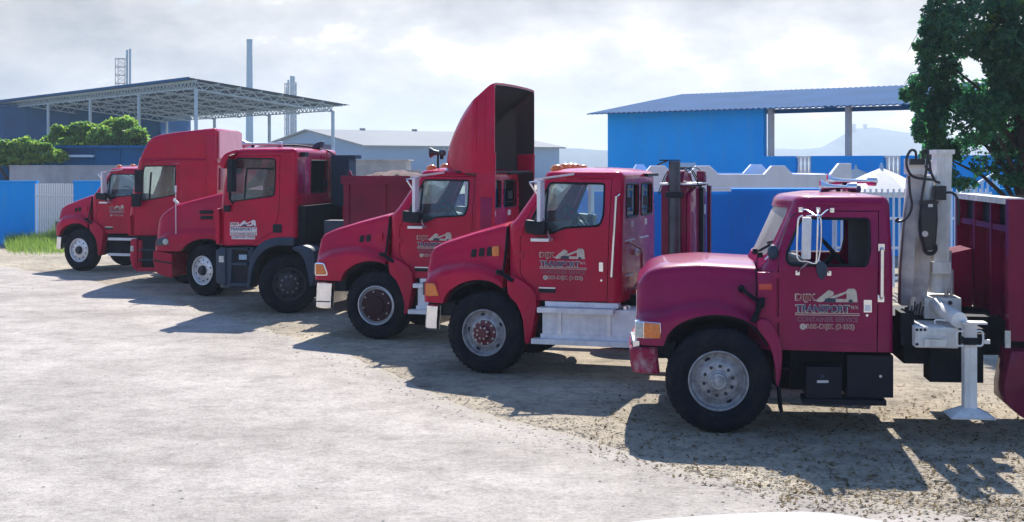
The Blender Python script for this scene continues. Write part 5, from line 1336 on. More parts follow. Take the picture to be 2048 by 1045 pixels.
for k in range(5):
    rr = random.Random(40 + k); u_ = hb + rr.uniform(0.0, 0.4); v_ = rr.uniform(-0.9, 0.3)
    MB().tube(cat([(u_ - 0.25, v_, 2.2 + rr.uniform(0, 0.2)), (u_ - 0.12, v_, 2.52), (u_ + 0.06, v_, 2.55), (u_ + 0.2, v_, 2.3)], 4), 0.007, 5).build('wire_hoop', M['chassis'], r6)
rbox(r6, 'deck', M['chassis'], cb0, 4.5, -1.0, 1.0, 1.0, 1.12, 0.02)

T5.o = T5.o - T5.ud*0.10
r5, d5, vs5 = sterling(T5, 'tractor_unit', 'red hooded tractor unit with a tall hollow roof fairing, third nearest', 'cover', -2, dict(S=stretched(1.09, 0.08), wheel_u=0.10, vents=2, marker=False, len=4.8, rear=3.9, bezel=M['chrome'], bump_len=0.10, bump_drop=0.08, tank=True, tank_len=1.7, grab=False, dw=0.56, dx=0.02, dz=0.03, lamps=(-0.62, 0.0, 0.62)))
f = T5
fz0 = zeave + 0.03
fp = f.L([(877, 306), (881, 292), (892, 270), (908, 243), (926, 218), (944, 199), (957, 189), (970, 178), (982, 169), (992, 166)], -1.0)
def fw(t): return 0.62 + 0.46*min(1, t*1.6)**0.7
rows, rin = [], []
ufa, ufb = fp[0][0], fp[-1][0]
prof = cat(fp, 3)
for u, z in prof:
    t = (u - ufa)/(ufb - ufa); w = fw(t); h = max(0.03, z - fz0); k = min(0.16 - 0.11*max(0, t - 0.5)*2, h*0.5)
    half = [(0, z + 0.02*t), (w*0.6, z + 0.015*t), (w - k, z), (w - k*0.3, z - k*0.25), (w, z - k), (w + 0.005, fz0)]
    rows.append([(u, -v, zz) for v, zz in reversed(half)] + [(u, v, zz) for v, zz in half[1:]])
    rin.append([(u + 0.03, -v*0.965, zz - 0.03) for v, zz in reversed(half)] + [(u + 0.03, v*0.965, zz - 0.03) for v, zz in half[1:]])
rin[-1] = [(rows[-1][0][0], v, z) for _, v, z in rin[-1]]
b = MB(); b.grid(rows); 
ro = [tuple(p) for p in rows[-1]]; ri = [tuple(p) for p in rin[-1]]
b.grid([ro, ri]); b.build('roof_fairing', M['red'], r5, 40)
li = MB(); li.grid(rin); li.build('fairing_lining', M['hose'], r5, 40)
for s_ in (1, -1):
    ex = f.L([(954, 308), (992, 306), (990, 445), (986, 600), (955, 600), (953, 460)], -1.05)
    o = MB().prism(ex, -1.075, -1.035, 0.01).build('side_extender', M['red'], r5); o.scale = (1, s_, 1)
    o = MB().prism(f.L([(961, 395), (984, 395), (982, 560), (960, 560)], -1.08), -1.085, -1.074, 0.004).build('extender_panel', M['red_old'], r5); o.scale = (1, s_, 1)
rbox(r5, 'extender_lining', M['hose'], f.uz(954, 400, -1.05)[0] + 0.01, f.uz(991, 400, -1.05)[0] - 0.005, 1.025, 1.034, zbelt - 0.6, fz0 + 0.0, 0.002)
nz = f.L([(953, 312), (957, 296), (960, 291), (963, 296), (967, 312)], -1.04)
MB().prism(rounded(nz, 0.02), -1.062, -1.045, 0.004).build('fairing_bracket', M['white_decal'], r5)
MB().lathe([(0, -0.004), (0.016, -0.003), (0.016, 0.0)], c=(f.uz(960, 297, -1.06)[0], -1.062, f.uz(960, 297, -1.06)[1]), n=10).build('bracket_bolt', M['black'], r5)
for xs0, xs1 in ((950, 953), (968, 971)):
    pts_ = [f.uz(x, y, -1.08) for x in (xs0, xs1) for y in (303, 200 if xs0 < 960 else 190)]
    MB().prism([pts_[0], pts_[2], pts_[3], pts_[1]], -1.091, -1.07, 0.003).build('fairing_seam', M['red'], r5)
rbox(r5, 'fairing_base', M['black'], ufa + 0.25, ufb - 0.02, -0.95, 0.95, fz0 + 0.005, fz0 + 0.03, 0.004)
hz_ = f.uz(853, 300, -0.3); air_horn(r5, hz_[0] + 0.06, hz_[0] + 0.31, -0.28, hz_[1] - 0.045, M['stack']); rbox(r5, 'horn_stand', M['chassis'], hz_[0] + 0.17, hz_[0] + 0.19, -0.30, -0.26, zeave + 0.05, hz_[1] - 0.05, 0.002)
rbox(r5, 'fifth_wheel', M['chassis'], 3.5, 4.3, -0.45, 0.45, 1.0, 1.12, 0.04)

r1, d1, vs1 = sterling(T1, 'hooded_truck', 'farthest red hooded truck at the left end of the row beside the picket gate', 'alu', -8, dict(S=stretched(0.90, -0.03), vents=2, marker=False, len=3.4, rear=2.75, tank=False, lamp=False, grab=False, rear_details=False, dw=0.42, dx=0.10, dz=0.05, lamps=(-0.6, 0.0, 0.6)))
for s_ in (-1, 1):
    rbox(r1, 'headlight', M['lamp'], stretched(0.90, 0)['u0'] - 0.02, stretched(0.90, 0)['u0'] + 0.1, min(s_*0.55, s_*0.98), max(s_*0.55, s_*0.98), 1.0, 1.2, 0.02)
for k, v in enumerate((-0.2, 0.05, 0.3)): MB().ball((0.95 + lerp_pts(C6['uf'], zeave)*0.0 + 1.3, v, zeave + 0.16), 0.07, 0.07, 0.08, 10, 6).build('roof_beacon', M['clear'] if k < 2 else M['navy'], r1)

# ---------------------------------------------------------------- nearest truck, with the crane
f = T7
S7 = {}
S7['top'] = f.L([(1279, 560), (1288, 548), (1300, 540), (1320, 534), (1360, 530), (1401, 528), (1509, 534)], -0.80)
S7['crest'] = f.L([(1271, 640), (1290, 632), (1320, 628), (1360, 616), (1401, 610), (1441, 611), (1481, 622), (1513, 640)], -1.0)
S7['u0'] = f.uz(1272, 640, -1.0)[0]; S7['u1'] = f.uz(1512, 560, -0.95)[0]; S7['zb'] = f.uz(1300, 692, -1.08)[1]
S7['arch'] = f.L([(1322, 760), (1327, 693), (1337, 668), (1361, 647), (1401, 633), (1441, 630), (1481, 638), (1513, 656), (1537, 688), (1549, 732), (1553, 790), (1553, 900), (1322, 900)], -1.08)
S7['hw'] = [(S7['u0'], 0.80), (S7['u0'] + 0.3, 0.85), (S7['u1'], 0.90)]
S7['vf'] = [(S7['u0'], 1.03), (S7['u0'] + 0.2, 1.08), (S7['u1'], 1.10)]
def u7(px, py, v=-1.0): return f.uz(px, py, v)
zfl7 = u7(1670, 703)[1]; zb7 = u7(1650, 531)[1]; ze7 = u7(1680, 411, -0.92)[1]; zc7 = u7(1530, 540, -0.9)[1]
a0 = u7(1541, 508, -0.86); a1 = u7(1583, 412, -0.86)
C7 = cab_params(zs=sorted(set([zfl7, zfl7 + 0.2, zfl7 + 0.4, zc7 - 0.1, zc7, zc7 + 0.06, zb7, zb7 + 0.1] + [zb7 + (ze7 - zb7)*k/6 for k in range(1, 7)])),
    uf=[(zfl7, S7['u1'] + 0.03), (zc7 - 0.03, S7['u1'] + 0.03), (zc7 + 0.09, a0[0] - 0.04), (a0[1] + 0.02, a0[0]), (a1[1], a1[0])], ur=[(zfl7, u7(1788, 700)[0]), (zb7, u7(1787, 530)[0]), (ze7, u7(1781, 411, -0.92)[0])],
    hw=[(zfl7, 1.02), (zb7, 1.02), (ze7, 0.93)], rf=0.20, rr=0.09, bulge=0.12, Rt=0.09, crown=0.035)
D7 = f.L([(1557, 545), (1558, 700), (1753, 706), (1756, 530)], -1.02) + f.L([(1757, 424), (1603, 424), (1583, 436), (1558, 500)], -0.97)
W7 = rounded(f.L([(1582, 531), (1573, 522), (1574, 505)], -1.0) + f.L([(1597, 450), (1605, 437), (1738, 439)], -0.96) + f.L([(1740, 500), (1733, 532)], -1.0), 0.035)
r7 = root_of(T7, 'crane_truck', 'nearest red hooded truck, with pale loader crane and outrigger behind its cab')
p7 = M['red_old']
build_hood(r7, S7, p7)
d7, fd7, vs7 = build_cab(r7, C7, p7, D7, W7, ws=(zc7 + 0.13, ze7 - 0.03, 0.76, 0.72, 0.28), rear=[rounded([(-0.55, zb7 + 0.1), (0.55, zb7 + 0.1), (0.55, ze7 - 0.12), (-0.55, ze7 - 0.12)], 0.08)], wsglass='dustyglass', sideglass=None, hinges=(zfl7 + 0.30, zb7 - 0.10))
interior(r7, lerp_pts(C7['uf'], zfl7) + 0.05, lerp_pts(C7['ur'], zb7), zfl7, 1.0, zb7 + 0.02, ze7)
rbox(r7, 'seat_back_panel', M['seat'], lerp_pts(C7['ur'], zb7) - 0.20, lerp_pts(C7['ur'], zb7) - 0.08, -0.85, 0.85, zb7 - 0.4, ze7 - 0.06, 0.03)
sk = f.L([(1516, 640), (1535, 640), (1552, 662), (1564, 697), (1563, 735), (1558, 769), (1552, 769), (1550, 735), (1539, 690), (1516, 660)], -1.08)
for s_ in (1, -1):
    o = MB().prism(cat(sk, 2, True), -1.10, -0.80, 0.01).build('rear_fender', p7, r7, 40); o.scale = (1, s_, 1)
cs_ = f.L([(1515, 545), (1553, 545), (1553, 690), (1540, 690), (1515, 655)], -1.03)
MB().prism(cs_, -1.035, -0.9, 0.01).build('cowl_side', p7, r7)
# split line, strap and latches
zt_ = [f.uz(1513, y, -1.0)[1] for y in (540, 600, 640)]
MB().tube([(S7['u1'] + 0.013, -0.88, zt_[0]), (S7['u1'] + 0.013, -1.0, zt_[1]), (S7['u1'] + 0.0, -1.09, zt_[2])], 0.018, 6).build('cowl_seal', M['rubber'], r7)
q = f.uz(1484, 580, -1.06); q2 = f.uz(1522, 608, -1.1)
MB().lathe([(0, -0.03), (0.028, -0.025), (0.034, 0.0), (0.034, 0.07)], c=(q[0], -1.0, q[1]), n=14).build('rubber_stop', M['rubber'], r7)
MB().bar((q[0], -1.03, q[1]), (q2[0], -1.09, q2[1]), 0.03, 0.035).build('hood_strap', M['rubber'], r7)
MB().prism(rounded([(q2[0] - 0.05, q2[1] - 0.06), (q2[0] + 0.03, q2[1] - 0.04), (q2[0] + 0.04, q2[1] + 0.06), (q2[0] - 0.02, q2[1] + 0.05)], 0.02), -1.12, -1.05, 0.01).build('hood_latch', M['rubber'], r7)
q3 = f.uz(1505, 645, -1.1); MB().bar((q2[0] - 0.02, -1.1, q2[1] - 0.05), (q3[0], -1.1, q3[1]), 0.02, 0.05).build('hood_strap', M['rubber'], r7)
q = f.L([(1518, 568), (1544, 568), (1544, 580), (1518, 580)], -1.04); MB().prism(q, -1.045, -1.03, 0.004).build('side_reflector', M['reflector'], r7)
# headlamp unit
hl = f.L([(1271, 643), (1320, 647), (1321, 677), (1271, 674)], -1.06)
for s_ in (1, -1):
    o = MB().prism(grown(hl, 0.008), -1.085, -0.55, 0.008).build('lamp_bezel', M['chrome'], r7); o.scale = (1, s_, 1)
    o = MB().prism([hl[0], (hl[0][0] + 0.075, hl[0][1] - 0.004), (hl[3][0] + 0.075, hl[3][1] - 0.004), hl[3]], -1.094, -0.56, 0.006).build('headlight', M['clear'], r7); o.scale = (1, s_, 1)
    o = MB().prism([(hl[0][0] + 0.082, hl[0][1] - 0.004), hl[1], hl[2], (hl[3][0] + 0.082, hl[3][1] - 0.004)], -1.10, -0.9, 0.006).build('turn_signal', M['orange'], r7); o.scale = (1, s_, 1)
rbox(r7, 'grille', M['chrome'], S7['u0'] - 0.01, S7['u0'] + 0.06, -0.55, 0.55, hl[3][1], hl[0][1] + 0.25, 0.02)
b0, b1 = f.uz(1260, 720, -1.04), f.uz(1315, 720, -1.04); zb_0, zb_1 = f.uz(1290, 748, -1.06)[1], f.uz(1290, 695, -1.06)[1]
bumper(r7, b0[0] + 0.01, b1[0], 1.08, zb_0, zb_1, M['red_scraped'], 0.14, lean=-0.03)
MB().bar((b0[0] + 0.06, -1.02, zb_1 + 0.02), (b0[0] + 0.02, -0.6, zb_1 + 0.06), 0.06, 0.07).build('bumper_end_cap', M['chrome'], r7)
rbox(r7, 'bumper_bracket', M['chassis'], b0[0] + 0.06, -0.42, -0.95, 0.95, zb_1 - 0.12, zb_1 + 0.03, 0.01)
# doors and handles
a, b = f.uz(1764, 496, -1.07), f.uz(1763, 598, -1.07)
tubes(r7, 'grab_handle', M['chrome'], [[(a[0], -1.0, a[1]), (a[0], -1.09, a[1] - 0.02), (b[0], -1.10, b[1] + 0.02), (b[0], -1.02, b[1])]], 0.019)
for q in (a, b): rbox(r7, 'handle_foot', M['chrome'], q[0] - 0.03, q[0] + 0.03, -1.04, -1.015, q[1] - 0.035, q[1] + 0.035, 0.006)
q0, q1 = f.uz(1727, 600, -1.02), f.uz(1743, 625, -1.02)
rbox(d7, 'door_handle', M['chrome'], q0[0], q1[0], -1.04, -1.015, q1[1], q0[1], 0.012); rbox(d7, 'handle_paddle', M['alubright'], q0[0] + 0.012, q1[0] - 0.012, -1.05, -1.03, q1[1] + 0.015, q0[1] - 0.05, 0.006)
MB().lathe([(0, -0.012), (0.013, -0.010), (0.013, 0)], c=(f.uz(1734, 631, -1.02)[0], -1.02, f.uz(1734, 631, -1.02)[1]), n=10).build('door_lock', M['chrome'], d7)
dc = f.uz(1590.5, 576.5, -1.02); decal(d7, dc[0], dc[1], 0.605, -1.02)
q = f.uz(1600, 690, -1.02); rbox(d7, 'door_sill', p7, lerp_pts(C7['uf'], zfl7) + 0.35, q1[0] + 0.02, -1.03, -1.015, zfl7 + 0.055, zfl7 + 0.075, 0.003)
# west coast mirror
def tp(px, py, v=-1.25): q = f.uz(px, py, v); return (q[0], v, q[1])
for pth, nm in (([tp(1606, 432), tp(1600, 434), tp(1596, 445), tp(1594, 500), tp(1597, 520), tp(1612, 523), tp(1637, 521), tp(1641, 438), tp(1612, 433)], 'mirror_loop'), ([tp(1636, 420, -0.98), tp(1636, 432), tp(1633, 520), tp(1632, 522)], 'mirror_post'),
                ([tp(1601, 420, -0.96), tp(1614, 421, -1.1), tp(1630, 431), tp(1641, 432)], 'mirror_arm'), ([tp(1664, 421, -0.96), tp(1655, 421, -1.1), tp(1642, 432)], 'mirror_arm'), ([tp(1595, 546, -1.03), tp(1598, 542, -1.1), tp(1619, 524)], 'mirror_arm'), ([tp(1658, 547, -1.03), tp(1650, 530, -1.2), tp(1636, 522)], 'mirror_arm')):
    MB().tube(cat(pth, 4), 0.0085, 7).build(nm, M['chrome'], r7)
for px, py, v in ((1601, 420, -0.97), (1664, 421, -0.97), (1595, 546, -1.03), (1658, 547, -1.03), (1636, 420, -0.98)):
    q = tp(px, py, v); rbox(r7, 'mirror_foot', M['chrome'], q[0] - 0.019, q[0] + 0.019, v - 0.02, v + 0.05, q[2] - 0.022, q[2] + 0.022, 0.006)
m0, m1 = tp(1603, 435), tp(1622, 518)
mb_ = MB().prism(rounded([(m0[0], m1[2]), (m1[0] - 0.01, m1[2]), (m1[0], m0[2]), (m0[0] + 0.012, m0[2])], 0.012), -1.33, -1.20, 0.01).build('mirror', M['alubright'], r7)
sp = [tp(1634, 524, -1.2), tp(1646, 524, -1.2), tp(1653, 535, -1.2), tp(1652, 548, -1.2), tp(1644, 559, -1.2), tp(1636, 552, -1.2), tp(1633, 538, -1.2)]
MB().prism(cat([(a_, c_) for a_, _, c_ in sp], 3, True), -1.26, -1.14, 0.02).build('spot_mirror', M['plastic'], r7)
# far side mirror
MB().box(m0[0], m1[0], 1.2, 1.32, m1[2], m0[2], 0.01).build('mirror', M['alubright'], r7); MB().tube([(m0[0] + 0.05, 0.98, m0[2] + 0.1), (m0[0] + 0.05, 1.25, m0[2] + 0.02), (m0[0] + 0.05, 1.25, m1[2] - 0.02), (m0[0] + 0.05, 1.0, m1[2] - 0.1)], 0.011, 7).build('mirror_loop', M['chrome'], r7)
# fender mirror seen against the windscreen
q = tp(1546, 505, -0.95); MB().ball(q, 0.055, 0.05, 0.075, 14, 8).build('fender_mirror', M['plastic'], r7); MB().tube([tp(1531, 520, -0.9), q], 0.012, 6).build('mirror_arm', M['chrome'], r7)
for k, (x0_, y0_, x1_, y1_) in enumerate(((1535, 486, 1556, 482), (1508, 508, 1540, 490))):
    MB().bar(tp(x0_, y0_, -0.6), tp(x1_, y1_, -0.78), 0.014, 0.022).build('wiper', M['black'], r7)
q = tp(1510, 508, -0.5); MB().lathe([(0.03, 0), (0.025, 0.05), (0, 0.055)], c=q, n=10, axis='z').build('wiper_pivot', M['chassis'], r7); q = tp(1520, 515, -0.75); MB().lathe([(0.03, 0), (0.025, 0.05), (0, 0.055)], c=q, n=10, axis='z').build('wiper_pivot', M['chassis'], r7)
rbox(r7, 'sun_visor', M['black'], a1[0] + 0.10, a1[0] + 0.16, -0.7, 0.7, ze7 - 0.14, ze7 - 0.03, 0.01)
# roof horns and beacon
h0 = tp(1640, 372, -0.35); h1 = tp(1712, 381, -0.35)
air_horn(r7, h0[0], h1[0] + 0.02, -0.35, h0[2] - 0.015, M['chrome'])
MB().lathe([(0.05, 0), (0.06, 0.03), (0.05, 0.07), (0.0, 0.08)], c=(h1[0], -0.3, ze7 + 0.11), n=14, axis='z').build('roof_beacon', M['navy'], r7)
air_horn(r7, h0[0] + 0.12, h1[0] + 0.28, 0.1, ze7 + 0.22, M['chrome'])
# below the cab
zbx = zfl7 - 0.02
q0, q1 = f.uz(1612, 760, -0.95), f.uz(1682, 760, -0.95); zb0_ = f.uz(1650, 800, -0.98)[1]
rbox(r7, 'battery_box', M['black'], q0[0], q1[0], -1.0, -0.5, zb0_ + 0.02, f.uz(1650, 734, -0.98)[1], 0.02)
q2, q3 = f.uz(1694, 760, -0.95), f.uz(1786, 760, -0.95)
rbox(r7, 'fuel_tank', M['black'], q2[0], q3[0], -0.97, -0.5, zb0_ + 0.03, f.uz(1740, 712, -0.98)[1], 0.05)
rbox(r7, 'step_board', M['black'], q0[0] - 0.04, q3[0] - 0.08, -1.08, -0.75, zb0_ - 0.03, zb0_ + 0.02, 0.01)
rbox(r7, 'step_back_plate', M['chassis'], S7['u1'] + 0.35, q3[0], -0.70, -0.60, zb0_ + 0.05, zfl7, 0.01)
lb = f.L([(1634, 761), (1657, 761), (1657, 766), (1634, 766)], -1.0); MB().prism(lb, -1.008, -0.999).build('maker_plate', M['white_decal'], r7, 0)
q = f.uz(1645, 753, -1.0); MB().lathe([(0, -0.004), (0.02, -0.003), (0.02, 0)], c=(q[0], -1.0, q[1]), n=14).build('maker_badge', M['plastic'], r7)
q = f.uz(1761, 753, -0.97); MB().lathe([(0, -0.01), (0.014, -0.008), (0.014, 0)], c=(q[0], -0.97, q[1]), n=10).build('tank_bolt', M['white_decal'], r7)
mf = f.L([(1556, 770), (1560, 770), (1566, 823), (1560, 825)], -1.05); MB().prism(mf, -1.08, -0.8, 0.002).build('mud_flap', M['rubber'], r7)
wheel(r7, 0, -1.10, 'plain', 0)
# frame, tail and body
for v in (-0.43, 0.43): rbox(r7, 'frame_rail', M['chassis'], -0.5, 5.6, v - 0.04, v + 0.04, 0.72, 0.98)
axle(r7, 0, 1.1); wheel(r7, 0, 1.1, 'x', far=True); axle(r7, 4.6, 1.1); wheel(r7, 4.6, -1.1, 'dual'); wheel(r7, 4.6, 1.1, 'x', far=True)
rbox(r7, 'engine_block', M['chassis'], -0.45, 0.8, -0.4, 0.4, 0.55, 1.3, 0.05)
k0 = f.uz(1792, 760, -0.6)[0]; k1 = f.uz(1965, 760, -0.6)[0]
rbox(r7, 'hydraulic_tank', M['chassis'], k0 + 0.28, k0 + 0.78, -0.85, -0.5, 0.50, 1.02, 0.03); rbox(r7, 'tool_box', M['chassis'], k0 + 0.05, k0 + 0.30, -0.75, 0.6, 0.66, 1.05, 0.02)
rbox(r7, 'subframe', M['chassis'], k0 - 0.02, 5.6, -0.5, 0.5, 0.985, 1.10, 0.01)
rbox(r7, 'spare_carrier', M['chassis'], k0 + 0.50, k1, 0.35, 0.95, 0.55, 1.0, 0.03)
# ------------------------------------------- loader crane (part with sub-parts)
cr7 = holder('crane', r7)
def cp(px, py, v): q = f.uz(px, py, v); return Vector((q[0], v, q[1]))
VC = -0.25
a, b = cp(1865, 540, VC), cp(1899, 310, VC)
MB().hexa([(a.x - 0.015, VC - 0.16, 1.55), (b.x - 0.04, VC - 0.16, 1.55), (b.x - 0.04, VC + 0.16, 1.55), (a.x - 0.015, VC + 0.16, 1.55), (a.x + 0.02, VC - 0.15, b.z + 0.02), (b.x + 0.0, VC - 0.15, b.z + 0.02), (b.x + 0.0, VC + 0.15, b.z + 0.02), (a.x + 0.02, VC + 0.15, b.z + 0.02)], 0.02).build('column', M['crane'], cr7)
t0 = cp(1862, 305, VC); rbox(cr7, 'column_cap', M['crane'], a.x, b.x + 0.02, VC - 0.17, VC + 0.17, b.z + 0.005, b.z + 0.05, 0.012)
rbox(cr7, 'column_collar', M['crane'], a.x - 0.03, b.x - 0.02, VC - 0.18, VC + 0.18, cp(1880, 545, VC).z, cp(1880, 522, VC).z, 0.01)
n0 = cp(1863, 575, VC)
MB().lathe([(0.125, 0), (0.125, 0.22), (0.105, 0.25), (0.105, 0.42)], c=(n0.x + 0.09, VC, n0.z - 0.05), n=24, axis='z').build('slew_ring', M['crane'], cr7)
# folded boom leaning beside the column
p_ = [cp(1815, 348, VC - 0.25), cp(1843, 348, VC - 0.25), cp(1838, 420, VC - 0.25), cp(1829, 470, VC - 0.25), cp(1826, 540, VC - 0.25), cp(1822, 610, VC - 0.25), cp(1797, 610, VC - 0.25), cp(1798, 540, VC - 0.25), cp(1804, 460, VC - 0.25)]
MB().prism([(q.x, q.z) for q in p_], VC - 0.36, VC - 0.18, 0.02).build('boom', M['crane_tan'], cr7)
p_ = [cp(1842, 350, VC - 0.1), cp(1866, 350, VC - 0.1), cp(1862, 480, VC - 0.1), cp(1856, 560, VC - 0.1), cp(1846, 640, VC - 0.1), cp(1818, 640, VC - 0.1), cp(1826, 540, VC - 0.1), cp(1836, 450, VC - 0.1)]
MB().prism([(q.x, q.z) for q in p_], VC - 0.17, VC + 0.02, 0.015).build('inner_boom', M['crane_tan'], cr7)
q0, q1 = cp(1814, 345, VC - 0.25), cp(1852, 318, VC - 0.25)
rbox(cr7, 'boom_head', M['crane'], q0.x - 0.01, q1.x, VC - 0.4, VC - 0.12, q0.z - 0.02, q1.z, 0.02)
q0, q1 = cp(1819, 330, VC - 0.42), cp(1848, 318, VC - 0.42); rbox(cr7, 'valve_block', M['hose'], q0.x, q1.x, VC - 0.47, VC - 0.40, q0.z, q1.z, 0.008)
p_ = [cp(1850, 360, VC - 0.12), cp(1846, 400, VC - 0.12)]
MB().tube([cp(1856, 352, VC - 0.2), cp(1850, 400, VC - 0.2), cp(1846, 470, VC - 0.2)], [0.05, 0.055, 0.05], 14).build('lift_cylinder', M['crane'], cr7)
# black rotator hanging with its hook eye
VR = VC - 0.34
p_ = [cp(1840, 404, VR), cp(1872, 402, VR), cp(1873, 440, VR), cp(1870, 480, VR), cp(1866, 500, VR), cp(1848, 500, VR), cp(1840, 470, VR), cp(1838, 430, VR)]
MB().prism([(q.x, q.z) for q in p_], VR - 0.09, VR + 0.09, 0.02).build('rotator', M['hose'], cr7)
q = cp(1860, 497, VR); MB().tube([(q.x + 0.055*cos(t*pi/9), VR, q.z + 0.055*sin(t*pi/9)) for t in range(18)], 0.02, 8, True).build('hook_eye', M['hose'], cr7)
rbox(cr7, 'rotator_plate', M['white_decal'], cp(1853, 0, VR).x, cp(1862, 0, VR).x, VR - 0.097, VR - 0.085, cp(1857, 414, VR).z, cp(1857, 408, VR).z, 0.001)
rbox(cr7, 'rotator_flange', M['hose'], cp(1838, 0, VR).x, cp(1873, 0, VR).x, VR - 0.10, VR + 0.10, cp(1857, 408, VR).z, cp(1857, 401, VR).z, 0.006)
MB().lathe([(0, -0.012), (0.03, -0.01), (0.03, 0)], c=tuple(cp(1850, 468, VR - 0.09)), n=12).build('rotator_pin', M['crane_tan'], cr7)
q0, q1 = cp(1868, 400, VC - 0.2), cp(1888, 372, VC - 0.2); rbox(cr7, 'hose_guide', M['hose'], q0.x, q1.x, VC - 0.32, VC - 0.17, q0.z, q1.z, 0.015)
MB().tube([cp(1836, 420, VR), cp(1833, 450, VR), cp(1835, 478, VR)], 0.016, 8).build('rotator_rod', M['crane_tan'], cr7)
hv = VC - 0.5
for pth in ([(1832, 320), (1831, 304), (1822, 301), (1814, 315), (1814, 335), (1824, 352), (1845, 358), (1870, 360)], [(1846, 315), (1845, 303), (1853, 301), (1858, 320), (1862, 345), (1868, 358)], [(1850, 332), (1862, 346), (1870, 362), (1880, 366)], [(1856, 305), (1852, 345), (1846, 380), (1842, 410)],
            [(1818, 352), (1820, 385), (1824, 410), (1818, 430), (1805, 442), (1792, 443), (1797, 437)], [(1872, 372), (1868, 390), (1870, 405)], [(1888, 386), (1904, 386), (1914, 396), (1918, 415), (1917, 450)]):
    MB().tube(cat([cp(x, y, hv) for x, y in pth], 5), 0.013, 7).build('hydraulic_hose', M['hose'], cr7)
# pedestal, outrigger beam, leg
q0, q1 = cp(1840, 632, -0.3), cp(1908, 592, -0.3); rbox(cr7, 'pedestal', M['crane'], q0.x, q1.x + 0.02, -0.55, 0.25, q0.z, q1.z, 0.015)
q = cp(1895, 591, -0.5)
for dx in (0.0, 0.05): MB().lathe([(0.022, 0), (0.022, 0.03), (0.014, 0.035), (0.014, 0.06), (0, 0.06)], c=(q.x + dx, -0.45, q.z), n=8, axis='z').build('pedestal_bolt', M['nut'], cr7)
MB().lathe([(0, -0.02), (0.02, -0.018), (0.022, 0)], c=(cp(1900, 606, -0.55).x, -0.55, cp(1900, 606, -0.55).z), n=10).build('pivot_pin', M['rimdark'], cr7)
MB().tube([cp(1872, 610, -0.6), cp(1888, 622, -0.85), cp(1918, 640, -1.12)], [0.07, 0.07, 0.075], 18).build('outrigger_cylinder', M['crane'], cr7)
q = cp(1918, 641, -1.13); MB().lathe([(0, -0.015), (0.075, -0.01), (0.075, 0.06)], c=tuple(q), n=20).build('cylinder_cap', M['crane'], cr7)
VO = -1.08
pb = [cp(1829, 653, VO), cp(1916, 656, VO), cp(1916, 697, VO), cp(1829, 695, VO)]
MB().prism([(q.x, q.z) for q in pb], VO - 0.03, VO + 1.9, 0.012).build('outrigger_beam', M['crane'], cr7)
for x, y in ((1834, 660), (1842, 660), (1850, 660), (1834, 689)):
    q = cp(x, y, VO - 0.03); MB().lathe([(0, -0.003), (0.014, -0.002), (0.014, 0)], c=(q.x, VO - 0.03, q.z), n=12).build('beam_hole', M['black'], cr7)
q0, q1 = cp(1862, 673, VO), cp(1890, 661, VO); rbox(cr7, 'beam_cover', M['crane'], q0.x, q1.x, VO - 0.045, VO - 0.03, q0.z, q1.z, 0.004)
q0, q1 = cp(1846, 692, VO), cp(1890, 678, VO); rbox(cr7, 'beam_pocket', M['crane'], q0.x, q1.x, VO - 0.06, VO - 0.03, q0.z, q1.z, 0.008)
MB().tube(cat([cp(x, y, VO - 0.06) for x, y in ((1844, 693), (1849, 676), (1891, 678), (1890, 694))], 3), 0.008, 6).build('pocket_guard', M['crane'], cr7)
MB().tube(cat([cp(x, y, VO + 0.1) for x, y in ((1870, 648), (1872, 640), (1900, 643), (1914, 649))], 3), 0.009, 6).build('guard_rod', M['crane'], cr7)
VL = -1.22
q0, q1 = cp(1926, 816, VL), cp(1951, 650, VL)
rbox(cr7, 'outrigger_leg', M['crane'], q0.x, q1.x, VL - 0.07, VL + 0.07, q0.z, q1.z + 0.01, 0.010)
rbox(cr7, 'leg_cap', M['crane'], q0.x - 0.02, q1.x + 0.09, VL - 0.09, VL + 0.09, q1.z + 0.012, q1.z + 0.03, 0.004)
q2, q3 = cp(1922, 695, VL), cp(1956, 668, VL); 
MB().tube(cat([cp(x, y, VL - 0.10) for x, y in ((1927, 663), (1914, 665), (1914, 690), (1927, 692))], 3), 0.010, 6).build('leg_guard', M['crane'], cr7)
MB().tube(cat([cp(x, y, VL - 0.10) for x, y in ((1952, 663), (1965, 665), (1965, 690), (1952, 692))], 3), 0.010, 6).build('leg_guard', M['crane'], cr7)
rbox(cr7, 'leg_clamp', M['chassis'], q0.x - 0.01, q1.x + 0.03, VL - 0.085, VL + 0.08, cp(1938, 688, VL).z, cp(1938, 674, VL).z, 0.006)
rbox(cr7, 'leg_valve', M['chassis'], q1.x + 0.0, q1.x + 0.09, VL - 0.06, VL + 0.05, cp(1955, 690, VL).z, cp(1955, 668, VL).z, 0.01); rbox(cr7, 'valve_cap', M['alu'], q1.x + 0.06, q1.x + 0.115, VL - 0.08, VL - 0.05, cp(1965, 686, VL).z, cp(1965, 678, VL).z, 0.004)
fo = MB(); c_ = (q0.x + q1.x)/2; zf_ = cp(1938, 829, VL).z; z1_ = cp(1938, 814, VL).z
fo.hexa([(c_ - 0.19, VL - 0.19, zf_), (c_ + 0.19, VL - 0.19, zf_), (c_ + 0.19, VL + 0.19, zf_), (c_ - 0.19, VL + 0.19, zf_), (c_ - 0.06, VL - 0.07, z1_), (c_ + 0.06, VL - 0.07, z1_), (c_ + 0.06, VL + 0.07, z1_), (c_ - 0.06, VL + 0.07, z1_)], 0.008)
fo.box(c_ - 0.20, c_ + 0.20, VL - 0.20, VL + 0.20, zf_ - 0.014, zf_ - 0.002); fo.build('outrigger_foot', M['crane'], cr7)
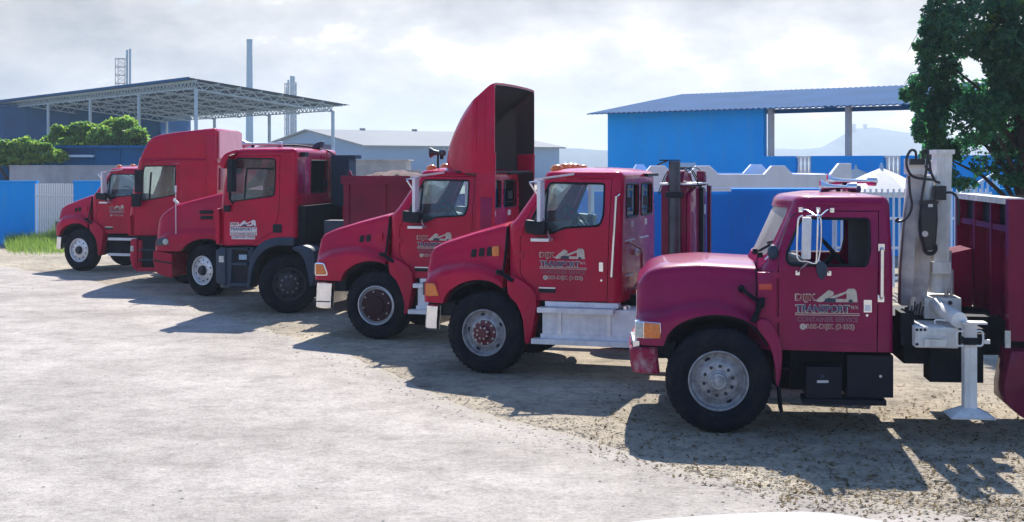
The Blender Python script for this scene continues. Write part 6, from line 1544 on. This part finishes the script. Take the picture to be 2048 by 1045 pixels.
rbox(cr7, 'control_levers', M['chassis'], cp(1800, 0, -0.9).x, cp(1826, 0, -0.9).x, -0.95, -0.6, cp(1812, 690, -0.9).z, cp(1812, 625, -0.9).z, 0.02)
for k in range(5): MB().tube([cp(1822 + k*5, 632, -0.9), cp(1824 + k*6, 612 - (k % 2)*8, -0.95)], 0.008, 6).build('lever', M['hose'], cr7)
q0, q1 = cp(1822, 622, -0.7), cp(1826, 594, -0.7); MB().tube([q0, q1], 0.03, 10).build('filter', M['cream'], cr7)
for k in range(6):
    rr = random.Random(70 + k); MB().tube(cat([cp(1800 + rr.uniform(0, 40), 600 + rr.uniform(0, 30), -0.7), cp(1800 + rr.uniform(0, 30), 650, -0.75), cp(1800 + rr.uniform(10, 60), 700, -0.6)], 4), 0.012, 6).build('hydraulic_hose', M['hose'], cr7)
# ------------------------------------------- red body behind the crane
bd7 = holder('tipper_body', r7)
ub = f.uz(2026, 500, -1.15)[0]; zt7 = f.uz(2014, 399, -1.15)[1]; zlow = f.uz(2040, 690, -1.15)[1]
rbox(bd7, 'front_wall', M['red_body'], ub + 0.07, ub + 0.11, -1.08, 1.15, 1.12, zt7 - 0.05, 0.004)
rbox(bd7, 'corner_post', M['red_body'], ub - 0.05, ub + 0.11, -1.20, -1.08, 0.95, zt7, 0.008); rbox(bd7, 'corner_post', M['red_body'], ub - 0.05, ub + 0.11, 1.15, 1.25, 0.95, zt7, 0.008)
rbox(bd7, 'top_rail', M['crane'], ub - 0.055, ub + 0.12, -1.08, 1.15, zt7 - 0.05, zt7 + 0.01, 0.006)
for v in (-0.36, 0.40): rbox(bd7, 'front_rib', M['red_body'], ub - 0.03, ub + 0.068, v - 0.035, v + 0.035, 1.0, zt7 - 0.052, 0.004)
zr7 = f.uz(2013, 460, -1.15)[1]; rbox(bd7, 'cross_rib', M['red_body'], ub - 0.02, ub + 0.068, -1.078, 1.148, zr7 - 0.03, zr7 + 0.03, 0.004)
rbox(bd7, 'side_wall', M['navydark'], ub + 0.112, ub + 3.4, -1.19, -1.13, 1.12, zt7 - 0.02, 0.006); rbox(bd7, 'side_wall', M['navydark'], ub + 0.112, ub + 3.4, 1.13, 1.19, 1.12, zt7 - 0.02, 0.006)
rbox(bd7, 'floor', M['red_body'], ub + 0.05, ub + 3.4, -1.15, 1.15, 1.08, 1.14, 0.006); rbox(bd7, 'tailgate', M['red_body'], ub + 3.36, ub + 3.42, -1.12, 1.12, 1.15, zt7 - 0.1, 0.006)
for va, vb in ((-1.07, -0.40), (-0.32, 0.36), (0.44, 1.14)): rbox(bd7, 'upper_panel', M['navydark'], ub + 0.055, ub + 0.069, va, vb, zr7 + 0.032, zt7 - 0.055, 0.002)
for k in range(5): rbox(bd7, 'side_stake', M['navydark'], ub + 0.7 + k*0.62, ub + 0.78 + k*0.62, -1.24, -1.195, 1.1, zt7 - 0.03, 0.006)
q = f.uz(2014, 681, -1.21); rbox(bd7, 'side_lamp', M['clear'], q[0] - 0.02, q[0] + 0.03, -1.225, -1.20, q[1] - 0.07, q[1] + 0.09, 0.01)
tu = f.L([(2018, 700), (2060, 700), (2060, 836), (2042, 834), (2004, 800), (2004, 770)], -1.1)
MB().prism(tu, -1.18, -0.75, 0.015).build('mudguard', M['red_body'], bd7)
lo = f.L([(1921, 560), (2012, 560), (2012, 545), (1921, 575)], 0.5)
MB().hexa([(ub - 0.5, 0.35, 1.15), (ub - 0.06, 0.35, 1.15), (ub - 0.06, 0.95, 1.15), (ub - 0.5, 0.95, 1.15), (ub - 0.5, 0.35, 1.62), (ub - 0.06, 0.35, 1.72), (ub - 0.06, 0.95, 1.72), (ub - 0.5, 0.95, 1.62)], 0.01).build('ram_housing', M['red_body'], bd7)

# ---------------------------------------------------------------- cab-over trucks
def cabover(fr, name, label, f, prof, ur, hw, zfl, zbelt, zeave, door, window, style, steer, R, rear, fender_m, opts):
    r = root_of(fr, name, label); p = M['red']
    P = cab_params(zs=sorted(set([zfl, zfl + 0.2, zfl + 0.45, zbelt - 0.05, zbelt, zbelt + 0.12] + [zbelt + (zeave - zbelt)*k/7 for k in range(1, 8)])), uf=prof, ur=ur, hw=hw, rf=0.18, rr=0.06, bulge=0.10, Rt=0.08, crown=0.04)
    arch = opts['arch']
    cutm = [cutter(lambda b: b.prism(arch, -1.7, 1.7))]
    d, fd_, vs = build_cab(r, P, p, door, window, ws=(zbelt - 0.15, zeave - 0.10, 0.98, 0.94, 0.20), rear=rear, extra_cut=cutm, rearglass='glass')
    interior(r, lerp_pts(prof, zfl) + 0.10, lerp_pts(ur, zbelt), zfl + 0.28, hw[0][1], zbelt, zeave)
    return r, d, vs, P
f = T4
VN = -1.2
zfl4 = f.uz(480, 491, VN)[1]; zb4 = f.uz(500, 402, VN)[1]; ze4 = f.uz(520, 307, VN)[1]
prof4 = sorted([(z, u) for u, z in f.L([(441, 491), (441, 440), (444, 410), (446, 370), (456, 335), (472, 308)], -1.05)])
ur4 = [(zfl4, f.uz(590, 470, VN)[0]), (ze4, f.uz(591, 310, VN)[0])]
arch4 = f.L([(497, 600), (499, 540), (506, 515), (523, 489), (551, 478), (590, 477), (640, 478), (640, 600)], VN)
D4 = f.L([(445, 490), (504, 491), (512, 498), (527, 480), (549, 470), (553, 440), (558, 418), (558, 312), (476, 312), (455, 345), (447, 412)], VN)
D4 = f.L([(445, 489), (503, 489), (520, 478), (548, 462), (553, 440), (558, 418), (558, 312), (476, 313), (457, 345), (449, 400)], VN)
W4 = rounded(f.L([(460, 404), (459, 345), (470, 317), (549, 318), (550, 350), (548, 392)], VN), 0.05)
zr0, zr1 = f.uz(600, 388, VN)[1], f.uz(600, 321, VN)[1]
r4, d4, vs4, P4 = cabover(T4, 'cabover_truck', 'red cab over engine truck with grey plastic wheel arch and dark snorkel, mid row', f, prof4, ur4, [(zfl4, 1.2), (zb4, 1.2), (ze4, 1.15)], zfl4, zb4, ze4, D4, W4, 'dark', 26, 0.5,
    [rounded([(-0.36, zr0), (0.55, zr0), (0.55, zr1), (-0.36, zr1)], 0.05)], None, dict(arch=arch4))
ur_ = lerp_pts(ur4, zb4)
MB().prism(rounded([(-1.08, zr0), (-0.70, zr0), (-0.70, zr1 + 0.02), (-1.08, zr1 + 0.02)], 0.05), ur_ - 0.005, ur_ + 0.012, 0.006, axis='u').build('rear_recess', M['red_old'], r4)
rbox(r4, 'rear_sky_panel', M['skytone'], ur_ - 0.052, ur_ - 0.042, -0.34, 0.53, zr0 + 0.02, zr1 - 0.02, 0.002)  # added pale panel, imitates sky brightness in the rear window
rbox(r4, 'rear_ledge', M['red'], ur_ - 0.01, ur_ + 0.03, -1.1, 1.1, zr0 - 0.20, zr0 - 0.17, 0.006)
rbox(r4, 'engine_tunnel', M['chassis'], ur_ + 0.002, ur_ + 0.12, -1.05, 1.1, zfl4 + 0.02, f.uz(600, 413, VN)[1], 0.02)
rbox(r4, 'snorkel', M['plastic'], ur_ + 0.06, ur_ + 0.40, 0.62, 1.08, f.uz(660, 413, 0.7)[1], f.uz(660, 311, 0.7)[1], 0.04)
for k in range(4): MB().lathe([(0.018, 0), (0.018, 0.01), (0, 0.012)], c=(ur_ + 0.30, 0.615, 1.9 + k*0.24), n=8).build('snorkel_bolt', M['hose'], r4)
rbox(r4, 'snorkel_lip', M['plastic'], ur_ + 0.30, ur_ + 0.50, 0.7, 1.1, f.uz(660, 318, 0.7)[1], f.uz(660, 313, 0.7)[1] + 0.02, 0.008)
MB().tube(cat([(ur_ - 0.75, 0.0, ze4 + 0.16), (ur_ - 0.4, 0.3, ze4 + 0.15), (ur_ - 0.02, 0.62, ze4 + 0.06), (ur_ + 0.14, 0.7, ze4 - 0.08)], 5), 0.016, 7).build('roof_hose', M['hose'], r4)
MB().prism(rounded([(ur_ - 0.28, ze4 + 0.08), (ur_ - 0.06, ze4 + 0.12), (ur_ - 0.02, ze4 + 0.24), (ur_ - 0.16, ze4 + 0.20)], 0.03), 0.35, 0.5, 0.01).build('roof_scoop', M['plastic'], r4)
h0 = f.uz(487, 294, -0.6); air_horn(r4, h0[0], h0[0] + 0.75, -0.6, ze4 + 0.17, M['alu'])
rbox(r4, 'work_lamp', M['black'], ur_ - 0.02, ur_ + 0.09, -0.95, -0.75, ze4 - 0.06, ze4 + 0.02, 0.02)
# inner quarter light frame
ql = f.L([(488, 398), (491, 345), (497, 338), (545, 338)], VN); MB().tube([(u, vs4(z) + 0.022, z) for u, z in cat(ql, 3)], 0.016, 6).build('quarter_light_frame', M['black'], d4)
hd = f.uz(565, 456, VN); rbox(d4, 'door_handle', M['black'], f.uz(546, 0, VN)[0], f.uz(566, 0, VN)[0] - 0.02, -1.212, -1.19, f.uz(560, 466, VN)[1], f.uz(560, 449, VN)[1], 0.02)
dc = f.uz(460, 440, VN); decal(d4, dc[0], dc[1], 0.50, -1.2, white=True)
vz = f.L([(441, 330), (446, 315), (456, 306), (476, 300), (474, 308), (462, 314), (454, 326), (449, 338)], -1.1)
MB().prism(cat(vz, 2, True), -1.15, 1.15, 0.01).build('sun_visor', M['red'], r4)
cd = f.L([(431, 420), (439, 416), (441, 490), (433, 488)], -1.2); 
for s_ in (1, -1):
    o = MB().prism(rounded(cd, 0.04), -1.24, -1.0, 0.02).build('corner_deflector', M['red'], r4); o.scale = (1, s_, 1)
# mirrors
m0, m1 = f.uz(455, 395, -1.3), f.uz(467, 319, -1.3)
for s_ in (1, -1):
    o = MB().box(m0[0] + 0.04, m1[0] + 0.02, -1.42, -1.22, m0[1] + 0.1, m1[1], 0.03).build('mirror', M['black'], r4); o.scale = (1, s_, 1)
    o = MB().tube([(m1[0], -1.15, m1[1] + 0.1), (m0[0] + 0.04, -1.32, m1[1] + 0.06), (m0[0] + 0.04, -1.32, m0[1] - 0.02), (m0[0] + 0.06, -1.2, m0[1] - 0.12)], 0.015, 7).build('mirror_arm', M['black'], r4); o.scale = (1, s_, 1)
q = f.uz(452, 417, -1.25); rbox(r4, 'mirror_foot', M['black'], q[0] - 0.03, q[0] + 0.07, -1.28, -1.19, q[1] - 0.06, q[1] + 0.05, 0.02)
# plastic arch, steps, rear fender
def parch(f, r, outer, inner, m, v0, v1, name='wheel_arch'):
    for s_ in (1, -1):
        o = MB().prism(outer + inner[::-1], v0, v1, 0.012).build(name, m, r, 40); o.scale = (1, s_, 1)
oa = f.L([(494, 577), (498, 540), (504, 511), (522, 487), (550, 476), (588, 475)], VN); ia = f.L([(501, 577), (505, 545), (514, 520), (530, 502), (552, 492), (588, 492)], VN)
parch(f, r4, cat(oa, 3), cat(ia, 3), M['plastic'], -1.235, -0.85)
oa = f.L([(586, 494), (608, 491), (628, 503), (629, 540), (627, 572)], VN); ia = f.L([(586, 500), (600, 507), (610, 522), (616, 545), (620, 572)], VN)
parch(f, r4, cat(oa, 3), cat(ia, 3), M['plastic'], -1.235, -0.80, 'rear_fender')
su0, su1 = f.uz(434, 540, VN)[0], f.uz(497, 540, VN)[0]; zs0, zs1 = f.uz(460, 580, VN)[1], f.uz(460, 494, VN)[1]
sb = f.L([(433, 500), (436, 496), (506, 494), (498, 520), (495, 545), (495, 574), (470, 580), (440, 572), (431, 568), (431, 540)], VN)
MB().prism(sb, -1.12, 1.12, 0.02).build('step_housing', M['plastic'], r4)
for y0, y1, dv in ((497, 500, 0.07), (526, 531, 0.09), (566, 572, 0.1)):
    rbox(r4, 'step', M['plastic'], f.uz(455, 0, VN)[0], su1 - 0.02, -1.12 - dv, -1.0, f.uz(460, y1, VN)[1], f.uz(460, y0, VN)[1], 0.01)
for y0, y1 in ((502, 524), (532, 562)):
    rbox(r4, 'step_well', M['black'], f.uz(455, 0, VN)[0], su1 - 0.04, -1.126, -1.1, f.uz(460, y1, VN)[1], f.uz(460, y0, VN)[1], 0.008)
rbox(r4, 'step_tread_plate', M['steel'], f.uz(475, 0, VN)[0], su1 - 0.06, -1.135, -1.12, f.uz(460, 520, VN)[1], f.uz(460, 510, VN)[1], 0.004)
for s_ in (1, -1):
    o = MB().prism(rounded(f.L([(432, 500), (452, 498), (452, 572), (432, 566)], VN), 0.05), -1.215, -1.05, 0.03).build('bumper_corner', M['plastic'], r4); o.scale = (1, s_, 1)
q = f.uz(444, 518, VN); rbox(r4, 'corner_lamp', M['clear'], q[0] - 0.05, q[0] + 0.04, -1.222, -1.2, q[1] - 0.06, q[1] + 0.05, 0.015)
bumper(r4, su0 - 0.02, su0 + 0.25, 1.19, zs0 + 0.02, zs1 - 0.02, M['plastic'], 0.22)
wheel(r4, 0, -1.2, 'dark', 27); chassis(r4, 5.0, 4.0, 1.2, u0=-1.0)
rbox(r4, 'air_tank', M['plastic'], 0.62, 1.0, -1.05, -0.5, 0.62, 1.35, 0.06); rbox(r4, 'side_box', M['plastic'], 0.55, 1.2, -0.95, -0.55, 1.3, 1.62, 0.05)
# its open steel bin
bn4 = holder('steel_bin', r4)
bu0, bu1 = f.uz(687, 400, -1.1)[0], f.uz(832, 400, -1.1)[0]; bz1 = f.uz(750, 352, -1.1)[1]; bz0 = 1.0
for (a0_, a1_, v0_, v1_) in ((bu0, bu1, -1.1, -1.06), (bu0, bu1, 1.06, 1.1)): rbox(bn4, 'side_wall', M['red_body'], a0_, a1_, v0_, v1_, bz0, bz1 - 0.02, 0.004)
rbox(bn4, 'front_wall', M['red_body'], bu0, bu0 + 0.05, -1.055, 1.055, bz0, bz1 - 0.02, 0.004); rbox(bn4, 'rear_wall', M['red_body'], bu1 - 0.05, bu1, -1.055, 1.055, bz0, bz1 - 0.02, 0.004)
rbox(bn4, 'floor', M['red_body'], bu0, bu1, -1.05, 1.05, bz0 - 0.06, bz0 - 0.004, 0.004)
rbox(bn4, 'top_rail', M['red_body'], bu0 - 0.03, bu1 + 0.03, -1.16, -1.02, bz1 - 0.14, bz1, 0.012); rbox(bn4, 'top_rail', M['red_body'], bu0 - 0.03, bu1 + 0.03, 1.02, 1.16, bz1 - 0.14, bz1, 0.012)
for u_ in (bu0 + 0.02, bu0 + 0.68, bu1 - 0.12): rbox(bn4, 'side_rib', M['red_body'], u_, u_ + 0.09, -1.145, -1.10, bz0, bz1 - 0.142, 0.008)
q = f.uz(768, 371, -1.1); MB().lathe([(0.05, -0.05), (0.05, 0.0)], c=(q[0], -1.10, q[1]), n=12).build('lug', M['red_body'], bn4)
MB().prism(rounded([(bu0 + 0.10, bz1), (bu0 + 0.16, bz1), (bu0 + 0.12, bz1 + 0.09), (bu0 + 0.09, bz1 + 0.09)], 0.01), -1.12, -1.06, 0.003).build('hook_tab', M['red_body'], bn4)
ld_ = MB(); r_ = random.Random(5)
n_ = 26; rows = []
for i in range(10):
    v = -0.95 + 1.9*i/9; rows.append([(bu0 + 0.12 + (bu1 - bu0 - 0.24)*k/n_, v, bz1 - 0.10 + 0.17*max(0, sin(pi*k/n_))**0.6*max(0.1, sin(pi*(i+0.5)/10)) + 0.09*noise.noise(Vector((k*0.35, v*2.2, 1.3))) - (0.12 if i in (0, 9) else 0)) for k in range(n_ + 1)])
ld_.grid(rows); ld_.build('rubble_load', mat('rubble', (0.13, 0.05, 0.045), 0.9, vscale=5, col2=(0.04, 0.035, 0.035), bump=0.8, bscale=10), bn4, 25)

# ---- tall cab-over at the back
f = T2; VN = -1.2
zfl2 = f.uz(300, 472, VN)[1]; zb2 = f.uz(320, 398, VN)[1]; ze2 = f.uz(330, 322, VN)[1]
prof2 = sorted([(z, u) for u, z in f.L([(262, 472), (260, 440), (264, 412), (269, 375), (277, 332), (279, 322)], -1.0)])
ur2 = [(zfl2, f.uz(432, 470, VN)[0]), (ze2, f.uz(434, 322, VN)[0])]
arch2 = f.L([(326, 600), (326, 500), (340, 476), (365, 466), (400, 468), (425, 490), (430, 600)], VN)
D2 = f.L([(268, 470), (322, 470), (340, 462), (355, 440), (357, 400), (357, 328), (284, 328), (277, 375), (269, 425)], VN)
W2 = rounded(f.L([(284, 402), (284, 360), (288, 333), (351, 332), (350, 390), (320, 396)], VN), 0.05)
zr0, zr1 = f.uz(440, 381, VN)[1], f.uz(440, 336, VN)[1]
r2, d2, vs2, P2 = cabover(T2, 'highroof_truck', 'red cab over tractor with tall rounded roof, second farthest', f, prof2, ur2, [(zfl2, 1.2), (zb2, 1.2), (ze2, 1.19)], zfl2, zb2, ze2, D2, W2, 'dark', 0, 0.5, [], None, dict(arch=arch2))
rp2 = f.L([(279, 321), (284, 306), (296, 283), (305, 275), (320, 270), (350, 265), (378, 262), (412, 258), (433, 256), (435, 321)], -1.15)
b = MB(); b.prism(rp2, -1.17, 1.17, 0.07, 4); b.build('roof_fairing', M['red'], r2, 40)
u2r = lerp_pts(ur2, ze2)
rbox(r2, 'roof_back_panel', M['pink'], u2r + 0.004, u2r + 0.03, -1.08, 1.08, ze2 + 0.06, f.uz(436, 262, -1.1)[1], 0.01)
rbox(r2, 'roof_seam', M['red_old'], lerp_pts(prof2, ze2) + 0.15, u2r, -1.196, -1.16, ze2 - 0.01, ze2 + 0.012, 0.003)
for s_ in (1, -1):
    o = MB().prism(f.L([(413, 259), (431, 259), (432, 468), (414, 468)], VN), -1.215, -1.17, 0.015).build('side_extender', M['red'], r2); o.scale = (1, s_, 1)
o = MB().prism(rounded(f.L([(455, 262), (478, 264), (480, 286), (474, 292), (455, 292)], 1.1), 0.05), 1.02, 1.18, 0.02).build('rear_deflector', M['red'], r2)
MB().prism(rounded([(-1.0, zr0), (-0.55, zr0), (-0.55, zr1), (-1.0, zr1)], 0.05), u2r - 0.005, u2r + 0.02, 0.008, axis='u').build('rear_recess', M['red_old'], r2)
rbox(r2, 'rear_ledge', M['red'], u2r - 0.02, u2r + 0.05, -1.15, 1.15, f.uz(440, 331, VN)[1], f.uz(440, 326, VN)[1], 0.01)
cd = f.L([(255, 434), (262, 431), (264, 470), (258, 472)], VN)
for s_ in (1, -1):
    o = MB().prism(rounded(cd, 0.04), -1.25, -1.0, 0.02).build('corner_deflector', M['red'], r2); o.scale = (1, s_, 1)
    m0, m1 = f.uz(271, 414, -1.35), f.uz(285, 340, -1.35)
    o = MB().box(m0[0] - 0.06, m0[0] + 0.10, -1.45, -1.25, m0[1], f.uz(280, 388, -1.35)[1], 0.03).build('mirror', M['black'], r2); o.scale = (1, s_, 1)
    o = MB().box(m0[0] - 0.0, m0[0] + 0.12, -1.42, -1.25, f.uz(280, 385, -1.35)[1], m1[1], 0.03).build('mirror', M['black'], r2); o.scale = (1, s_, 1)
q0, q1 = f.uz(298, 402, VN), f.uz(300, 345, VN); MB().bar((q0[0], -1.18, q0[1]), (q1[0] + 0.02, -1.18, q1[1]), 0.03, 0.04).build('vent_bar', M['black'], d2)
MB().prism(rounded(f.L([(262, 479), (274, 477), (276, 538), (268, 540), (261, 520)], VN), 0.04), -1.24, -0.9, 0.02).build('bumper_corner', M['red'], r2)
rbox(r2, 'corner_lamp', M['clear'], f.uz(262, 0, VN)[0], f.uz(268, 0, VN)[0], -1.25, -1.2, f.uz(262, 503, VN)[1], f.uz(262, 492, VN)[1], 0.01)
MB().prism(f.L([(272, 473), (324, 473), (322, 536), (272, 538)], VN), -1.12, 1.12, 0.02).build('step_housing', M['black'], r2)
for y in (500, 520): rbox(r2, 'step', M['plastic'], f.uz(276, 0, VN)[0], f.uz(320, 0, VN)[0], -1.2, -1.05, f.uz(300, y + 2, VN)[1], f.uz(300, y - 1, VN)[1], 0.008)
rbox(r2, 'side_skirt', M['red'], f.uz(273, 0, VN)[0], f.uz(325, 0, VN)[0], -1.22, -1.1, f.uz(300, 543, VN)[1], f.uz(300, 535, VN)[1], 0.02)
bumper(r2, f.uz(262, 520, VN)[0], f.uz(276, 520, VN)[0], 1.2, f.uz(262, 540, VN)[1], f.uz(262, 480, VN)[1], M['red'], 0.2)
wu = f.uz(376, 500, VN)[0]
def shift_wheels(r, u): 
    wheel(r, u, -1.18, 'dark', 0); wheel(r, u, 1.18, 'x', far=True); MB().tube([(u, -1.1, R_T), (u, 1.1, R_T)], 0.07, 10).build('axle', M['chassis'], r)
    wheel(r, u + 3.7, -1.18, 'dual'); wheel(r, u + 3.7, 1.18, 'x', far=True); MB().tube([(u + 3.7, -1.1, R_T), (u + 3.7, 1.1, R_T)], 0.07, 10).build('axle', M['chassis'], r)
    for v in (-0.43, 0.43): rbox(r, 'frame_rail', M['chassis'], u - 0.9, u + 4.4, v - 0.04, v + 0.04, 0.72, 0.96)
    rbox(r, 'engine_block', M['chassis'], u - 0.4, u + 0.8, -0.4, 0.4, 0.5, 1.2, 0.05)
shift_wheels(r2, wu)

# ---- the hooded truck hidden behind the cab-over
f = T3
S3 = {}
S3['top'] = f.L([(311, 470), (316, 440), (325, 429), (338, 419), (357, 409), (400, 398), (446, 387)], -0.8)
S3['crest'] = f.L([(309, 485), (318, 478), (334, 468), (371, 460), (426, 458), (446, 460)], -1.0)
S3['u0'] = f.uz(309, 490, -0.95)[0]; S3['u1'] = f.uz(446, 440, -0.95)[0]; S3['zb'] = f.uz(320, 503, -1.08)[1]
S3['arch'] = f.L([(346, 540), (349, 527), (362, 501), (383, 484), (405, 478), (428, 480), (445, 494), (456, 520), (460, 570), (460, 640), (346, 640)], -1.08)
S3['r'] = 0.16; S3['hw'] = [(S3['u0'], 0.84), (S3['u0'] + 0.4, 0.90), (S3['u1'], 0.95)]; S3['vf'] = [(S3['u0'], 1.03), (S3['u0'] + 0.25, 1.09), (S3['u1'], 1.10)]
r3 = root_of(T3, 'hooded_truck', 'red hooded truck with red bumper and polished wheel, standing behind the cab over truck')
build_hood(r3, S3, M['red'])
zfl3 = 1.0; zb3 = f.uz(470, 390, -1.0)[1] - 0.02; ze3 = f.uz(500, 318, -0.95)[1]
ucw = S3['u1'] + 0.03
C3 = cab_params(zs=sorted(set([zfl3, zfl3 + 0.3, zb3 - 0.1, zb3, zb3 + 0.1] + [zb3 + (ze3 - zb3)*k/6 for k in range(1, 7)])), uf=[(zfl3, ucw), (zb3 - 0.02, ucw), (zb3 + 0.06, ucw + 0.12), (ze3, ucw + 0.50)], ur=[(zfl3, ucw + 1.75), (ze3, ucw + 1.72)], hw=[(zfl3, 1.02), (zb3, 1.02), (ze3, 0.95)], bulge=0.1, Rt=0.06, crown=0.03)
D3 = [(ucw + 0.30, zfl3 + 0.06), (ucw + 1.45, zfl3 + 0.06), (ucw + 1.45, ze3 - 0.06), (ucw + 0.60, ze3 - 0.06), (ucw + 0.30, zb3 + 0.05)]
W3 = rounded([(ucw + 0.40, zb3 - 0.05), (ucw + 1.36, zb3 - 0.05), (ucw + 1.36, ze3 - 0.12), (ucw + 0.68, ze3 - 0.12)], 0.05)
d3, _, vs3 = build_cab(r3, C3, M['red'], D3, W3, ws=(zb3 + 0.10, ze3 - 0.05, 0.8, 0.76, 0.25), rear=[rear_win(-0.6, 0.6, zb3 + 0.1, ze3 - 0.15)])
interior(r3, ucw + 0.05, ucw + 1.7, zfl3, 1.0, zb3, ze3)
MB().box(ucw + 0.75, ucw + 1.7, -0.75, 0.75, ze3 + 0.085, ze3 + 0.30, 0.05).build('roof_unit', M['warehouse_roof'], r3)
for k, y in enumerate((421, 432)):
    a, b = f.uz(399 + k, y, -0.97), f.uz(427, y + 7, -0.97)
    MB().prism(rounded([(a[0], b[1]), (b[0], b[1]), (b[0], a[1]), (a[0] + 0.03, a[1])], 0.03), -1.02, -0.9, 0.006).build('hood_vent', M['black'], r3)
hl = f.L([(314, 486), (320, 477), (338, 475), (343, 491), (318, 492)], -1.0)
for s_ in (1, -1):
    o = MB().prism(grown(rounded(hl, 0.03), 0.012), -1.085, -0.6, 0.01).build('lamp_bezel', M['red'], r3); o.scale = (1, s_, 1)
    o = MB().prism(rounded(hl, 0.03), -1.098, -0.62, 0.012).build('headlight', M['lamp'], r3); o.scale = (1, s_, 1)
    qc = f.uz(331, 484, -1.1); rr_l = MB().lathe([(0, -0.012), (0.05, -0.008), (0.06, 0.0)], c=(qc[0], -1.099, qc[1]), n=16).build('lamp_reflector', M['clear'], r3); rr_l.scale = (1, s_, 1)
bp = f.L([(307, 503), (312, 502), (345, 508), (345, 556), (330, 553), (314, 546), (307, 525)], -1.08)
MB().prism(rounded(bp, 0.04), -1.10, 1.10, 0.04, 3).build('bumper', M['red'], r3, 40)
q0, q1 = f.uz(350, 476, -1.1), f.uz(349.5, 385, -1.1)
MB().tube([(q0[0], -1.05, q0[1]), (q1[0], -1.05, q1[1])], 0.009, 6).build('marker_pole', M['whitemetal'], r3); MB().tube([(q1[0], -1.05, q1[1]), (q1[0], -1.05, q1[1] + 0.13)], 0.022, 8).build('marker_tip', M['whitemetal'], r3)
MB().bar((q0[0] - 0.11, -0.9, f.uz(340, 404, -0.9)[1] + 0.05), (q0[0] + 0.0, -0.92, f.uz(350, 412, -0.9)[1] + 0.04), 0.02, 0.05).build('hood_handle', M['white_decal'], r3)
sl = f.L([(308, 520), (345, 526), (345, 529), (308, 523)], -1.1); MB().prism(sl, -1.108, -1.09).build('bumper_seam', M['black'], r3, 0)
wheel(r3, 0, -1.10, 'alu', -26); chassis(r3, 4.6, 3.7)
rbox(r3, 'cargo_box', M['red_body'], ucw + 1.9, 4.9, -1.1, 1.1, 1.05, 2.0, 0.02)
# ================================================================== haze
hz = MB(); hz.box(-700, 900, -30, 2100, -1.0, 54.0)
haze_m = bpy.data.materials.new('haze'); haze_m.use_nodes = True
nt = haze_m.node_tree; nt.nodes.clear()
ho = nt.nodes.new('ShaderNodeOutputMaterial'); pv = nt.nodes.new('ShaderNodeVolumePrincipled')
pv.inputs['Color'].default_value = (0.72, 0.86, 1.0, 1); pv.inputs['Density'].default_value = 0.0005; pv.inputs['Anisotropy'].default_value = 0.3
nt.links.new(pv.outputs[0], ho.inputs['Volume'])
hzo = hz.build('haze', haze_m, smooth=0); hzo['kind'] = 'stuff'
